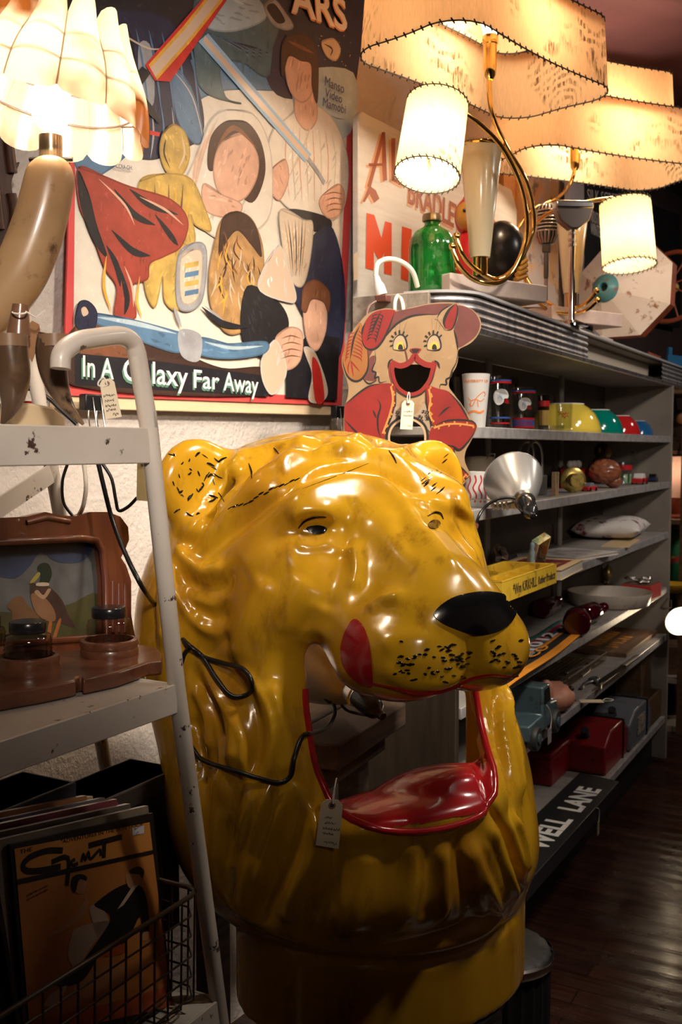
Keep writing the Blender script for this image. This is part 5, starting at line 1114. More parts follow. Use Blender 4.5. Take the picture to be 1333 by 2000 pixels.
t, k = stand('wood_block', 'flat limed wood block on the counter below the teal hub', 'block', 1182, .05, zc, 0); mb = MB(); mb.box((0, .03, .014), (.15, .07, .028)); mb.build('block_body', pinkw, t, 35, .002)
# extension cord on the raw wood end
wcord = mat('white_vinyl_cord', (.78, .76, .66), .4)
t = thing('extension_cord', 'white extension cord with its plug arching over the raw wood end plank', 'cord', sh(cx0, .18, Z['top'])); iM = t.matrix_basis.inverted(); Yc = t.matrix_basis.translation.y
cp = [at(816, 560, Yc + .06), at(806, 530, Yc + .04), at(785, 512, Yc + .02), at(758, 506, Yc), at(738, 516, Yc - .01), at(734, 540, Yc - .01)]
mb = MB(); mb.tube([iM @ p for p in catmull(cp, 8)], .0062, 10); mb.build('cable', wcord, t, 60)
mb = MB(); a, b = iM @ at(735, 540, Yc - .01), iM @ at(746, 576, Yc - .01); mb.tube([a, a + (b - a) * .3, a + (b - a) * .5, b], [.007, .009, .013, .014], 14); mb.build('plug', whitep, t, 50)
t2 = thing('outlet_block', 'brown outlet block lying on the raw wood end plank under the white plug', 'outlet', at(752, 585, Yc - .01)); mb = MB(); mb.box((0, 0, 0), (.045, .03, .016), Matrix.Rotation(math.atan2(DS.y, DS.x), 3, 'Z')); mb.build('block', mat('brown_bakelite', (.14, .05, .04), .4), t2, 35, .002)
mb = MB(); mb.tube([t2.matrix_basis.inverted() @ p for p in catmull([at(740, 586, Yc - .02), at(722, 598, Yc - .03), at(716, 620, Yc - .04), at(714, 660, Yc - .04)], 6)], .003, 8); mb.build('lead', mat('brown_lead', (.20, .11, .09), .5), t2, 60)
t2 = thing('cord_loop', 'cream cord looped over the raw wood plank above the cat board', 'cord', sh(cx0 - .02, .14, Z['top'])); i2 = t2.matrix_basis.inverted(); mb = MB(); mb.tube([i2 @ p for p in catmull([at(772, 620, Yc - .04), at(772, 590, Yc - .03), at(779, 577, Yc - .02), at(786, 590, Yc - .03), at(790, 620, Yc - .04)], 6)], .0045, 8); mb.build('cable', wcord, t2, 60)
# ------------------------------------------------------------------ signs and boards behind the counter
def wall_frame(px, py, off): o = hit(px, py, W0 + NW * off, NW); return o
SGN = Vector((0, 0, 0))
so = hit(697, 600, W0 + NW * .085, NW); M = frame(so, DW, NW); iM = M.inverted(); SW = lambda px, py: (lambda v: (v.x, v.y))(iM @ hit(px, py, so, NW))
t = thing('painted_sign', 'white painted wooden sign with red and brown letters behind the green bottle', 'sign', M)
z0 = (M.inverted() @ Vector((so.x, so.y, Z['top']))).y
tl = SW(700, 212); x1 = SW(1010, 500)[0]
mb = MB(); c_ = .03; mb.prism([(tl[0], z0), (tl[0], tl[1] - .02), (tl[0] + .02, tl[1]), (x1 - .05, tl[1]), (x1, tl[1] - .06), (x1, z0)], -.018, 0)
mb.build('sign_board', woodm('white_sign_boards', (.76, .74, .70), (.62, .59, .54), 5, .5, 0, dirt=(.70, .66, .58)), t, 35, .003)
brn = mat('sign_brown', (.32, .09, .05), .5); tanp = mat('sign_tan', (.70, .38, .20), .5); sred = mat('sign_red', (.72, .09, .03), .5)
def sg(mb, pts, m, z, w=None, n=1):
    q = [SW(*p) for p in pts]
    if w: mb.mat(m).stroke(catmull([(a, b, 0) for a, b in q], 6) if n > 1 else q, w, z)
    else: mb.mat(m).flat(q, z)
mb = MB()
for m_, dx, dy, z in ((tanp, -5, 3, .0006), (brn, 0, 0, .0012)):
    o = lambda pts: [(x + dx, y + dy) for x, y in pts]
    sg(mb, o([(746, 258), (752, 258), (756, 352), (748, 354), (746, 322)]), m_, z); sg(mb, o([(746, 258), (752, 262), (724, 366), (717, 364)]), m_, z); sg(mb, o([(720, 319), (748, 319), (748, 324), (720, 324)]), m_, z)
    sg(mb, o([(721, 362), (712, 385), (708, 393), (712, 395), (722, 378), (731, 396), (741, 388), (734, 372)]), m_, z)
    sg(mb, o([(764, 270), (772, 270), (771, 352), (765, 353)]), m_, z); sg(mb, o([(766, 345), (790, 360), (790, 366), (766, 353)]), m_, z)
x0, y0 = SW(797, 395); x2, y2 = SW(902, 411)
mb.mat(tanp); fit_text(mb, 'BRADLEY', (x0 - .006, y0 - .008, .0006), (x2 - .006, y0 - .03, .0006), .075, ext=.0002, bold=.02); mb.mat(brn); fit_text(mb, 'BRADLEY', (x0, y0, .0014), (x2, y0 - .022, .0014), .075, ext=.0002, bold=.02)
sg(mb, [(716, 416), (731, 420), (745, 465), (752, 432), (765, 436), (765, 538), (750, 534), (750, 495), (742, 512), (730, 490), (730, 528), (714, 524)], sred, .0012)
sg(mb, [(785, 442), (804, 448), (802, 552), (783, 545)], sred, .0012); sg(mb, [(900, 470), (925, 480), (925, 600), (905, 600)], sred, .0012); sg(mb, [(960, 420), (990, 470), (1000, 600), (975, 600)], sred, .0012)
mb.build('painted_letters', brn, t, 0)
t2 = thing('small_tag', 'tan paper tag hanging between the poster and the painted sign', 'tag', frame(hit(693, 520, W0 + NW * .11, NW), DW, NW)); i2 = t2.matrix_basis.inverted(); mb = MB(); mb.prism([tuple((i2 @ hit(x, y, W0 + NW * .11, NW)).xy) for x, y in ((691, 496), (699, 492), (699, 546), (691, 548))], 0, .0008); mb.build('card', tagm, t2)
# boards and a dark sign further along, leaning on the wall
def wboard(name, label, cat_, pxs, off, m, th=.02):
    o = hit(pxs[0][0], pxs[0][1], W0 + NW * off, NW); M = frame(o, DW, NW); iM = M.inverted(); t = thing(name, label, cat_, M)
    q = [tuple((iM @ hit(x, y, o, NW)).xy) for x, y in pxs]; zb = (iM @ Vector((o.x, o.y, Z['top'] + .004))).y; mb = MB(); mb.prism([(x, max(y, zb)) for x, y in q], -th, 0); mb.build('board', m, t, 35, .002); return t, q, o, iM
wboard('weathered_board', 'weathered grey and tan painted board leaning on the wall behind the microphones', 'board', ((1012, 330), (1092, 345), (1092, 600), (1012, 600)), .060, mat('peeling_board', (.45, .40, .37), .7, vary=(4, (.55, .32, .14), .48, .56), spots=(9, (.16, .13, .12), .58, .66)))
wboard('tan_board', 'warm tan plank standing between the white sign and weathered board', 'board', ((985, 330), (1030, 340), (1030, 600), (985, 600)), .050, woodm('tan_plank', (.50, .24, .09), (.62, .36, .16), 5, .6, 2))
wboard('grey_panel', 'narrow pale panel standing left of the black lettered sign', 'panel', ((1112, 345), (1142, 350), (1142, 600), (1112, 600)), .055, mat('pale_panel', (.48, .46, .48), .6))
t, q, o, iM = wboard('black_sign', 'black sign with small white lettering behind the farther lamp', 'sign', ((1142, 350), (1330, 420), (1330, 640), (1142, 600)), .045, mat('black_sign_face', (.012, .012, .013), .4))
e = lambda px, py: tuple((iM @ hit(px, py, o, NW)).xy)
mb = MB()
for s, a, b, h in (('SILK SCREEN', (1148, 392), (1215, 402), .05), ('INDUSTRIAL', (1154, 432), (1176, 442), .05), ('WINTER', (1154, 456), (1176, 466), .05)): mb.mat(whitep); p0, p1 = e(*a), e(*b); fit_text(mb, s, (p0[0], p0[1], .001), (p1[0], p1[1], .001), h)
mb.build('lettering', whitep, t, 0)
# ------------------------------------------------------------------ white utility cart at the left
whm = mat('chipped_white_enamel', (.74, .68, .61), .38, coat=.2, vary=(5, (.62, .55, .48), .4, .7), spots=(26, (.08, .04, .03), .63, .65), bump=(30, .1, .001))
def cpx(px, py, yd=0): return CTM.inverted() @ hit(px, py, ct(0, yd, 0), NS)
cart = thing('utility_cart', 'chipped white metal cart with tube handle and shelves at the left', 'cart', CTM)
CD = .30                                                       # depth
q = [cpx(268, 690), cpx(291, 835), cpx(345, 1340), cpx(430, 1985)]
leg = [Vector((p.x, 0, p.z)) for p in q]
top_l = cpx(118, 690, .0)
hl = [Vector((p.x, 0, p.z)) for p in (cpx(118, 720), cpx(122, 690), cpx(150, 668), cpx(190, 660), cpx(235, 656), cpx(258, 668), cpx(268, 692))]
RT = .0115
mb = MB(); mb.tube(catmull(hl, 8) + [leg[1] + Vector((0, 0, 0))], RT, 14); mb.build('handle', whm, cart, 60)
mb = MB(); mb.tube([leg[1] + (leg[1] - leg[2]).normalized() * .02, leg[2], leg[3], leg[3] + (leg[3] - leg[2]).normalized() * .58], RT, 14); mb.build('leg', whm, cart, 60)
for px0, px1 in ((98, 118),):
    a, b = cpx(98, 900, CD), cpx(118, 1010, CD); d = (b - a) / (b.z - a.z)
    mb = MB(); mb.tube([a + d * (.30), a, b, a + d * (-1.35)], RT * .95, 12); mb.build('leg', whm, cart, 60)
b0 = cpx(-30, 1010, CD * .98); b1 = cpx(100, 925, CD * .98)
mb = MB(); dv = (b1 - b0).normalized(); mb.box((b0 + b1) / 2, ((b1 - b0).length, .004, .028), Matrix.Rotation(-math.atan2(dv.z, dv.x), 3, 'Y')); mb.build('brace', whm, cart, 35)
def tray(name, zt, zb, xr, xl=-.75, lip=.004):
    mb = MB(); mb.box(((xr + xl) / 2, CD / 2, zt - .004), (xr - xl, CD, .004))
    mb.box(((xr + xl) / 2, -.004, (zt + zb) / 2), (xr - xl, .004, zt - zb)); mb.box(((xr + xl) / 2, CD, (zt + zb) / 2), (xr - xl, .004, zt - zb)); mb.box((xr, CD / 2, (zt + zb) / 2), (.004, CD, zt - zb))
    return mb.build(name, whm, cart, 35, .0015)
zU, zUb = cpx(288, 836).z, cpx(288, 905).z; zL, zLb = cpx(340, 1334).z, cpx(340, 1392).z; zB, zBb = cpx(428, 1945, .0).z, cpx(430, 2010).z
tray('shelf_tray', zU, zUb, cpx(286, 870).x); tray('shelf_tray', zL, zLb, cpx(340, 1360).x); tray('shelf_tray', zB, zBb, cpx(424, 1960).x)
def conq(px, yd, z):                                           # a spot on the cart: seen column, depth, height
    p = hit(px, 900, ct(0, yd, 0), NS); l = CTM.inverted() @ p; return ct(l.x, yd, z)
def cthing(name, label, cat_, px, yd, z, rot=0, group=None):
    w = conq(px, yd, z); return thing(name, label, cat_, Matrix.Translation(w) @ Matrix.Rotation(math.atan2(DS.y, DS.x) + rot, 4, 'Z'), group), w.y
# horn table lamp
w = conq(60, .16, zU); yH = w.y; t = thing('horn_lamp', 'table lamp made of a curved horn under a scalloped horn petal shade', 'lamp', Matrix.Translation(w)); iM = t.matrix_basis.inverted()
hornm = mat('pale_horn', (.42, .27, .14), .32, coat=.2, vary=(7, (.26, .15, .07), .4, .66), spots=(26, (.08, .04, .02), .58, .72), bump=(40, .15, .001))
hp = [(-75, 648, 30), (-40, 625, 44), (0, 588, 50), (40, 530, 52), (66, 470, 51), (84, 410, 49), (95, 360, 47), (98, 340, 45), (98, 331, 38)]
yz = lambda i: yH - .02 + .003 * i
C = catmull([iM @ at(x, y, yz(i)) for i, (x, y, r) in enumerate(hp)], 6); rr_ = [p.x for p in catmull([(r * yH / FPX, 0, 0) for x, y, r in hp], 6)]
mb = MB(); mb.tube(C, rr_, 28); mb.build('horn', hornm, t, 60)
T1 = iM @ at(100, 330, yz(8)); sT = iM @ at(101, 262, yz(8)); bsock = mat('tarnished_socket', (.55, .42, .28), .25, metal=.9)
mb = MB(); hh = sT.z - T1.z; r0 = 22 * yH / FPX; mb.lathe([(r0 * 1.15, -.004), (r0 * 1.15, .004), (r0, .008), (r0, hh * .45), (r0 * .97, hh * .5), (r0, hh * .55), (r0, hh * .95), (r0 * .8, hh)], 24, tuple(T1)); mb.build('socket', bsock, t, 40)
mb = MB(); mb.cyl(T1 + Vector((-r0 * 1.9, 0, .012)), T1 + Vector((r0 * 1.9, 0, .012)), .003, n=8); mb.build('switch_rod', blackpt, t)
bc = iM @ at(100, 205, yz(8)); mb = MB(); mb.ell(bc, (.026, .026, .034), 16, 12); mb.build('bulb', bulbm, t, 60)
m = bpy.data.materials.new('shade_horn'); m.use_nodes = True; tt = m.node_tree; tt.nodes.clear(); o_ = tt.nodes.new('ShaderNodeOutputMaterial'); d_ = tt.nodes.new('ShaderNodeBsdfDiffuse'); tr_ = tt.nodes.new('ShaderNodeBsdfTranslucent'); g_ = tt.nodes.new('ShaderNodeBsdfGlossy'); mx_ = tt.nodes.new('ShaderNodeMixShader'); mx2 = tt.nodes.new('ShaderNodeMixShader')
v_ = coords(tt, (9, 9, 9)); f_ = ramp(tt, noise(tt, v_, .75, 3, .5), [(.50, 0.), (.62, 1.)]); cc = mix(tt, f_, (.92, .76, .58), (.20, .065, .015)); lk(tt, cc, d_.inputs[0]); lk(tt, cc, tr_.inputs[0]); mx_.inputs[0].default_value = .55; g_.inputs['Roughness'].default_value = .25
lk(tt, d_.outputs[0], mx_.inputs[1]); lk(tt, tr_.outputs[0], mx_.inputs[2]); mx2.inputs[0].default_value = .06; lk(tt, mx_.outputs[0], mx2.inputs[1]); lk(tt, g_.outputs[0], mx2.inputs[2]); lk(tt, mx2.outputs[0], o_.inputs[0]); shm = m
sc0 = iM @ at(96, 228, yz(8)); scT = iM @ at(84, 62, yz(8)); RB, RTp = 176 * yH / FPX, 98 * yH / FPX; Hs = scT.z - sc0.z; NP = 12
tilt = Matrix.Translation(sc0) @ Matrix.Rotation(R(9), 4, 'Y') @ Matrix.Rotation(R(-5), 4, 'X')
for p in range(NP):
    a0 = 2 * math.pi * (p + .15) / NP; half = math.pi / NP * 1.04; vs = []; nu, nv = 8, 12
    for j in range(nv + 1):
        v = j / nv
        for i in range(nu + 1):
            u = i / nu * 2 - 1; edge = -.012 * (1 - u * u) ** .5 * (1 - v) ** 6 + .030 * (1 - u * u) ** .5 * v ** 6
            z = Hs * v + edge; r = RB + (RTp - RB) * v + .012 * (1 - u * u) + .010 * math.sin(math.pi * v); a = a0 + u * half; vs.append((math.cos(a) * r, math.sin(a) * r, z))
    mb = MB(); mb.T = tilt; mb.add(vs, [(j * (nu + 1) + i, j * (nu + 1) + i + 1, (j + 1) * (nu + 1) + i + 1, (j + 1) * (nu + 1) + i) for j in range(nv) for i in range(nu)]); mb.build('shade_petal', shm, t, 60)
mb = MB(); mb.T = tilt
for v in (.30, .62): r = RB + (RTp - RB) * v + .004; mb.tube([(math.cos(a) * r, math.sin(a) * r, Hs * v) for a in [2 * math.pi * i / 40 for i in range(40)]], .0014, 5, closed=True)
mb.build('shade_wire', mat('shade_wire', (.10, .06, .05), .5), t, 60)
lamp('bulb_light', 'POINT', t.matrix_basis @ bc, 12, (1, .80, .58), .03)
# trio of dark horns bound with a band
dh = mat('dark_horn', (.085, .048, .028), .25, coat=.4, vary=(8, (.30, .19, .10), .5, .75), spots=(14, (.012, .009, .008), .58, .66))
t, yy = cthing('horn_stand', 'stand of dark horns bound with a band, points down, under the lamp', 'horn stand', 60, .07, zU); iM = t.matrix_basis.inverted()
for pts, r in (([(105, 655, 30), (100, 690, 30), (108, 740, 25), (130, 790, 14), (163, 829, 3)], 0), ([(18, 655, 34), (20, 690, 35), (26, 740, 32), (22, 790, 20), (4, 828, 4)], 0)):
    k = yy / FPX; cc_ = catmull([iM @ at(x, y, yy) for x, y, q_ in pts], 6); r_s = [p.x for p in catmull([(q_ * k, 0, 0) for x, y, q_ in pts], 6)]; mb = MB(); mb.tube(cc_, r_s, 20); mb.build('horn', dh, t, 60)
    mb = MB(); a = iM @ at(pts[0][0], 654, yy); b = iM @ at(pts[0][0] + 1, 678, yy); mb.cyl(a, b, pts[0][2] * k * 1.06, pts[0][2] * k * 1.06, 20); mb.build('band', mat('horn_band', (.22, .13, .075), .35, coat=.2), t, 40)
mb = MB(); mb.tube([iM @ at(36, 655, yy + .01), iM @ at(40, 595, yy + .01)], [23 * k, 15 * k], 18); mb.build('horn_tip', mat('brown_horn', (.20, .10, .055), .3, coat=.3), t, 50)
mb = MB(); q_ = [iM @ at(38 + 14 * math.cos(a), 610 + 3 * math.sin(a), yy - .012 * math.sin(a)) for a in [i * .5 for i in range(13)]]; mb.tube(q_ + [iM @ at(70, 620, yy), iM @ at(88, 606, yy)], .0011, 5); mb.build('string', stringm, t)
t2 = thing('price_tag', 'brown kraft tag tied behind the bound dark horns', 'price tag', frame(at(70, 640, yy + .04), DS, (-.3, -.95, .1))); i2 = t2.matrix_basis.inverted(); mb = MB(); mb.prism([tuple((i2 @ at(x, y, yy + .04)).xy) for x, y in ((52, 632), (62, 626), (78, 634), (84, 660), (66, 708), (52, 690))], 0, .0008); mb.build('card', mat('kraft_card', (.36, .19, .09), .8), t2)
# beige plastic block behind the horns and its cords
t, yy = cthing('adapter_box', 'beige plastic adapter box with a red switch lying behind the dark horns', 'adapter', 62, .14, zU); mb = MB(); mb.prism([(-.062, 0), (.030, 0), (.030, .014), (.010, .026), (-.03, .030), (-.062, .020)], -.03, .03); o = mb.build('case', mat('beige_plastic', (.70, .56, .36), .4), t, 35, .003); o.matrix_basis = Matrix.Rotation(R(90), 4, 'X'); mb = MB(); mb.box((-.025, -.01, .031), (.022, .012, .004)); mb.build('switch', redpt, t)
bcord = mat('black_cord', (.010, .010, .011), .3)
def cord(name, label, pts, r, m, n=8, cat_='cord'):
    o = pts[0]; t = thing(name, label, cat_, o.copy()); mb = MB(); mb.tube([p - o for p in catmull(pts, n)], r, 8); mb.build('cable', m, t, 60); return t
yc = conq(150, .26, 1).y
cord('power_cord', 'black cord running over the cart top behind the dark horns', [at(20, 762, yc), at(60, 760, yc), at(95, 778, yc), at(118, 800, yc), at(138, 818, yc), at(150, 829, yc)], .0032, bcord)
cord('power_cord', 'white cord hanging down behind the cart, right of its rear leg', [at(164, 905, yc), at(168, 950, yc), at(162, 990, yc), at(150, 1012, yc + .01)], .0034, mat('dull_white_cord', (.62, .56, .48), .5))
cord('power_cord', 'thin black cord hanging at the left of the cart rear leg', [at(132, 906, yc), at(122, 940, yc), at(124, 980, yc), at(140, 1005, yc), at(152, 1018, yc)], .0024, bcord)
cord('power_cord', 'short black cord looping down behind the cart beside the yellow tag', [at(200, 905, yc), at(218, 935, yc), at(226, 975, yc), at(232, 997, yc), at(250, 990, yc), at(268, 972, yc)], .0026, bcord)
# price tags, clips
def price_tag(label, quad, Y, lines, strp, wd=.0007, name='price_tag', m=None, hole=None):
    o = at(*quad[3], Y); n_ = Vector((-o.x * .3 + .2, -1, 0)).normalized(); M = frame(o, Vector((1, .25, 0)), n_); iM = M.inverted(); nn = M.to_3x3() @ Vector((0, 0, 1)); t = thing(name, label, 'price tag', M)
    L = lambda x, y: tuple((iM @ hit(x, y, o, nn)).xy); a, b, c, d = [Vector(L(*p)) for p in quad]   # tl, tr, br, bl
    e = lambda u, v: (a * (1 - u) + b * u) * (1 - v) + (d * (1 - u) + c * u) * v
    mb = MB(); mb.prism([tuple(e(u, v)) for u, v in ((.22, 0), (.78, 0), (1, .1), (1, 1), (0, 1), (0, .1))], -.0008, 0); mb.build('card', m or tagm, t, 0)
    h = e(.5, .12); w_ = (b - a).length; mb = MB(); mb.lathe([(w_ * .17, .0002), (w_ * .17, .0008), (w_ * .08, .0008)], 18, (h.x, h.y, 0)); mb.build('reinforcing_ring', mat('tag_ring', (.30, .16, .09), .7), t, 0)
    mb = MB(); mb.lathe([(.0005, .0005), (w_ * .08, .0005)], 14, (h.x, h.y, 0)); mb.build('hole', blackpt, t, 0)
    mb = MB(); 
    for j, (u0, u1, v, hh) in enumerate(lines): p0, p1 = e(u0, v), e(u1, v); mb.T = Matrix.Translation((p0.x, p0.y, .0004)) @ Matrix.Rotation(math.atan2((p1 - p0).y, (p1 - p0).x), 4, 'Z'); scribble(mb, 0, 0, (p1 - p0).length, hh * (d - a).length, j + int(quad[0][0]), wd)
    mb.T = Matrix(); mb.build('handwriting', mat('pencil_ink', (.10, .07, .06), .7), t, 0)
    mb = MB(); mb.tube([iM @ p for p in catmull(strp(o, nn, Y), 6)], .0010, 5); mb.build('string', stringm, t, 60); return t
Yt = conq(215, .02, 1).y
price_tag('cream price tag with handwriting tied to the cart handle above the binder clip', [(194, 742), (222, 738), (238, 814), (206, 819)], Yt, [(.1, .9, .45, .07), (.15, .8, .58, .07), (.1, .9, .71, .07), (.15, .8, .82, .07), (.55, .9, .95, .09)], lambda o, n, Y: [at(210, 752, Y), at(203, 738, Y), at(194, 744, Y), at(192, 752, Y), at(202, 755, Y), at(210, 752, Y)])
price_tag('plain yellowed tag hanging behind the cart leg beside the lion ear', [(268, 898), (288, 899), (289, 979), (267, 977)], conq(280, .12, 1).y, [], lambda o, n, Y: [at(278, 906, Y), at(282, 898, Y), at(285, 903, Y)], m=mat('yellowed_card', (.55, .42, .20), .8))
def binder(label, px, py, w, h, mir):
    o = hit(px, py, W0 + NW * .055, NW); M = frame(o, DW, NW); t = thing('binder_clip', label, 'binder clip', M, 'clips holding the poster'); mb = MB(); mb.prism([(-.022, -.006), (.022, -.006), (.012, .006), (-.012, .006)], -w / 2, w / 2)
    mb = MB(); mb.box((0, -h / 2, 0), (w, h, .020)); mb.build('clamp', mat('black_clip_steel', (.012, .012, .014), .3), t, 35, .003)
    for dx in (-.25, .2): mb = MB(); x = dx * w; mb.tube([(x - .006, -h, .011), (x - .008, -h * 1.3, .012), (x - .004, -h * 2.0, .012), (x + .006, -h * 2.2, .012), (x + .014, -h * 2.0, .012), (x + .004, -h * .2, .012)], .0016, 6); mb.build('wire_handle', steel, t, 60)
binder('black binder clip on the poster lower left beside the cart tag', 178, 770, .046, .032, 0); binder('black binder clip on the lower right corner of the poster, behind the cat board', 660, 793, .04, .032, 1)
# carved frame with duck picture
t, yy = cthing('duck_picture', 'carved red brown wooden frame around a painted picture of two ducks', 'picture', 120, .24, zL, 0); M = t.matrix_basis @ Matrix.Rotation(R(90 - 6), 4, 'X'); t.matrix_basis = M; iM = M.inverted(); zn = M.to_3x3() @ Vector((0, 0, 1)); o = M.translation
DK = lambda x, y: tuple((iM @ hit(x, y, o, zn)).xy)
dkw = woodm('carved_mahogany', (.085, .022, .012), (.16, .045, .022), 5, .35, 1, coat=.2)
out = [(-60, 1015), (0, 1012), (40, 1010), (78, 1001), (110, 1008), (140, 1009), (165, 1001), (200, 1001), (225, 1010), (240, 1030), (242, 1055), (234, 1075), (226, 1090), (236, 1105), (246, 1135), (246, 1200), (250, 1225), (258, 1262), (-60, 1300)]
inn = [(-45, 1062), (150, 1052), (178, 1056), (190, 1075), (196, 1130), (196, 1245), (-45, 1262)]
mb = MB(); mb.mesh(plate([[DK(*p) for p in out], [DK(*p) for p in inn]], .022)); mb.build('carved_frame', dkw, t, 35)
mb = MB(); mb.tube([Vector((*DK(*p), .010)) for p in inn], .006, 8, closed=True); mb.build('inner_bead', dkw, t, 60)
for pts in ([(210, 1135), (210, 1235)], [(222, 1140), (222, 1235)], [(234, 1140), (234, 1235)], [(40, 1022), (80, 1012), (125, 1020)]): mb = MB(); mb.tube([Vector((*DK(*p), .010)) for p in pts], .0045, 8); mb.build('carved_rib', dkw, t, 60)
mb = MB(); col = lambda n_, c: mat(n_, c, .55, vary=(22, tuple(x * .6 for x in c), .4, .7))
def dq(pts, m, z, sm=True): P_ = [(*DK(*p), 0) for p in pts]; mb.mat(m).flat([(p[0], p[1]) for p in (catmull(P_, 5, True) if sm else P_)], z)
dq([(-60, 1062), (150, 1052), (190, 1060), (198, 1130), (196, 1245), (-60, 1262)], col('dusk_sky', (.10, .10, .10)), -.006, False)
dq([(-60, 1066), (60, 1060), (180, 1062), (168, 1095), (120, 1098), (85, 1080), (60, 1110), (25, 1130), (-60, 1100)], col('cloud_blue', (.035, .05, .10)), -.0055)
dq([(-60, 1200), (60, 1195), (140, 1180), (196, 1160), (196, 1250), (-60, 1262)], col('marsh_green', (.06, .055, .02)), -.0053)
dq([(65, 1140), (80, 1142), (100, 1145), (125, 1170), (138, 1200), (152, 1225), (130, 1220), (110, 1215), (85, 1205), (68, 1180)], col('duck_brown', (.05, .025, .018)), -.005); dq([(66, 1160), (90, 1165), (110, 1190), (112, 1212), (90, 1210), (72, 1190)], col('duck_tan', (.20, .10, .05)), -.0047); dq([(72, 1158), (90, 1170), (104, 1152), (98, 1150), (89, 1162), (78, 1152)], col('duck_buff', (.32, .20, .12)), -.0044)
dq([(78, 1108), (88, 1099), (100, 1102), (106, 1118), (103, 1132), (96, 1142), (82, 1142), (84, 1125)], col('duck_green', (.012, .022, .014)), -.0046); dq([(62, 1138), (78, 1118), (83, 1122), (72, 1136)], col('bill_yellow', (.30, .24, .05)), -.0043); dq([(78, 1138), (98, 1138), (98, 1144), (76, 1144)], col('duck_white', (.45, .35, .25)), -.0042)
dq([(20, 1185), (30, 1168), (48, 1165), (58, 1180), (78, 1200), (85, 1225), (50, 1228), (30, 1215), (28, 1195)], col('hen_brown', (.13, .065, .03)), -.0048); dq([(100, 1215), (106, 1214), (102, 1245), (95, 1250)], col('leg_orange', (.30, .10, .03)), -.0043); dq([(118, 1212), (124, 1212), (112, 1250), (106, 1250)], col('leg_orange2', (.30, .10, .03)), -.0043)
mb.build('painted_picture', None, t, 0)
# desk stand with ink jars
t, yy = cthing('desk_stand', 'shaped dark wooden desk stand with two round wells for jars', 'desk stand', 150, .0, zL); M = CTM @ Matrix.Translation((0, 0, zL)); t.matrix_basis = M; iM = M.inverted(); DP = lambda x, y: tuple((iM @ hz(x, y, zL + .020)).xy)
dwood = woodm('desk_wood', (.10, .035, .018), (.20, .075, .038), 6, .3, 0, coat=.3)
ol = [(-70, 1368), (20, 1352), (80, 1342), (130, 1330), (150, 1322), (158, 1322), (175, 1326), (230, 1312), (290, 1290), (318, 1286), (322, 1296), (300, 1262), (268, 1258), (200, 1262), (80, 1275), (-70, 1290)]
ol = [(-70, 1368), (20, 1352), (80, 1342), (130, 1332), (148, 1328), (150, 1322), (160, 1320), (162, 1326), (230, 1312), (290, 1292), (316, 1290), (318, 1276), (304, 1264), (268, 1258), (200, 1262), (80, 1275), (-70, 1290)]
P_ = [DP(*p) for p in ol]; mb = MB(); mb.prism(P_, 0, .020); mb.build('base_board', dwood, t, 35, .003)
def jar(label, px, py, rpx, lid_m, dark):
    w = hz(px, py, zL + .020); k = w.y / FPX; r = rpx * k; l = iM @ w
    mb = MB(); mb.lathe([(r * 1.28, 0), (r * 1.30, .005), (r * 1.24, .010), (r * 1.30, .015), (r * 1.26, .021), (r * 1.08, .022), (r * 1.05, .012), (.0005, .010)], 36, (l.x, l.y, .020)); mb.build('jar_well', dwood, t, 40)
    j = thing('ink_jar', label, 'jar', Matrix.Translation(w + Vector((0, 0, .0105))), 'ribbed glass jars with black lids'); h_ = r * 1.35
    pr = [(.0005, .001), (r * .9, .001)] + [p for i in range(6) for p in ((r * 1.0, h_ * (.08 + .13 * i)), (r * .955, h_ * (.145 + .13 * i)))] + [(r * .93, h_ * .90), (r * .72, h_ * .97), (r * .68, h_ * 1.02)]
    mb = MB(); mb.lathe(pr, 36); mb.build('ribbed_glass', smoke if dark else glassm('jar_glass', (.72, .68, .66)), j, 60)
    mb = MB(); mb.lathe([(r * .74, h_ * 1.0), (r * .76, h_ * 1.02), (r * .76, h_ * 1.30), (r * .72, h_ * 1.34), (.0005, h_ * 1.35)], 32); mb.build('lid', mat('black_bakelite', (.012, .012, .014), .22), j, 40)
jar('ribbed glass jar with black lid in the right well of the desk stand', 214, 1278, 44, None, False); jar('ribbed glass jar with black lid in the middle well of the desk stand', 56, 1312, 47, None, True); jar('ribbed jar at the photo left edge on the desk stand, mostly out of view', -28, 1290, 40, None, True)
# magazines in a wire basket on the lowest tray
yF = conq(180, .045, 1).y
def slanted(pxs, yd, tiltdeg): o = hit(pxs[0][0], pxs[0][1], ct(0, yd, 0), NS); M = frame(o, DS, (-NS)); M = M @ Matrix.Rotation(R(-tiltdeg), 4, 'X'); return o, M
corners = ((28, 1660), (288, 1604), (335, 1965), (62, 2030))
nrm = (-NS + Vector((0, 0, .12))).normalized(); o = hit(60, 1990, ct(0, .06, 0), NS); M = frame(o, DS, nrm); iM = M.inverted(); nz = M.to_3x3() @ Vector((0, 0, 1)); MG = lambda x, y: tuple((iM @ hit(x, y, o, nz)).xy)
t = thing('magazine', 'orange magazine in a clear sleeve at the front of the wire basket', 'magazine', M, 'magazines and records filed in the wire basket'); pap = mat('orange_cover', (.52, .20, .05), .35, vary=(3, (.42, .12, .03), .4, .7)); bk = mat('magazine_black', (.012, .010, .010), .4)
mb = MB(); mb.mat(bk).prism([MG(*p) for p in ((20, 1650), (300, 1588), (340, 1975), (55, 2040))], -.006, -.001); mb.build('backing_board', bk, t, 0)
mb = MB()
def mq(pts, m, z, sm=False): P_ = [(*MG(*p), 0) for p in pts]; mb.mat(m).flat([(p[0], p[1]) for p in (catmull(P_, 5, True) if sm else P_)], z)
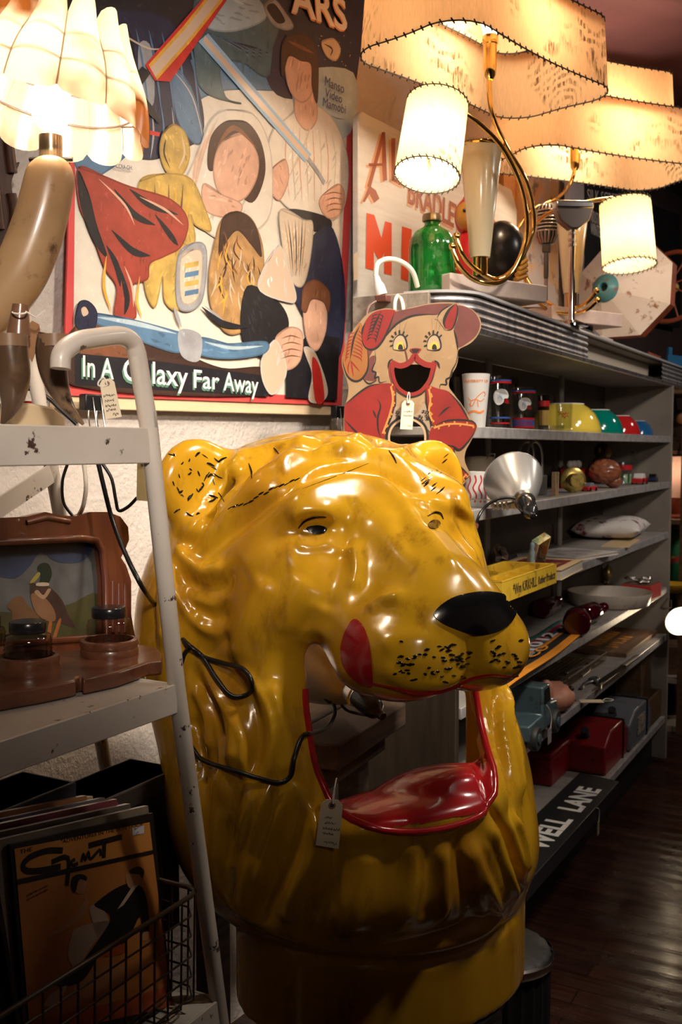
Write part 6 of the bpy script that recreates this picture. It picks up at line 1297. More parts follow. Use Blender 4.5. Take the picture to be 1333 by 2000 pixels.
mq(((28, 1658), (292, 1606), (336, 1965), (60, 2028)), pap, 0); mq(((28, 1658), (292, 1606), (298, 1662), (33, 1716)), mat('masthead_orange', (.60, .25, .06), .35), .0003)
mq(((33, 1718), (298, 1660), (299, 1668), (34, 1728)), bk, .0006)
mq(catmull([(122, 1660, 0), (90, 1662, 0), (55, 1675, 0), (40, 1690, 0), (48, 1702, 0), (80, 1703, 0), (118, 1695, 0), (118, 1690, 0), (88, 1697, 0), (62, 1696, 0), (56, 1690, 0), (68, 1678, 0), (95, 1668, 0), (121, 1665, 0)], 3), bk, .0006) if False else None
for pts, w_ in (([(122, 1661), (90, 1662), (58, 1674), (44, 1690), (52, 1701), (80, 1700), (118, 1692)], .0075), ([(100, 1684), (132, 1676), (130, 1730)], .0065), ([(146, 1678), (138, 1684), (142, 1690), (152, 1686)], .0045), ([(158, 1684), (162, 1668), (166, 1680), (172, 1664), (176, 1678), (194, 1660), (196, 1672)], .0045), ([(172, 1652), (238, 1634)], .0075), ([(203, 1646), (202, 1676)], .0075)): mb.mat(bk).stroke([MG(p.x, p.y) for p in catmull([(a, b, 0) for a, b in pts], 4)], w_, .0007)
for s, a, b, h in (('THE', (38, 1668), (62, 1662), .005), ('"ADVENTURES IN THE SKIN TRADE"', (118, 1648), (282, 1612), .005), ('AN APPROACH TO RELAXATION', (122, 1706), (268, 1673), .004)):
    p0, p1 = MG(*a), MG(*b); mb.mat(bk); fit_text(mb, s, (p0[0], p0[1], .0007), (p1[0], p1[1], .0007), h, ext=.0001)
for y_ in (1752, 1760): p0, p1 = MG(52, y_), MG(105, y_ - 12); mb.mat(bk); fit_text(mb, 'A Short Story' if y_ < 1755 else 'in this issue', (p0[0], p0[1], .0007), (p1[0], p1[1], .0007), .004, ext=.0001) if False else scribble(mb, p0[0], p0[1], .035, .003, y_, .0005, .0007)
skin = mat('print_skin', (.50, .24, .13), .4); wht = mat('print_white', (.62, .46, .34), .4); drs = mat('print_dress', (.50, .36, .28), .4); red_ = mat('print_red', (.45, .08, .02), .4)
mq([(175, 1772), (195, 1766), (212, 1800), (208, 1812), (190, 1830), (180, 1800)], drs, .0008, True); mq([(150, 1812), (205, 1798), (210, 1808), (180, 1845), (150, 1890), (132, 1868), (138, 1830)], drs, .0008, True); mq([(168, 1750), (170, 1770), (150, 1800), (100, 1830), (95, 1826), (140, 1792), (160, 1765)], skin, .0010, True)
mq([(146, 1720), (155, 1712), (166, 1716), (168, 1732), (160, 1745), (148, 1742)], skin, .0009, True); mq([(138, 1725), (142, 1712), (156, 1707), (168, 1712), (167, 1720), (154, 1718), (146, 1742), (140, 1738)], bk, .0011, True)
mq([(225, 1735), (255, 1725), (278, 1735), (288, 1770), (290, 1820), (278, 1822), (272, 1790), (245, 1840), (205, 1850), (160, 1915), (110, 1925), (150, 1890), (195, 1830), (215, 1790), (185, 1770), (190, 1760)], bk, .0009, True); mq([(245, 1712), (256, 1702), (272, 1706), (272, 1724), (262, 1735), (250, 1732)], skin, .0010, True); mq([(252, 1700), (268, 1692), (280, 1700), (277, 1716), (270, 1708), (254, 1706)], bk, .0012, True); mq([(258, 1730), (268, 1728), (240, 1768), (228, 1776)], wht, .0011); mq([(278, 1822), (290, 1820), (288, 1834), (278, 1836)], skin, .0011, True)
mq([(215, 1845), (245, 1838), (240, 1862), (190, 1868)], red_, .0007, True); mq([(130, 1925), (110, 1960), (85, 1964), (100, 1940)], wht, .0010, True); mq([(150, 1915), (235, 1880), (240, 1930), (160, 1950)], mat('print_couch', (.50, .22, .09), .4), .0006, True); mq([(62, 2028), (336, 1965), (330, 1925), (230, 1955), (60, 1995)], red_, .0004)
mq(((257, 1617), (280, 1612), (280, 1627), (257, 1632)), mat('sticker', (.62, .62, .66), .5), .0014); p0 = MG(260, 1622); mb.mat(mat('blue_pen', (.06, .07, .2), .6)); scribble(mb, p0[0], p0[1], .015, .004, 3, .0005, .0017); scribble(mb, p0[0] + .003, p0[1] - .007, .007, .004, 4, .0005, .0017)
mb.build('cover', None, t, 0)
m = bpy.data.materials.new('sleeve'); m.use_nodes = True; tt = m.node_tree; tt.nodes.clear(); o_ = tt.nodes.new('ShaderNodeOutputMaterial'); a_ = tt.nodes.new('ShaderNodeBsdfTransparent'); g_ = tt.nodes.new('ShaderNodeBsdfGlossy'); x_ = tt.nodes.new('ShaderNodeMixShader'); g_.inputs['Roughness'].default_value = .08; x_.inputs[0].default_value = .03; lk(tt, a_.outputs[0], x_.inputs[1]); lk(tt, g_.outputs[0], x_.inputs[2]); lk(tt, x_.outputs[0], o_.inputs[0])
mb = MB(); n_ = 12; A_, B_, C_, D_ = [Vector(MG(*p)) for p in ((18, 1648), (303, 1586), (345, 1978), (52, 2045))]; vs = []
for j in range(n_ + 1):
    for i in range(n_ + 1):
        u, v = i / n_, j / n_; p = (A_ * (1 - u) + B_ * u) * (1 - v) + (D_ * (1 - u) + C_ * u) * v; vs.append((p.x, p.y, .003 + .0012 * math.sin(u * 23 + v * 9) * (u > .8)))
mb.add(vs, [(j * (n_ + 1) + i, (j + 1) * (n_ + 1) + i, (j + 1) * (n_ + 1) + i + 1, j * (n_ + 1) + i + 1) for j in range(n_) for i in range(n_)]); mb.build('clear_sleeve', m, t, 180)
rn = random.Random(9); cl = ((.20, .16, .12), (.10, .08, .07), (.16, .04, .05), (.22, .05, .20), (.10, .09, .10), (.22, .10, .05), (.30, .22, .14))
names = ('directly behind the orange magazine', 'second behind the orange magazine', 'with a dark red spine', 'with a purple spine', 'with a grey spine behind the purple one', 'with a brown spine near the back', 'hindmost and palest')
for i in range(7):
    off = .012 + .017 * i; top = .010 + .006 * (i % 3) + .0015 * i; t2 = thing('record_sleeve', 'record sleeve in the wire basket, ' + names[i], 'record', M @ Matrix.Translation((-.012 * (i % 3), .0, -off)), 'magazines and records filed in the wire basket')
    tl, tr, br, bl = MG(20, 1650), MG(300, 1588), MG(340, 1975), MG(55, 2040); w2 = .004 + .001 * (i % 2)
    mb = MB(); mb.prism([(tl[0] - .02, tl[1] + top), (tr[0] - .006 * (i % 2), tr[1] + top), (br[0] - .01, br[1] + .02), (bl[0], bl[1] + .02)], -w2, w2); mb.build('sleeve', mat('sleeve_%d' % i, cl[i], .3, coat=.3), t2, 0)
# wire basket around them
t = thing('wire_basket', 'dark wire basket holding magazines on the lowest cart tray', 'basket', CTM); wm2 = mat('rusty_wire', (.11, .08, .06), .45, metal=.6)
F = lambda px, py: CTM.inverted() @ hit(px, py, ct(0, -.004, 0), NS)
xr = F(396, 1745).x; ztp = F(396, 1740).z; zbt = ztp - .16; xl = -.75; dpt = .24; zdip = .0
mb = MB(); rc = .02; top_loop = [(xl, 0, ztp), (xr - rc, 0, ztp), (xr - rc * .3, rc * .3, ztp), (xr, rc, ztp), (xr, dpt, ztp), (xl, dpt, ztp)]; mb.tube(top_loop, .0034, 8, closed=True); mb.build('rim_wire', wm2, t, 60)
mb = MB()
for i in range(24): x = xr - .012 - i * .028; mb.tube([(x, 0, ztp), (x, .004, zbt + .01), (x, .02, zbt), (x, dpt - .02, zbt), (x, dpt, zbt + .01), (x, dpt, ztp)], .0015, 5)
for i in range(8): y = .02 + i * .028; mb.tube([(xr, y, ztp), (xr - .004, y, zbt + .01), (xr - .02, y, zbt), (xl, y, zbt)], .0015, 5)
for j in range(1, 6): z = ztp - j * .028; mb.tube([(xl, 0.001, z), (xr - rc, 0.001, z), (xr, rc, z), (xr, dpt, z)], .0015, 5)
mb.build('wire_mesh', wm2, t, 60)
# carved dark wood at the left edge, on the wall
o = hit(30, 250, W0 + NW * .03, NW); M = frame(o, DW, NW); iM = M.inverted(); t = thing('carved_panel', 'dark carved wooden panel with wavy edge on the wall behind the horn lamp', 'carving', M); WP = lambda x, y: tuple((iM @ hit(x, y, o, NW)).xy)
ed = catmull([(26, -40, 0), (24, 20, 0), (34, 45, 0), (28, 90, 0), (20, 300, 0), (30, 320, 0), (14, 360, 0), (26, 420, 0), (28, 480, 0), (8, 520, 0), (-10, 560, 0)], 6)
mb = MB(); mb.prism([WP(p.x, p.y) for p in ed] + [WP(-160, 560), WP(-160, -40)], -.025, .012); mb.build('panel_board', woodm('carved_dark_wood', (.035, .014, .009), (.09, .035, .022), 6, .4, 1), t, 35, .004)
for pts in ([(10, 20), (16, 120), (6, 250), (14, 340)], [(-20, 0), (-14, 150), (-24, 300), (-10, 450)], [(12, 380), (18, 430), (6, 490)]): mb = MB(); mb.tube([Vector((*WP(p.x, p.y), .012)) for p in catmull([(a, b, 0) for a, b in pts], 6)], .010, 8); mb.build('carved_ridge', woodm('carved_dark_wood', 0, 0), t, 60)
# ------------------------------------------------------------------ big painted poster on the wall
po = hit(122, 770, W0 + NW * .032, NW); M = frame(po, DW, NW); iM = M.inverted(); PW = lambda x, y: tuple((iM @ hit(x, y, po, NW)).xy)
t = thing('poster', 'big hand painted poster with red border and lettering, hung on the wall', 'poster', M)
xL0, yB0 = PW(122, 772); xR0, yT = PW(672, 792)[0], 2.62 - po.z
# the canvas corners: sides lean a little, the bottom droops
cvs = [PW(124, 772), PW(668, 792), PW(705, 0), PW(710, -130), PW(142, -130), PW(147, 0)]
redb = mat('poster_red', (.66, .085, .075), .6, vary=(6, (.58, .05, .06), .4, .7), bump=(25, .3, .002))
mb = MB(); mb.prism(cvs, -.004, 0); mb.build('canvas', redb, t, 0)
mb = MB(); a, b = PW(112, 770), PW(662, 788); a2, b2 = PW(112, 797), PW(662, 812); mb.prism([a, b, b2, a2], -.022, -.0045); mb.build('wood_strip', woodm('pine_strip', (.62, .44, .26), (.74, .58, .38), 3, .5, 0), t, 35, .002)
mb = MB(); Lz = [0.0004]
_PC = {}
def pm(name, c, v=.72, sc=24, hi=None):
    m_ = pm_(name, c, v, sc, hi); _PC[m_.name] = (pm_(name + '_shade', tuple(x * .68 for x in c), v, sc, None), pm_(name + '_light', tuple(min(.9, x * 1.25 + .015) for x in c), v, sc, None)); return m_
def pm_(name, c, v, sc, hi): return mat('print_' + name, c, .5, vary=(sc, hi or tuple(x * v for x in c), .35, .7), spots=(70, tuple(min(1, x * 1.25 + .02) for x in c), .60, .72), bump=(45, .25, .0012))
_pr = random.Random(21)
def shade_strokes(pts, m):              # the painter's brush marks: darker and lighter strokes of the same paint, and a thin contour
    xs = [p[0] for p in pts]; ys = [p[1] for p in pts]; n = len(pts); area = abs(sum(pts[i][0] * pts[(i + 1) % n][1] - pts[(i + 1) % n][0] * pts[i][1] for i in range(n))) / 2
    if area < 260: return
    vert = (max(ys) - min(ys)) > (max(xs) - min(xs)); sk = _pr.uniform(-.5, .5); ctr = (sum(xs) / n, sum(ys) / n)
    ins = lambda x, y: sum(((pts[i][1] > y) != (pts[i - 1][1] > y)) and x < (pts[i - 1][0] - pts[i][0]) * (y - pts[i][1]) / (pts[i - 1][1] - pts[i][1]) + pts[i][0] for i in range(n)) % 2
    for k in range(min(42, int(area / 170))):
        x, y = _pr.uniform(min(xs), max(xs)), _pr.uniform(min(ys), max(ys)); L = _pr.uniform(8, 26)
        dx, dy = (sk * L * .5, L * .5) if vert else (L * .5, sk * L * .5); q = [(x - dx, y - dy), (x + _pr.uniform(-3, 3), y + _pr.uniform(-3, 3)), (x + dx, y + dy)]
        if all(ins(ctr[0] + (a - ctr[0]) * 1.08, ctr[1] + (b - ctr[1]) * 1.08) for a, b in q): ps(q, _PC[m.name][0 if (x - ctr[0]) * .5 + (y - ctr[1]) * .3 + _pr.uniform(-20, 20) > 0 else 1], _pr.uniform(.0025, .007))
    ps(list(pts) + [pts[0], pts[1]], _PC[m.name][0], .0035, True, False)
def pq(pts, m, sm=True, n=5):
    Lz[0] += .00001; P_ = [(*PW(*p), 0) for p in pts]; mb.mat(m).flat([(p[0], p[1]) for p in (catmull(P_, n, True) if sm else P_)], Lz[0])
    if sm and len(pts) >= 5 and m.name in _PC: shade_strokes(pts, m)
def ps(pts, m, w, sm=True, taper=True):
    Lz[0] += .000007; P_ = [(*PW(*p), 0) for p in pts]; mb.mat(m).stroke([(p[0], p[1]) for p in (catmull(P_, 6) if sm else P_)], w, Lz[0], taper)
navy, black_, steelb, cream_, sand, tealp = pm('navy', (.020, .024, .06)), pm('black', (.014, .013, .018)), pm('steel_blue', (.10, .20, .33)), pm('cream', (.74, .66, .56), .88), pm('sand', (.62, .50, .38), .85), pm('teal', (.07, .13, .16))
pale = pm('pale_blue', (.42, .52, .58), .85); browns = pm('brown', (.20, .075, .035)); rust_ = pm('rust', (.36, .055, .035)); gold = pm('gold', (.62, .40, .10), .6); tan_ = pm('tan', (.50, .28, .11), .55); flesh = pm('flesh', (.70, .40, .28), .8); wht_ = pm('white', (.84, .80, .76), .92); redp_ = pm('crimson', (.62, .03, .025), .75); bluep_ = pm('beam_blue', (.30, .48, .68), .85); amber = pm('amber', (.82, .42, .05), .7); dkbr = pm('dark_brown', (.055, .025, .018)); greyp_ = pm('grey', (.36, .36, .38), .7)
X = lambda y: 148 - .034 * y
pq([(149, -130), (700, -130), (684, 110), (672, 400), (655, 776), (142, 752), (146, 400)], cream_, False)
pq([(150, -130), (700, -130), (688, 150), (560, 175), (420, 180), (300, 260), (150, 330)], steelb); pq([(520, -130), (702, -130), (688, 190), (600, 195), (520, 150)], navy); pq([(575, 150), (690, 142), (684, 260), (600, 270)], pale)
pq([(150, -130), (380, -130), (440, -20), (420, 80), (330, 130), (250, 110), (150, 90)], black_)
# draped dark blue cloth at upper left
pq([(148, 40), (230, 20), (330, 40), (380, 150), (395, 260), (330, 300), (280, 310), (215, 280), (148, 150)], navy); pq([(180, 50), (250, 60), (262, 160), (240, 240), (200, 160)], black_); pq([(215, 70), (240, 75), (236, 150), (216, 120)], greyp_); pq([(270, 90), (295, 95), (300, 200), (275, 190)], greyp_); pq([(335, 130), (372, 170), (396, 260), (380, 280), (345, 230)], steelb)
for k in range(9): x = 165 + k * 25; ps([(x, 45 + 3 * k), (x + 12, 120), (x + 26, 200 + 6 * k)], steelb, .007); 
for k in range(6): x = 255 + k * 20; ps([(x, 210), (x + 4, 260), (x - 2, 310)], steelb if k % 2 else greyp_, .006)
ps([(150, 60), (210, 55), (290, 95), (330, 90)], wht_, .004); ps([(330, 130), (375, 190), (400, 290)], wht_, .003)
for x, y in ((256, 205), (256, 219), (292, 255)): pq([(x, y), (x + 20, y + 4), (x + 18, y + 12), (x - 1, y + 8)], redp_, False)
# teal hull-like hill, upper centre
pq([(385, -20), (470, -60), (545, 20), (530, 100), (520, 150), (470, 120), (430, 130), (440, 190), (470, 202), (400, 180), (380, 120)], tealp); pq([(400, -10), (470, -30), (520, 30), (460, 60), (400, 50)], pale)
for k in range(8): ps([(395 + 8 * k, 60 + k * 3), (440 + 8 * k, 80 + 2 * k), (500 + 4 * k, 120 - 2 * k)], black_ if k % 2 else steelb, .005)
for k in range(5): x = 470 + 13 * k; pq([(x, 95), (x + 10, 95), (x + 4, 150 - 8 * (k % 2))], tealp, False)
pq([(515, 12), (535, 0), (560, 30), (572, 52), (555, 58), (530, 45)], greyp_); pq([(520, 16), (535, 8), (556, 40), (540, 45)], black_); pq([(628, 82), (650, 76), (664, 96), (655, 118), (636, 108)], sand); ps([(632, 86), (648, 96), (644, 110)], dkbr, .006)
rn = random.Random(4)
for k in range(50): x, y = rn.uniform(575, 684), rn.uniform(60, 180); d = rn.uniform(.5, 1.4); pq([(x - d, y), (x, y - d), (x + d, y), (x, y + d)], wht_, False)
# cream robed figure without features at the right, dark hair
pq([(560, 230), (600, 200), (650, 235), (678, 310), (672, 400), (640, 430), (560, 405), (520, 330), (530, 260)], cream_); pq([(580, 170), (610, 170), (618, 230), (598, 255), (575, 225)], flesh)
pq([(556, 90), (575, 78), (604, 86), (614, 120), (608, 180), (588, 200), (566, 180), (556, 140)], flesh); pq([(548, 100), (556, 76), (585, 66), (612, 84), (620, 120), (618, 200), (608, 170), (606, 126), (585, 118), (562, 110), (550, 150)], dkbr); ps([(560, 80), (585, 92), (612, 105)], browns, .010)
for k in range(8): ps([(560 + 12 * k, 235 + 4 * abs(k - 3)), (556 + 14 * k, 310), (565 + 12 * k, 395)], sand if k % 2 else flesh, .005)
ps([(612, 225), (590, 290), (555, 360)], sand, .008); pq([(565, 408), (640, 425), (638, 452), (572, 440)], black_); pq([(630, 380), (660, 360), (672, 385), (660, 420), (638, 425), (622, 400)], flesh)
for k in range(4): ps([(630 + 2 * k, 382 + 11 * k), (650, 376 + 11 * k), (668, 380 + 10 * k)], browns, .003)
pq([(530, 330), (555, 312), (562, 350), (545, 390), (528, 372)], flesh)
# shawl-draped figure without features in the middle
pq([(440, 215), (490, 222), (520, 270), (530, 340), (520, 430), (440, 470), (370, 420), (360, 360), (385, 300), (408, 240)], cream_)
for k in range(6): ps([(425 - 8 * k, 228 + 12 * k), (396 - 4 * k, 300 + 8 * k), (372, 400 + 3 * k)], flesh if k % 2 else sand, .006)
pq([(440, 238), (480, 240), (508, 280), (515, 340), (490, 395), (450, 360), (430, 330), (405, 330), (410, 270)], dkbr); pq([(436, 275), (470, 262), (500, 300), (500, 345), (478, 385), (450, 395), (425, 375), (415, 340), (420, 300)], flesh); ps([(420, 290), (455, 250), (500, 290)], browns, .012)
pq([(395, 360), (430, 380), (470, 400), (455, 425), (400, 412)], flesh)
# crossed light bands
pq([(281, 127), (400, -10), (455, -20), (330, 160), (300, 158)], redp_, False); ps([(296, 142), (362, 68), (428, -15)], amber, .034, False, False); ps([(296, 142), (362, 68), (428, -15)], wht_, .020, False, False)
pq([(385, 82), (404, 66), (606, 302), (594, 318)], bluep_, False); ps([(396, 76), (500, 195), (600, 309)], wht_, .017, False, False); ps([(600, 310), (620, 338), (632, 358)], greyp_, .014, False, False)
pq([(240, 170), (275, 130), (292, 142), (262, 185)], black_, False); pq([(214, 105), (222, 108), (300, 215), (312, 245), (290, 225)], black_, False)
# golden jar-like shapes
pq([(316, 262), (336, 244), (360, 262), (368, 305), (352, 342), (325, 338), (310, 300)], gold); ps([(322, 270), (318, 300), (330, 330)], dkbr, .005); ps([(352, 262), (358, 300), (346, 330)], wht_, .006)
pq([(270, 355), (320, 340), (370, 350), (395, 400), (410, 450), (380, 440), (370, 420), (375, 480), (300, 520), (275, 440)], gold); pq([(285, 480), (340, 470), (372, 500), (350, 600), (320, 590), (315, 540), (300, 600), (280, 560)], gold)
for k in range(7): ps([(285 + 14 * k, 360), (290 + 12 * k, 420), (290 + 10 * k, 500)], browns if k % 2 else amber, .006)
# red-brown folded cloth at left
pq([(150, 328), (200, 345), (250, 365), (330, 390), (364, 430), (352, 480), (320, 500), (290, 515), (285, 545), (255, 560), (262, 620), (222, 618), (225, 560), (200, 520), (175, 450), (152, 400)], rust_); pq([(150, 335), (170, 380), (185, 440), (205, 500), (180, 470), (155, 400)], black_)
for a in ([(220, 370), (260, 420), (300, 440)], [(250, 370), (290, 400), (345, 420)], [(215, 450), (255, 490), (290, 500)], [(230, 520), (245, 580), (240, 615)], [(300, 420), (330, 460), (345, 480)], [(205, 480), (225, 520), (232, 560)]): ps(a, black_, .016)
for a in ([(190, 350), (240, 400), (260, 440)], [(270, 385), (320, 410), (355, 440)], [(240, 520), (255, 560), (258, 600)]): ps(a, flesh, .006)
ps([(205, 500), (200, 560), (215, 610)], amber, .008); ps([(270, 540), (265, 590), (275, 620)], amber, .007)
# tan shaggy sheaf in the middle
pq([(430, 430), (460, 415), (490, 430), (510, 480), (512, 540), (505, 580), (480, 640), (440, 650), (410, 600), (405, 540), (415, 480)], tan_); pq([(432, 428), (462, 414), (495, 440), (508, 500), (490, 480), (462, 450), (440, 470), (425, 500)], dkbr)
rn = random.Random(8)
for k in range(46): x = rn.uniform(415, 505); y = rn.uniform(450, 570); L = rn.uniform(25, 60); ps([(x, y), (x + rn.uniform(-8, 8), y + L * .5), (x + rn.uniform(-14, 14), y + L)], rn.choice((tan_, amber, dkbr, browns, sand)), .005)
pq([(345, 500), (375, 475), (400, 490), (390, 590), (345, 600)], greyp_); pq([(350, 505), (375, 488), (392, 500), (384, 580), (352, 588)], sand); 
for k in range(4): pq([(358, 515 + k * 18), (385, 510 + k * 18), (384, 520 + k * 18), (357, 525 + k * 18)], steelb if k % 2 else gold, False)
# dark ground, brown lower bank, right lower figure with scarf
pq([(480, 560), (540, 590), (560, 640), (520, 700), (470, 660)], black_); pq([(570, 520), (640, 440), (670, 560), (656, 700), (580, 600)], navy); pq([(142, 640), (220, 640), (330, 680), (430, 720), (510, 720), (510, 770), (140, 752)], dkbr); pq([(148, 630), (210, 640), (270, 680), (250, 720), (160, 700)], browns); pq([(142, 690), (300, 705), (520, 735), (520, 775), (142, 752)], black_, False)
pq([(545, 410), (590, 430), (608, 440), (600, 520), (585, 560), (560, 540), (548, 480)], sand); 
for k in range(7): ps([(552 + 7 * k, 430), (560 + 5 * k, 480), (566 + 3 * k, 540)], black_ if k % 2 else tan_, .005)
pq([(500, 560), (540, 480), (560, 530), (575, 580), (560, 590)], wht_); 
pq([(555, 705), (600, 650), (660, 660), (655, 782), (555, 776)], black_, False)
pq([(590, 590), (615, 578), (634, 600), (632, 650), (614, 685), (595, 660)], flesh); pq([(585, 600), (590, 560), (615, 548), (640, 572), (638, 610), (628, 590), (605, 585), (594, 610)], browns); pq([(590, 680), (612, 690), (636, 760), (624, 784), (600, 780), (606, 730)], wht_); pq([(606, 700), (622, 720), (630, 780), (612, 782)], redp_)
pq([(535, 660), (560, 640), (586, 650), (584, 700), (560, 722), (530, 710)], flesh); pq([(508, 700), (535, 665), (556, 725), (530, 770), (510, 745)], wht_)
for k in range(4): ps([(545, 662 + 13 * k), (565, 656 + 13 * k), (585, 662 + 12 * k)], browns, .003)
# blue oar across the bottom
pq([(172, 612), (240, 622), (330, 645), (350, 655), (345, 688), (280, 670), (180, 630)], steelb); ps([(185, 620), (260, 632), (340, 652)], pale, .010); pq([(385, 660), (440, 672), (515, 668), (512, 690), (450, 700), (386, 692)], steelb); ps([(395, 668), (450, 680), (510, 676)], pale, .008); pq([(346, 645), (388, 655), (384, 705), (350, 695)], greyp_)
pq([(143, 618), (150, 592), (168, 590), (184, 610), (180, 640), (160, 648), (146, 638)], navy); pq([(154, 604), (162, 600), (168, 612), (158, 618)], wht_)
ps([(335, 600), (350, 640)], greyp_, .012); ps([(390, 600), (430, 632), (480, 640)], black_, .016); ps([(395, 598), (432, 626)], greyp_, .006)
# lettering
ltr, ltg = mat('print_letter_white', (.84, .80, .74), .5), mat('print_letter_green', (.10, .22, .15), .5)
def ptext(s, p0, p1, hh, m, sh=None, **kw):
    a, b = PW(*p0), PW(*p1)
    if sh: mb.mat(sh); fit_text(mb, s, (a[0] - .004, a[1] - .005, Lz[0] + .0003), (b[0] - .004, b[1] - .005, Lz[0] + .0003), hh, ext=.0001, **kw)
    mb.mat(m); fit_text(mb, s, (a[0], a[1], Lz[0] + .0007), (b[0], b[1], Lz[0] + .0007), hh, ext=.0001, **kw)
hh_ = lambda x, y, px: (Vector(PW(x, y)) - Vector(PW(x, y - px))).length
ptext('In A', (157, 735), (217, 741), hh_(180, 735, 42), ltr, ltg, bold=.008); ptext('Galaxy', (236, 743), (362, 756), hh_(300, 750, 44), ltr, ltg, bold=.008); ptext('Far', (374, 757), (424, 761), hh_(400, 755, 36), ltr, ltg, bold=.008); ptext('Away', (432, 762), (500, 769), hh_(465, 765, 36), ltr, ltg, bold=.008)
ink = mat('print_ink_blue', (.02, .03, .12), .5); ptext('Manso', (630, 168), (668, 184), hh_(650, 170, 20), ink, None, shear=.2); ptext('Video', (632, 190), (664, 203), hh_(650, 190, 18), ink, None, shear=.2); ptext('Mamobi', (626, 208), (672, 224), hh_(650, 210, 18), ink, None, shear=.2); ps([(642, 226), (655, 232), (672, 234)], ink, .002)
ptext('ACCRA-GH.', (217, 328), (254, 333), hh_(235, 330, 8), ink, None)
orl = mat('print_orange_letter', (.72, .33, .12), .5); ptext('ARS', (566, 22), (675, 62), hh_(620, 40, 62), ltr, orl, bold=.02)
mb.build('painted_picture', None, t, 0)
# ------------------------------------------------------------------ cat board with two bag holes
cxy = lambda x, y: (640 + x * .27, 550 + y * .27)
co = at(803, 780, 2.26); cn = Vector((-.10, -1, .04)).normalized(); M = frame(co, Vector((1, -.1, 0)), cn); iM = M.inverted(); cz = M.to_3x3() @ Vector((0, 0, 1)); CW = lambda x, y: tuple((iM @ hit(*cxy(x, y), co, cz)).xy)
t = thing('cat_board', 'cutout wooden toss game board painted as a smiling cat in a feathered hat', 'game board', M)
sm = lambda pts, n=5: [(p.x, p.y) for p in catmull([(*CW(*p), 0) for p in pts], n, True)]
outl = [(130, 470), (160, 400), (190, 350), (230, 300), (285, 240), (350, 210), (440, 195), (520, 210), (600, 190), (740, 160), (880, 152), (960, 165), (1050, 205), (1100, 260), (1112, 330), (1080, 400), (1030, 450), (950, 495), (945, 560), (930, 620), (890, 690), (880, 760), (920, 820), (980, 900), (1030, 980), (1085, 1050), (1060, 1110), (1030, 1170), (1000, 1230), (995, 1300), (1030, 1400), (990, 1460), (950, 1500), (960, 1600), (1000, 1690), (1060, 1730), (1080, 1790), (1000, 1860), (700, 1900), (300, 1860), (150, 1700), (120, 1400), (118, 1000), (130, 900), (150, 820), (150, 740), (115, 640), (105, 560)]
mouth = [(478, 640), (520, 612), (620, 600), (745, 615), (735, 690), (700, 755), (640, 800), (590, 805), (530, 775), (495, 715)]
belly = [(450, 1130), (470, 1060), (520, 1015), (580, 1000), (640, 1015), (690, 1060), (705, 1130), (690, 1200), (640, 1260), (580, 1275), (520, 1260), (470, 1200)]
bcard = mat('cat_board_tan', (.36, .225, .115), .6, vary=(12, (.29, .175, .085), .4, .7), spots=(60, (.42, .29, .17), .6, .72))
mb = MB(); mb.mesh(plate([sm(outl), sm(mouth), sm(belly)], .006)); mb.build('board', bcard, t, 35)
mb = MB(); Lc = [.0033]
cr, cm, co_, cb_, cy_ = mat('cat_red', (.27, .015, .010), .55, vary=(18, (.21, .012, .009), .4, .7)), mat('cat_maroon', (.15, .042, .034), .55, vary=(18, (.11, .03, .025), .4, .7)), mat('cat_ochre', (.33, .125, .028), .55, vary=(14, (.26, .09, .02), .4, .7)), mat('cat_black', (.015, .012, .012), .5), mat('cat_yellow', (.60, .42, .05), .5)
def cq(pts, m, s_=True): Lc[0] += .00002; P_ = sm(pts) if s_ else [CW(*p) for p in pts]; mb.mat(m).flat(P_, Lc[0])
def cs(pts, m, w, tp=True, s_=True): Lc[0] += .000012; P_ = [(p.x, p.y) for p in catmull([(*CW(*p), 0) for p in pts], 6)] if s_ else [CW(*p) for p in pts]; mb.mat(m).stroke(P_, w * .00056, Lc[0], tp)
# hat
def ring_fill(outer, m): cq(outer, m)
ring_fill([(255, 690), (300, 560), (345, 480), (420, 400), (500, 310), (600, 255), (700, 240), (800, 240), (870, 180), (905, 162), (750, 165), (620, 192), (520, 212), (420, 250), (330, 330), (270, 480), (235, 600)], cm)
ring_fill([(930, 180), (1000, 185), (1060, 220), (1098, 280), (1100, 340), (1060, 410), (950, 480), (935, 420), (915, 350), (945, 260)], cm)
ring_fill([(250, 705), (350, 720), (345, 680), (330, 640), (345, 540), (300, 560), (290, 640)], cm)
cs([(255, 700), (300, 740), (360, 715)], cb_, 7)
cs([(345, 490), (420, 400), (500, 310), (600, 255), (700, 240), (800, 240)], cb_, 9)
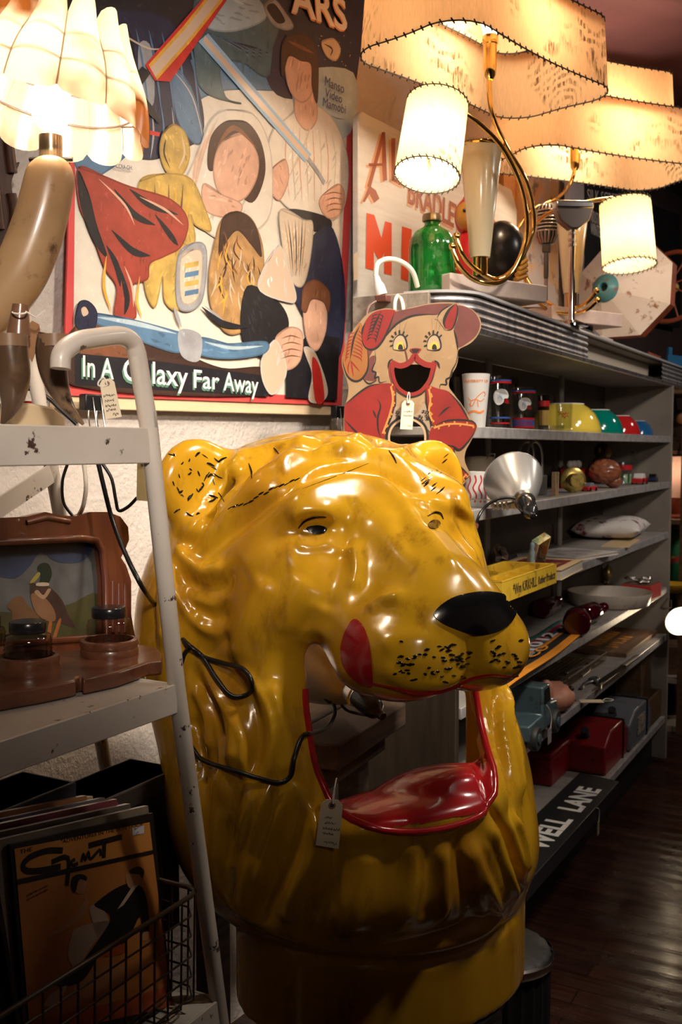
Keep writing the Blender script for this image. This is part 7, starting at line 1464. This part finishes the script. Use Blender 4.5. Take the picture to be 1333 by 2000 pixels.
# feathers
cq([(110, 560), (130, 460), (190, 370), (245, 300), (285, 470), (295, 560), (290, 640), (250, 705), (200, 722), (150, 690), (120, 620)], co_); cs([(110, 560), (120, 620), (150, 690), (200, 722), (250, 705), (290, 640), (296, 560), (285, 480)], cb_, 9)
cs([(235, 320), (190, 420), (165, 570)], cb_, 8)
for k in range(8): y = 370 + 25 * k; cs([(215 - 7 * k + 0, y - 20), (250 - 2 * k, y + 10), (262 - 2 * k, y + 35)], cr, 5); cs([(205 - 7 * k, y), (165 - 4 * k, y + 10), (150 - 3 * k, y + 40)], cr, 5)
cs([(165, 570), (190, 600), (235, 650)], cr, 6); cs([(165, 570), (150, 620), (155, 670)], cr, 6); cs([(170, 575), (180, 630), (190, 690)], cr, 6)
cq([(250, 380), (270, 300), (320, 235), (400, 205), (490, 212), (470, 270), (440, 350), (400, 430), (350, 485), (295, 490), (258, 450)], cr); cs([(250, 380), (258, 450), (295, 490), (350, 485), (400, 430), (440, 350), (470, 270), (490, 214)], cb_, 9); cs([(275, 300), (255, 350), (250, 400)], cb_, 8)
cs([(390, 215), (345, 310), (320, 380)], cb_, 9)
for k in range(8): y = 240 + 24 * k; cs([(378 - 8 * k, y), (340 - 6 * k, y + 4), (320 - 5 * k, y + 25)], cb_, 5); cs([(378 - 8 * k, y), (400 - 7 * k, y + 12), (395 - 7 * k, y + 38)], cb_, 5)
# ear, cheek line
cq([(780, 270), (830, 210), (920, 160), (945, 200), (930, 290), (905, 330), (860, 355), (830, 320), (800, 280)], bcard); cq([(850, 340), (845, 280), (880, 210), (930, 165), (942, 195), (930, 280), (900, 340)], cr); cs([(855, 345), (843, 290), (875, 215), (925, 162)], cb_, 12); cs([(925, 162), (942, 195), (930, 280), (900, 345), (855, 350)], cb_, 7); cs([(790, 270), (830, 210), (910, 165)], cb_, 6)
cs([(915, 350), (935, 420), (945, 500)], cb_, 7)
cs([(345, 500), (350, 570), (325, 640), (350, 660), (345, 700), (370, 690), (380, 730), (430, 720)], cb_, 7); cs([(945, 500), (935, 580), (905, 640), (890, 690), (860, 710), (862, 745), (820, 745), (815, 780)], cb_, 7)
# eyes
for x0, fl in ((525, 1), (770, 1)):
    cq([(x0 - 45, 490), (x0 - 40, 430), (x0 - 10, 395), (x0 + 25, 400), (x0 + 45, 440), (x0 + 45, 480), (x0, 497)], mat('cat_eye_white', (.42, .31, .19), .5)); cs([(x0 - 50, 490), (x0 - 42, 425), (x0 - 5, 388), (x0 + 30, 398), (x0 + 50, 450), (x0 + 45, 490), (x0, 500), (x0 - 50, 492)], cb_, 7)
    cq([(x0 - 25, 490), (x0 - 22, 455), (x0 + 5, 435), (x0 + 28, 452), (x0 + 30, 488)], cy_); cq([(x0 - 12, 492), (x0 - 8, 462), (x0 + 8, 455), (x0 + 20, 470), (x0 + 20, 492)], cb_)
    for k in range(7): a = R(200 - k * 27); cx_, cy__ = x0 + 52 * math.cos(a), 440 - 60 * math.sin(a); cs([(cx_, cy__), (cx_ + 22 * math.cos(a), cy__ - 26 * math.sin(a))], cb_, 6, False, False)
for a in ([(500, 370), (490, 320)], [(525, 365), (525, 300)], [(550, 370), (575, 295)], [(760, 345), (755, 270)], [(785, 345), (800, 260)], [(805, 350), (830, 270)]): cs(a, cb_, 5, True, False)
# nose, lips, whisker marks
cq([(598, 490), (640, 482), (680, 490), (665, 515), (638, 530), (610, 510)], cr); cq([(610, 492), (640, 488), (668, 494), (650, 515), (632, 525), (615, 508)], cb_)
cs([(632, 525), (632, 560)], cb_, 5)
cs([(462, 585), (520, 610), (570, 600), (610, 570), (632, 538), (660, 570), (710, 600), (760, 605), (778, 585)], cr, 22, False); cs([(462, 585), (470, 680), (500, 760), (550, 805), (610, 822), (680, 795), (740, 720), (765, 640), (778, 585)], cr, 20, False); cs([(455, 580), (462, 680), (495, 768), (545, 818), (612, 835), (690, 805), (752, 725), (775, 645), (788, 580)], cb_, 6); cs([(440, 630), (450, 580), (475, 560)], cb_, 7); cs([(770, 570), (800, 590), (815, 630)], cb_, 7)
for k in range(4): cs([(480 + 6 * k, 520 + 14 * k), (550, 540 + 10 * k)], cb_, 3, True, False); cs([(700, 540 + 8 * k), (770 - 6 * k, 515 + 18 * k)], cb_, 3, True, False)
cs([(550, 450), (575, 540), (580, 600)], cm, 5)
# jacket
cq([(130, 890), (200, 830), (300, 760), (400, 738), (480, 745), (495, 800), (485, 900), (450, 1000), (420, 1080), (400, 1140), (250, 1130), (140, 1100), (125, 980)], cr); cq([(715, 760), (800, 775), (880, 800), (950, 880), (1000, 960), (1018, 1005), (880, 1010), (770, 1040), (745, 1000), (720, 900)], cr)
cq([(745, 1080), (770, 1050), (880, 1010), (1040, 1010), (1080, 1050), (1040, 1130), (960, 1215), (900, 1190), (740, 1170)], cr); cq([(740, 1185), (900, 1195), (915, 1260), (880, 1300), (800, 1290), (740, 1240)], cr); cq([(870, 1300), (910, 1290), (960, 1340), (1020, 1400), (960, 1460), (915, 1480), (880, 1400)], cr)
for a in ([(130, 890), (200, 830), (300, 760), (400, 738)], [(360, 850), (385, 900), (365, 990), (370, 1080), (390, 1130)], [(330, 930), (355, 990)], [(125, 1000), (200, 1080), (260, 1135)], [(880, 800), (950, 880), (1000, 960), (1018, 1005)], [(770, 1045), (880, 1005), (1040, 1010), (1080, 1050)], [(1080, 1050), (1040, 1130), (960, 1215), (900, 1190), (745, 1175)], [(915, 1200), (915, 1260), (880, 1300)], [(800, 980), (850, 930), (890, 905)], [(905, 1290), (960, 1340), (1025, 1400)], [(915, 1480), (970, 1450), (1030, 1405)], [(495, 770), (490, 900), (450, 1010), (415, 1100)], [(715, 770), (720, 900), (750, 1010), (740, 1080)]): cs(a, cb_, 8)
og = mat('cat_trim', (.60, .25, .06), .5)
for j, base in enumerate(([(460, 760), (475, 850), (455, 950), (420, 1050), (400, 1100)], [(735, 780), (745, 860), (735, 940), (760, 1010)], [(770, 1060), (850, 1035), (950, 1030), (1060, 1045)], [(930, 1450), (970, 1430), (1000, 1400)])):
    cs(base, og, 7, False); B_ = catmull([(*p, 0) for p in base], 5)
    for i, p in enumerate(B_[::2]): cs([(p.x, p.y), (p.x + 14, p.y + (10 if i % 2 else -12)), (p.x + 4, p.y + (20 if i % 2 else -20))], og, 5)
# shirt and ring round the belly hole
cq([(500, 900), (560, 960), (640, 960), (700, 880), (725, 960), (745, 1080), (700, 1040), (640, 1000), (580, 985), (510, 1005), (450, 1080), (430, 1090), (470, 980)], mat('cat_shirt', (.35, .25, .17), .6)); rn = random.Random(6)
for k in range(26): x, y = rn.choice(((rn.uniform(480, 530), rn.uniform(930, 1010)), (rn.uniform(650, 730), rn.uniform(930, 1020)))); cs([(x - 9, y), (x, y + 10), (x + 8, y - 6), (x - 6, y - 8)], cb_, 4)
bel = [(x + (x - 578) * .05, y + (y - 1137) * .05) for x, y in belly]; P_ = sm([(x + (x - 578) * .16, y + (y - 1137) * .16) for x, y in belly]); 
mb.mat(mat('cat_ring', (.52, .34, .20), .5)); Lc[0] += .0001; mb.stroke([tuple(p) for p in sm(bel)] + [sm(bel)[0]], .0062, Lc[0]); mb.mat(cb_); mb.stroke(P_ + [P_[0]], .0055, Lc[0] + .0001)
cs([(930, 1500), (960, 1600), (1010, 1700), (1060, 1740)], cb_, 6); cs([(1040, 1730), (1020, 1760), (1050, 1800)], cb_, 6); cs([(1060, 1740), (1080, 1790)], cm, 26)
mb.build('painted_cat', None, t, 0)
Yk = 2.243
price_tag('small cream price tag hanging by white string from the cat mouth', [(786, 782), (810, 782), (806, 839), (782, 838)], Yk, [(.2, .95, .42, .07), (.2, .95, .56, .07), (.55, .95, .92, .08)], lambda o, n, Y: [at(797, 788, Y), at(796, 776, Y), at(799, 766, Y), at(801, 774, Y), at(799, 787, Y)])
# ------------------------------------------------------------------ price tag and cord on the lion
h_, n__ = lcast(640, 1600); YT = (LM @ h_).y - .03
price_tag('cream price tag with handwritten price hanging by string from the lion mouth rim', [(629, 1561), (671, 1563), (662, 1658), (617, 1651)], YT, [(.25, .6, .40, .05), (.25, .75, .52, .06), (.2, 1., .64, .06), (.25, .75, .74, .05), (.35, .95, .93, .08)], lambda o, n, Y: [at(651, 1570, Y), at(651, 1555, Y), at(655, 1535, Y), at(658, 1520, Y + .01), at(655, 1535, Y + .004), at(652, 1570, Y)])
def surf_cord(name, label, px, r, off=.006):
    pts = []
    for x, y in px:
        c, nn = lcast(x, y); pts.append(LM @ (c + nn * off) if c is not None else None)
    k = [i for i, p in enumerate(pts) if p is not None]
    for i in range(len(pts)):
        if pts[i] is None: j = min(k, key=lambda q: abs(q - i)); pts[i] = at(*px[i], pts[j].y)
    return cord(name, label, pts, r, bcord, 8, 'cord')
yl = 1.50
lp = lambda x, y: (lambda c: LM @ (c[0] + c[1] * .007))(lcast(x, y))
front = at(318, 1200, conq(318, .32, 1).y)
o = [at(192, 905, yc), at(205, 960, yc), at(218, 1010, yc), at(240, 1070, yc - .02), at(280, 1150, yc - .05), at(318, 1200, 1.66), lp(365, 1252), lp(400, 1285), lp(425, 1330), lp(455, 1362), lp(485, 1358), lp(496, 1335), lp(480, 1308), lp(440, 1295), lp(400, 1285), lp(378, 1262)]
o = [p for p in o if p is not None]; cord('power_cord', 'long black cord falling from the cart top and looping over the lion cheek', o, .0036, bcord)
o = [lp(378, 1262), lp(362, 1280), lp(358, 1340), lp(366, 1420), lp(378, 1470), lp(410, 1486), lp(460, 1500), lp(510, 1520), lp(545, 1526), lp(566, 1510), lp(572, 1480), lp(585, 1440), at(608, 1432, (lp(585, 1440)).y + .02), at(640, 1420, 1.80), at(655, 1390, 1.86), at(648, 1360, 1.90), at(660, 1345, 1.92)]
cord('power_cord', 'black cord draped over the lion chest and running into its mouth', o, .0036, bcord)
# ------------------------------------------------------------------ bench and reflector lamp seen through the mouth
zb_ = .868; A, B, C, D = hz(688, 1440, zb_), hz(795, 1372, zb_), hz(640, 1322, zb_), hz(560, 1385, zb_)
M = frame(A, B - A); iM = M.inverted(); q = [iM @ p for p in (A, B, C, D)]; L_ = q[1].x; Wd = .34
t = thing('wooden_bench', 'rough dark wooden bench standing behind the open lion mouth', 'bench', M @ Matrix.Translation((0, 0, -zb_))); bwood = woodm('rough_bench_wood', (.022, .012, .007), (.085, .050, .030), 6, .7, 0)
for j in range(3): mb = MB(); mb.box((L_ / 2 - .03, .055 + j * .115, zb_ - .024), (L_ + .06, .108, .048)); mb.build('plank', bwood, t, 35, .004)
for x in (L_ - .05, -.02):
    for y in (.10, .29): mb = MB(); mb.box((x, y, (zb_ - .05) / 2), (.05, .05, zb_ - .05)); mb.build('leg', bwood, t, 35, .003)
mb = MB(); mb.box((L_ / 2 - .03, .05, zb_ - .075), (L_ + .02, .02, .05)); mb.build('apron', bwood, t, 35, .002)
refl = mat('spun_aluminium', (.70, .69, .68), .30, metal=.75, bump=(90, .06, .0005), stretch=(1, 1, .05)); refin = mat('reflector_inside', (.85, .83, .80), .3, metal=1)
def clamp_lamp(label, apex, rim, rr__, rs, power, lit):
    ax = (rim - apex); L = ax.length; q_ = ax.to_track_quat('Z', 'Y').to_matrix().to_4x4(); M = Matrix.Translation(apex) @ q_; t = thing('clamp_lamp', label, 'lamp', M, 'clamp lamps with aluminium reflectors'); prof = []
    for i in range(13): u = i / 12; prof.append((rs + (rr__ - rs) * (u ** .72), L * u))
    prof += [(rr__ * 1.02, L * 1.0), (rr__ * 1.03, L * 1.012), (rr__ * .99, L * 1.015)]
    pin = [(max(r - .0015, .001), z) for r, z in prof[:13]][::-1]; mb = MB(); mb.lathe(prof, 40); mb.lathe(prof[-1:] + pin, 40); mb.build('reflector', refl, t, 50)
    mb = MB(); mb.lathe([(rs * 1.25, .012), (rs * 1.25, -.012), (rs * 1.05, -.014)], 24); mb.build('collar', mat('alum_collar', (.7, .68, .66), .25, metal=1), t, 40)
    mb = MB(); mb.lathe([(rs * 1.02, -.012), (rs * 1.08, -.03), (rs * .98, -.055), (rs * .8, -.068), (rs * .42, -.075), (rs * .36, -.088), (.0005, -.089)], 24); mb.build('socket', mat('black_phenolic', (.012, .012, .013), .18, coat=.4), t, 50)
    mb = MB(); mb.ell((0, 0, L * .48), (.028, .028, .038), 16, 12); mb.build('bulb', bulbm if lit else mat('frosted_bulb', (.8, .78, .75), .3), t, 60)
    if lit: lamp('bulb_light', 'POINT', M @ Vector((0, 0, L * .62)), power, (1, .85, .66), .025)
    return t, M
ap = at(694, 1350, 1.86); t, M1 = clamp_lamp('aluminium reflector clamp lamp lying lit on the bench inside the lion mouth', ap, at(622, 1284, 1.955), .096, .021, 1.6, True)
o = [M1 @ Vector((0, 0, -.088)), at(700, 1394, 1.88), at(672, 1382, 1.88), at(655, 1350, 1.89), at(645, 1372, 1.87), at(628, 1352, 1.88), at(640, 1340, 1.90)]
cord('power_cord', 'black cord bunched below the lamp socket in the lion mouth', o, .003, bcord)
# reflector lamp clipped on the shelf edge
ap2, _ = at(1024, 976, 2.40), 0; t, M2 = clamp_lamp('aluminium reflector clamp lamp fixed to the shelf edge right of the cat board', ap2, at(1003, 937, 2.50), .072, .020, 0, False)
mb = MB(); i2 = M2.inverted(); clm = mat('clamp_steel', (.55, .53, .5), .3, metal=1)
mb.tube([i2 @ p for p in (at(1008, 978, 2.41), at(985, 984, 2.41), at(960, 986, 2.42))], .0045, 8); mb.tube([i2 @ at(1000, 990, 2.41), i2 @ at(965, 992, 2.42)], .0040, 8); mb.tube([i2 @ p for p in (at(990, 980, 2.41), at(945, 976, 2.48), at(895, 974, 2.48))], .0022, 6)
for k in range(4): mb.tube([i2 @ at(962 + 9 * k, 979, 2.405), i2 @ at(966 + 9 * k, 996, 2.405)], .0030, 6)
mb.build('spring_clamp', clm, t, 60)
cord('power_cord', 'black cord curling from the shelf reflector lamp down past the lion', [M2 @ Vector((0, 0, -.085)), at(1025, 985, 2.39), at(1000, 972, 2.39), at(970, 976, 2.39), at(945, 994, 2.39), at(932, 1020, 2.38), at(928, 1060, 2.42)], .0036, bcord)
# ------------------------------------------------------------------ what the lion stands on
b0 = LM @ Vector((.065, -.05, 0)); t = thing('steel_drum', 'dark steel drum carrying the lion head', 'drum', Vector((b0.x, b0.y, 0))); mb = MB(); pr = [(.0005, 0), (.195, 0), (.20, .01)]
for z in (.16, .33): pr += [(.20, z - .02), (.209, z), (.20, z + .02)]
pr += [(.20, .47), (.207, .478), (.207, .488), (.185, .488), (.0005, .482)]
mb.lathe(pr, 48); mb.build('drum_body', mat('dark_drum_paint', (.016, .014, .014), .4, spots=(20, (.06, .035, .02), .6, .7)), t, 40)
st_ = at(1000, 1862, 1.98); t = thing('ribbed_stool', 'black ribbed stool with a chrome band beside the lion base', 'stool', Matrix.Translation((st_.x - .015, st_.y + .05, 0))); zt_ = st_.z - .01; rS = .105
mb = MB(); mb.lathe([(.0005, 0), (rS * .92, 0)] + [(rS * .92, .01), (rS * .95, zt_ - .03), (rS * .95, zt_ - .02)], 96, wob=lambda a, i: 1 + .03 * math.cos(24 * a) * (i > 0)); mb.build('ribbed_side', mat('black_vinyl', (.010, .010, .011), .5), t, 50)
mb = MB(); mb.lathe([(rS, zt_ - .024), (rS * 1.04, zt_ - .020), (rS * 1.01, zt_ - .012), (rS * 1.04, zt_ - .004), (rS * 1.0, zt_)], 48); mb.build('chrome_band', mat('band_chrome', (.62, .58, .54), .2, metal=1), t, 60)
mb = MB(); mb.lathe([(rS * .98, zt_ - .004), (rS * .9, zt_ + .004), (rS * .4, zt_ + .006), (.0005, zt_ + .006)], 72, wob=lambda a, i: 1 + .02 * math.cos(24 * a)); mb.build('seat', mat('black_vinyl', 0), t, 60)
# ------------------------------------------------------------------ beyond the shelf: a second stand of goods
FX = XE + .55
t = thing('far_stand', 'dim wooden stand of goods beyond the end of the long shelf', 'stand', SHM @ Matrix.Translation((FX, .0, 0))); fw = woodm('far_stand_wood', (.12, .06, .03), (.24, .13, .07), 4, .6, 0)
lv = {'a': 1.165, 'b': .83, 'c': .60, 'd': .33}
lev = {}
for k, py in (('a', 1010), ('b', 1140), ('c', 1310), ('d', 1440)): lev[k] = at(1315, py, (sh(FX + .15, .08, 0)).y).z
for k in lev: mb = MB(); mb.box((.35, .20, lev[k] - .012), (.80, .42, .024)); mb.build('shelf_plank', fw if k != 'c' else mat('pale_beam', (.5, .42, .34), .6), t, 35, .002)
mb = MB(); mb.box((.35, .42, .85), (.80, .02, 1.7)); mb.build('back_panel', mat('far_back', (.05, .03, .025), .7), t, 0)
for x in (-.03, .73): 
    for y in (.02, .38): mb = MB(); mb.box((x, y, .85), (.04, .04, 1.7)); mb.build('post', fw, t, 35)
mb = MB(); mb.box((.35, .20, 1.69), (.8, .42, .024)); mb.build('shelf_plank', fw, t)
def fst(name, label, cat_, px, lz, yo=.09, group=None):
    z = lev[lz]; p = hit(px, 900, sh(0, yo, 0), NS); l = SHM.inverted() @ p; w = sh(l.x, yo, z); return thing(name, label, cat_, Matrix.Translation(w), group), w.y / FPX
t, k = fst('pleated_lamp', 'small lit lamp with a pleated pinkish shade on the far stand', 'lamp', 1322, 'a'); hb = 26 * k
mb = MB(); mb.lathe([(hb * 1.2, 0), (hb * 1.2, .01), (hb * .4, .02), (hb * .35, hb * 2.2)], 20); mb.build('base', mat('red_brown_base', (.22, .05, .03), .4), t, 50)
mb = MB(); z1, z2 = hb * 1.6, hb * 4.6; mb.lathe([(hb * 2.2, z1), (hb * 2.1, z1 + .02), (hb * 1.4, z2 * .72), (hb * 1.0, z2)], 72, wob=lambda a, i: 1 + .03 * math.cos(24 * a)); m = shade_mat('pink_pleats', (.85, .65, .58), (1, .62, .52)); mb.build('pleated_shade', m, t, 60)
mb = MB(); mb.ell((0, 0, (z1 + z2) / 2), (.02, .02, .028)); mb.build('bulb', bulbm, t, 60); lamp('bulb_light', 'POINT', t.matrix_basis @ Vector((0, 0, (z1 + z2) / 2)), 2.2, (1, .75, .6), .02)
mb = MB()
for i in range(12): mb.ell((-hb * 1.55, -.02, z1 + (z2 - z1) * i / 11), (.008, .008, .008), 8, 6)
mb.build('bead_string', redpt, t, 60)
def plush(label, px, lz, c1, c2, s, yo=.08, rz=0, z_up=0):
    t, k = fst('plush_toy', label, 'soft toy', px, lz, yo, 'plush toys on the far stand'); t.matrix_basis = t.matrix_basis @ Matrix.Translation((0, 0, z_up)) @ Matrix.Scale(s, 4); f1 = mat('plush_' + c1[0], c1[1], .95, bump=(90, 1, .004)); f2 = mat('plush_' + c2[0], c2[1], .9)
    mb = MB(); mb.ell((0, 0, .09), (.07, .06, .09), 16, 12); mb.build('torso', f1, t, 60); mb = MB(); mb.ell((0, -.01, .21), (.055, .05, .055), 16, 12); mb.build('head', f1, t, 60); mb = MB(); mb.ell((0, -.05, .205), (.036, .02, .034), 14, 10); mb.build('muzzle', f2, t, 60)
    for sx in (-1, 1):
        mb = MB(); mb.ell((sx * .05, 0, .25), (.018, .012, .02), 10, 8); mb.build('ear', f2, t, 60); mb = MB(); mb.tube([(sx * .05, -.01, .14), (sx * .085, -.05, .08), (sx * .06, -.09, .06)], [.024, .022, .02], 10); mb.build('arm', f1, t, 60); mb = MB(); mb.tube([(sx * .04, -.02, .03), (sx * .06, -.10, .025)], [.032, .028], 10); mb.build('leg', f1, t, 60)
lev['e'] = at(1315, 880, sh(FX + .15, 0, 0).y).z
t = bpy.data.objects['far_stand']; mb = MB(); mb.box((.35, .27, lev['e'] - .01), (.80, .28, .02)); mb.build('shelf_plank', fw, t, 35, .002)
plush('dark plush monkey with a tan muzzle on the far stand', 1326, 'e', ('dark', (.035, .02, .014)), ('tan', (.45, .22, .10)), .8, .13); plush('brown plush bear behind the dark plush monkey', 1304, 'e', ('brown', (.16, .07, .03)), ('brown2', (.22, .10, .05)), .75, .20)
t, k = fst('patterned_bag', 'green cloth bag with bright red and yellow pattern on the far stand', 'bag', 1326, 'b', .10); mb = MB(); mb.ell((0, 0, .13), (.10, .07, .14), 20, 14); mb.build('cloth_body', mat('green_pattern_cloth', (.02, .20, .07), .7, vary=(16, (.50, .05, .03), .56, .60), spots=(14, (.75, .48, .04), .60, .63)), t, 60); mb = MB(); mb.tube(catmull([(-.05, 0, .25), (-.03, 0, .32), (.03, 0, .32), (.05, 0, .25)], 6), .008, 8); mb.build('handle', mat('green_cloth', (.02, .16, .06), .8), t, 60)
t, k = fst('yellow_dish', 'yellow and white dish stack on the far stand below the green bag', 'dish', 1318, 'b', .05); mb = MB(); mb.lathe([(.0005, 0), (.05, 0), (.085, .03), (.09, .04), (.08, .04), (.05, .012), (.0005, .01)], 28); mb.build('dish_body', mat('yellow_dish_glaze', (.75, .42, .03), .3), t, 50)
wl_ = at(1330, 1213, 4.36); ax_ = Vector((-.55, -.62, .52)).normalized()
t, M3 = clamp_lamp('lit white reflector lamp aimed at the shelf end from beyond the end panel', wl_ - ax_ * .08, wl_, .066, .02, 10, True)
t, k = fst('crate', 'brown wooden crate low on the far stand below the bright reflector lamp', 'crate', 1326, 'c', .09); mb = MB(); mb.box((0, 0, .07), (.26, .2, .14)); mb.build('crate_body', fw, t, 35, .003)
t, k = fst('pale_box', 'pale wooden box on the lowest plank of the far stand', 'box', 1326, 'd', .08); mb = MB(); mb.box((0, 0, .05), (.26, .2, .10)); mb.build('box_body', mat('pale_box_wood', (.42, .34, .26), .6), t, 35, .003)
t = thing('wire_hook', 'small bent dark wire hook fixed on the front of the end panel', 'hook', sh(XE + .01, -.012, Z['s4'] - .03)); i2 = t.matrix_basis.inverted(); ye = t.matrix_basis.translation.y - .005; mb = MB(); mb.tube([i2 @ p for p in (at(1306, 1168, ye), at(1294, 1184, ye), at(1298, 1188, ye), at(1312, 1187, ye), at(1312, 1172, ye))], .0035, 6); mb.build('wire', mat('dark_wire', 0), t, 60)

for lb, px, c_, w_, h_, yd_ in (('dark brown box added to deepen the shade behind the filed records', 250, (.020, .012, .009), .30, .26, .20), ('dark blue box added to deepen the shade at the left behind the filed records', 40, (.012, .014, .022), .26, .30, .21)):  # dark boxes added for the shade and dim shapes behind the records
    t, yy = cthing('shade_filler_box', lb, 'box', px, yd_, zB, 0, 'dark boxes added behind the records'); mb = MB(); mb.box((-.06, .03, h_ / 2), (w_, .10, h_)); mb.build('box_body', mat('box_%d' % px, c_, .7), t, 35, .003); mb = MB(); mb.box((-.06, .03, h_ - .015), (w_ + .004, .104, .03)); mb.build('box_lid', mat('box_%d' % px, c_), t, 35, .002)
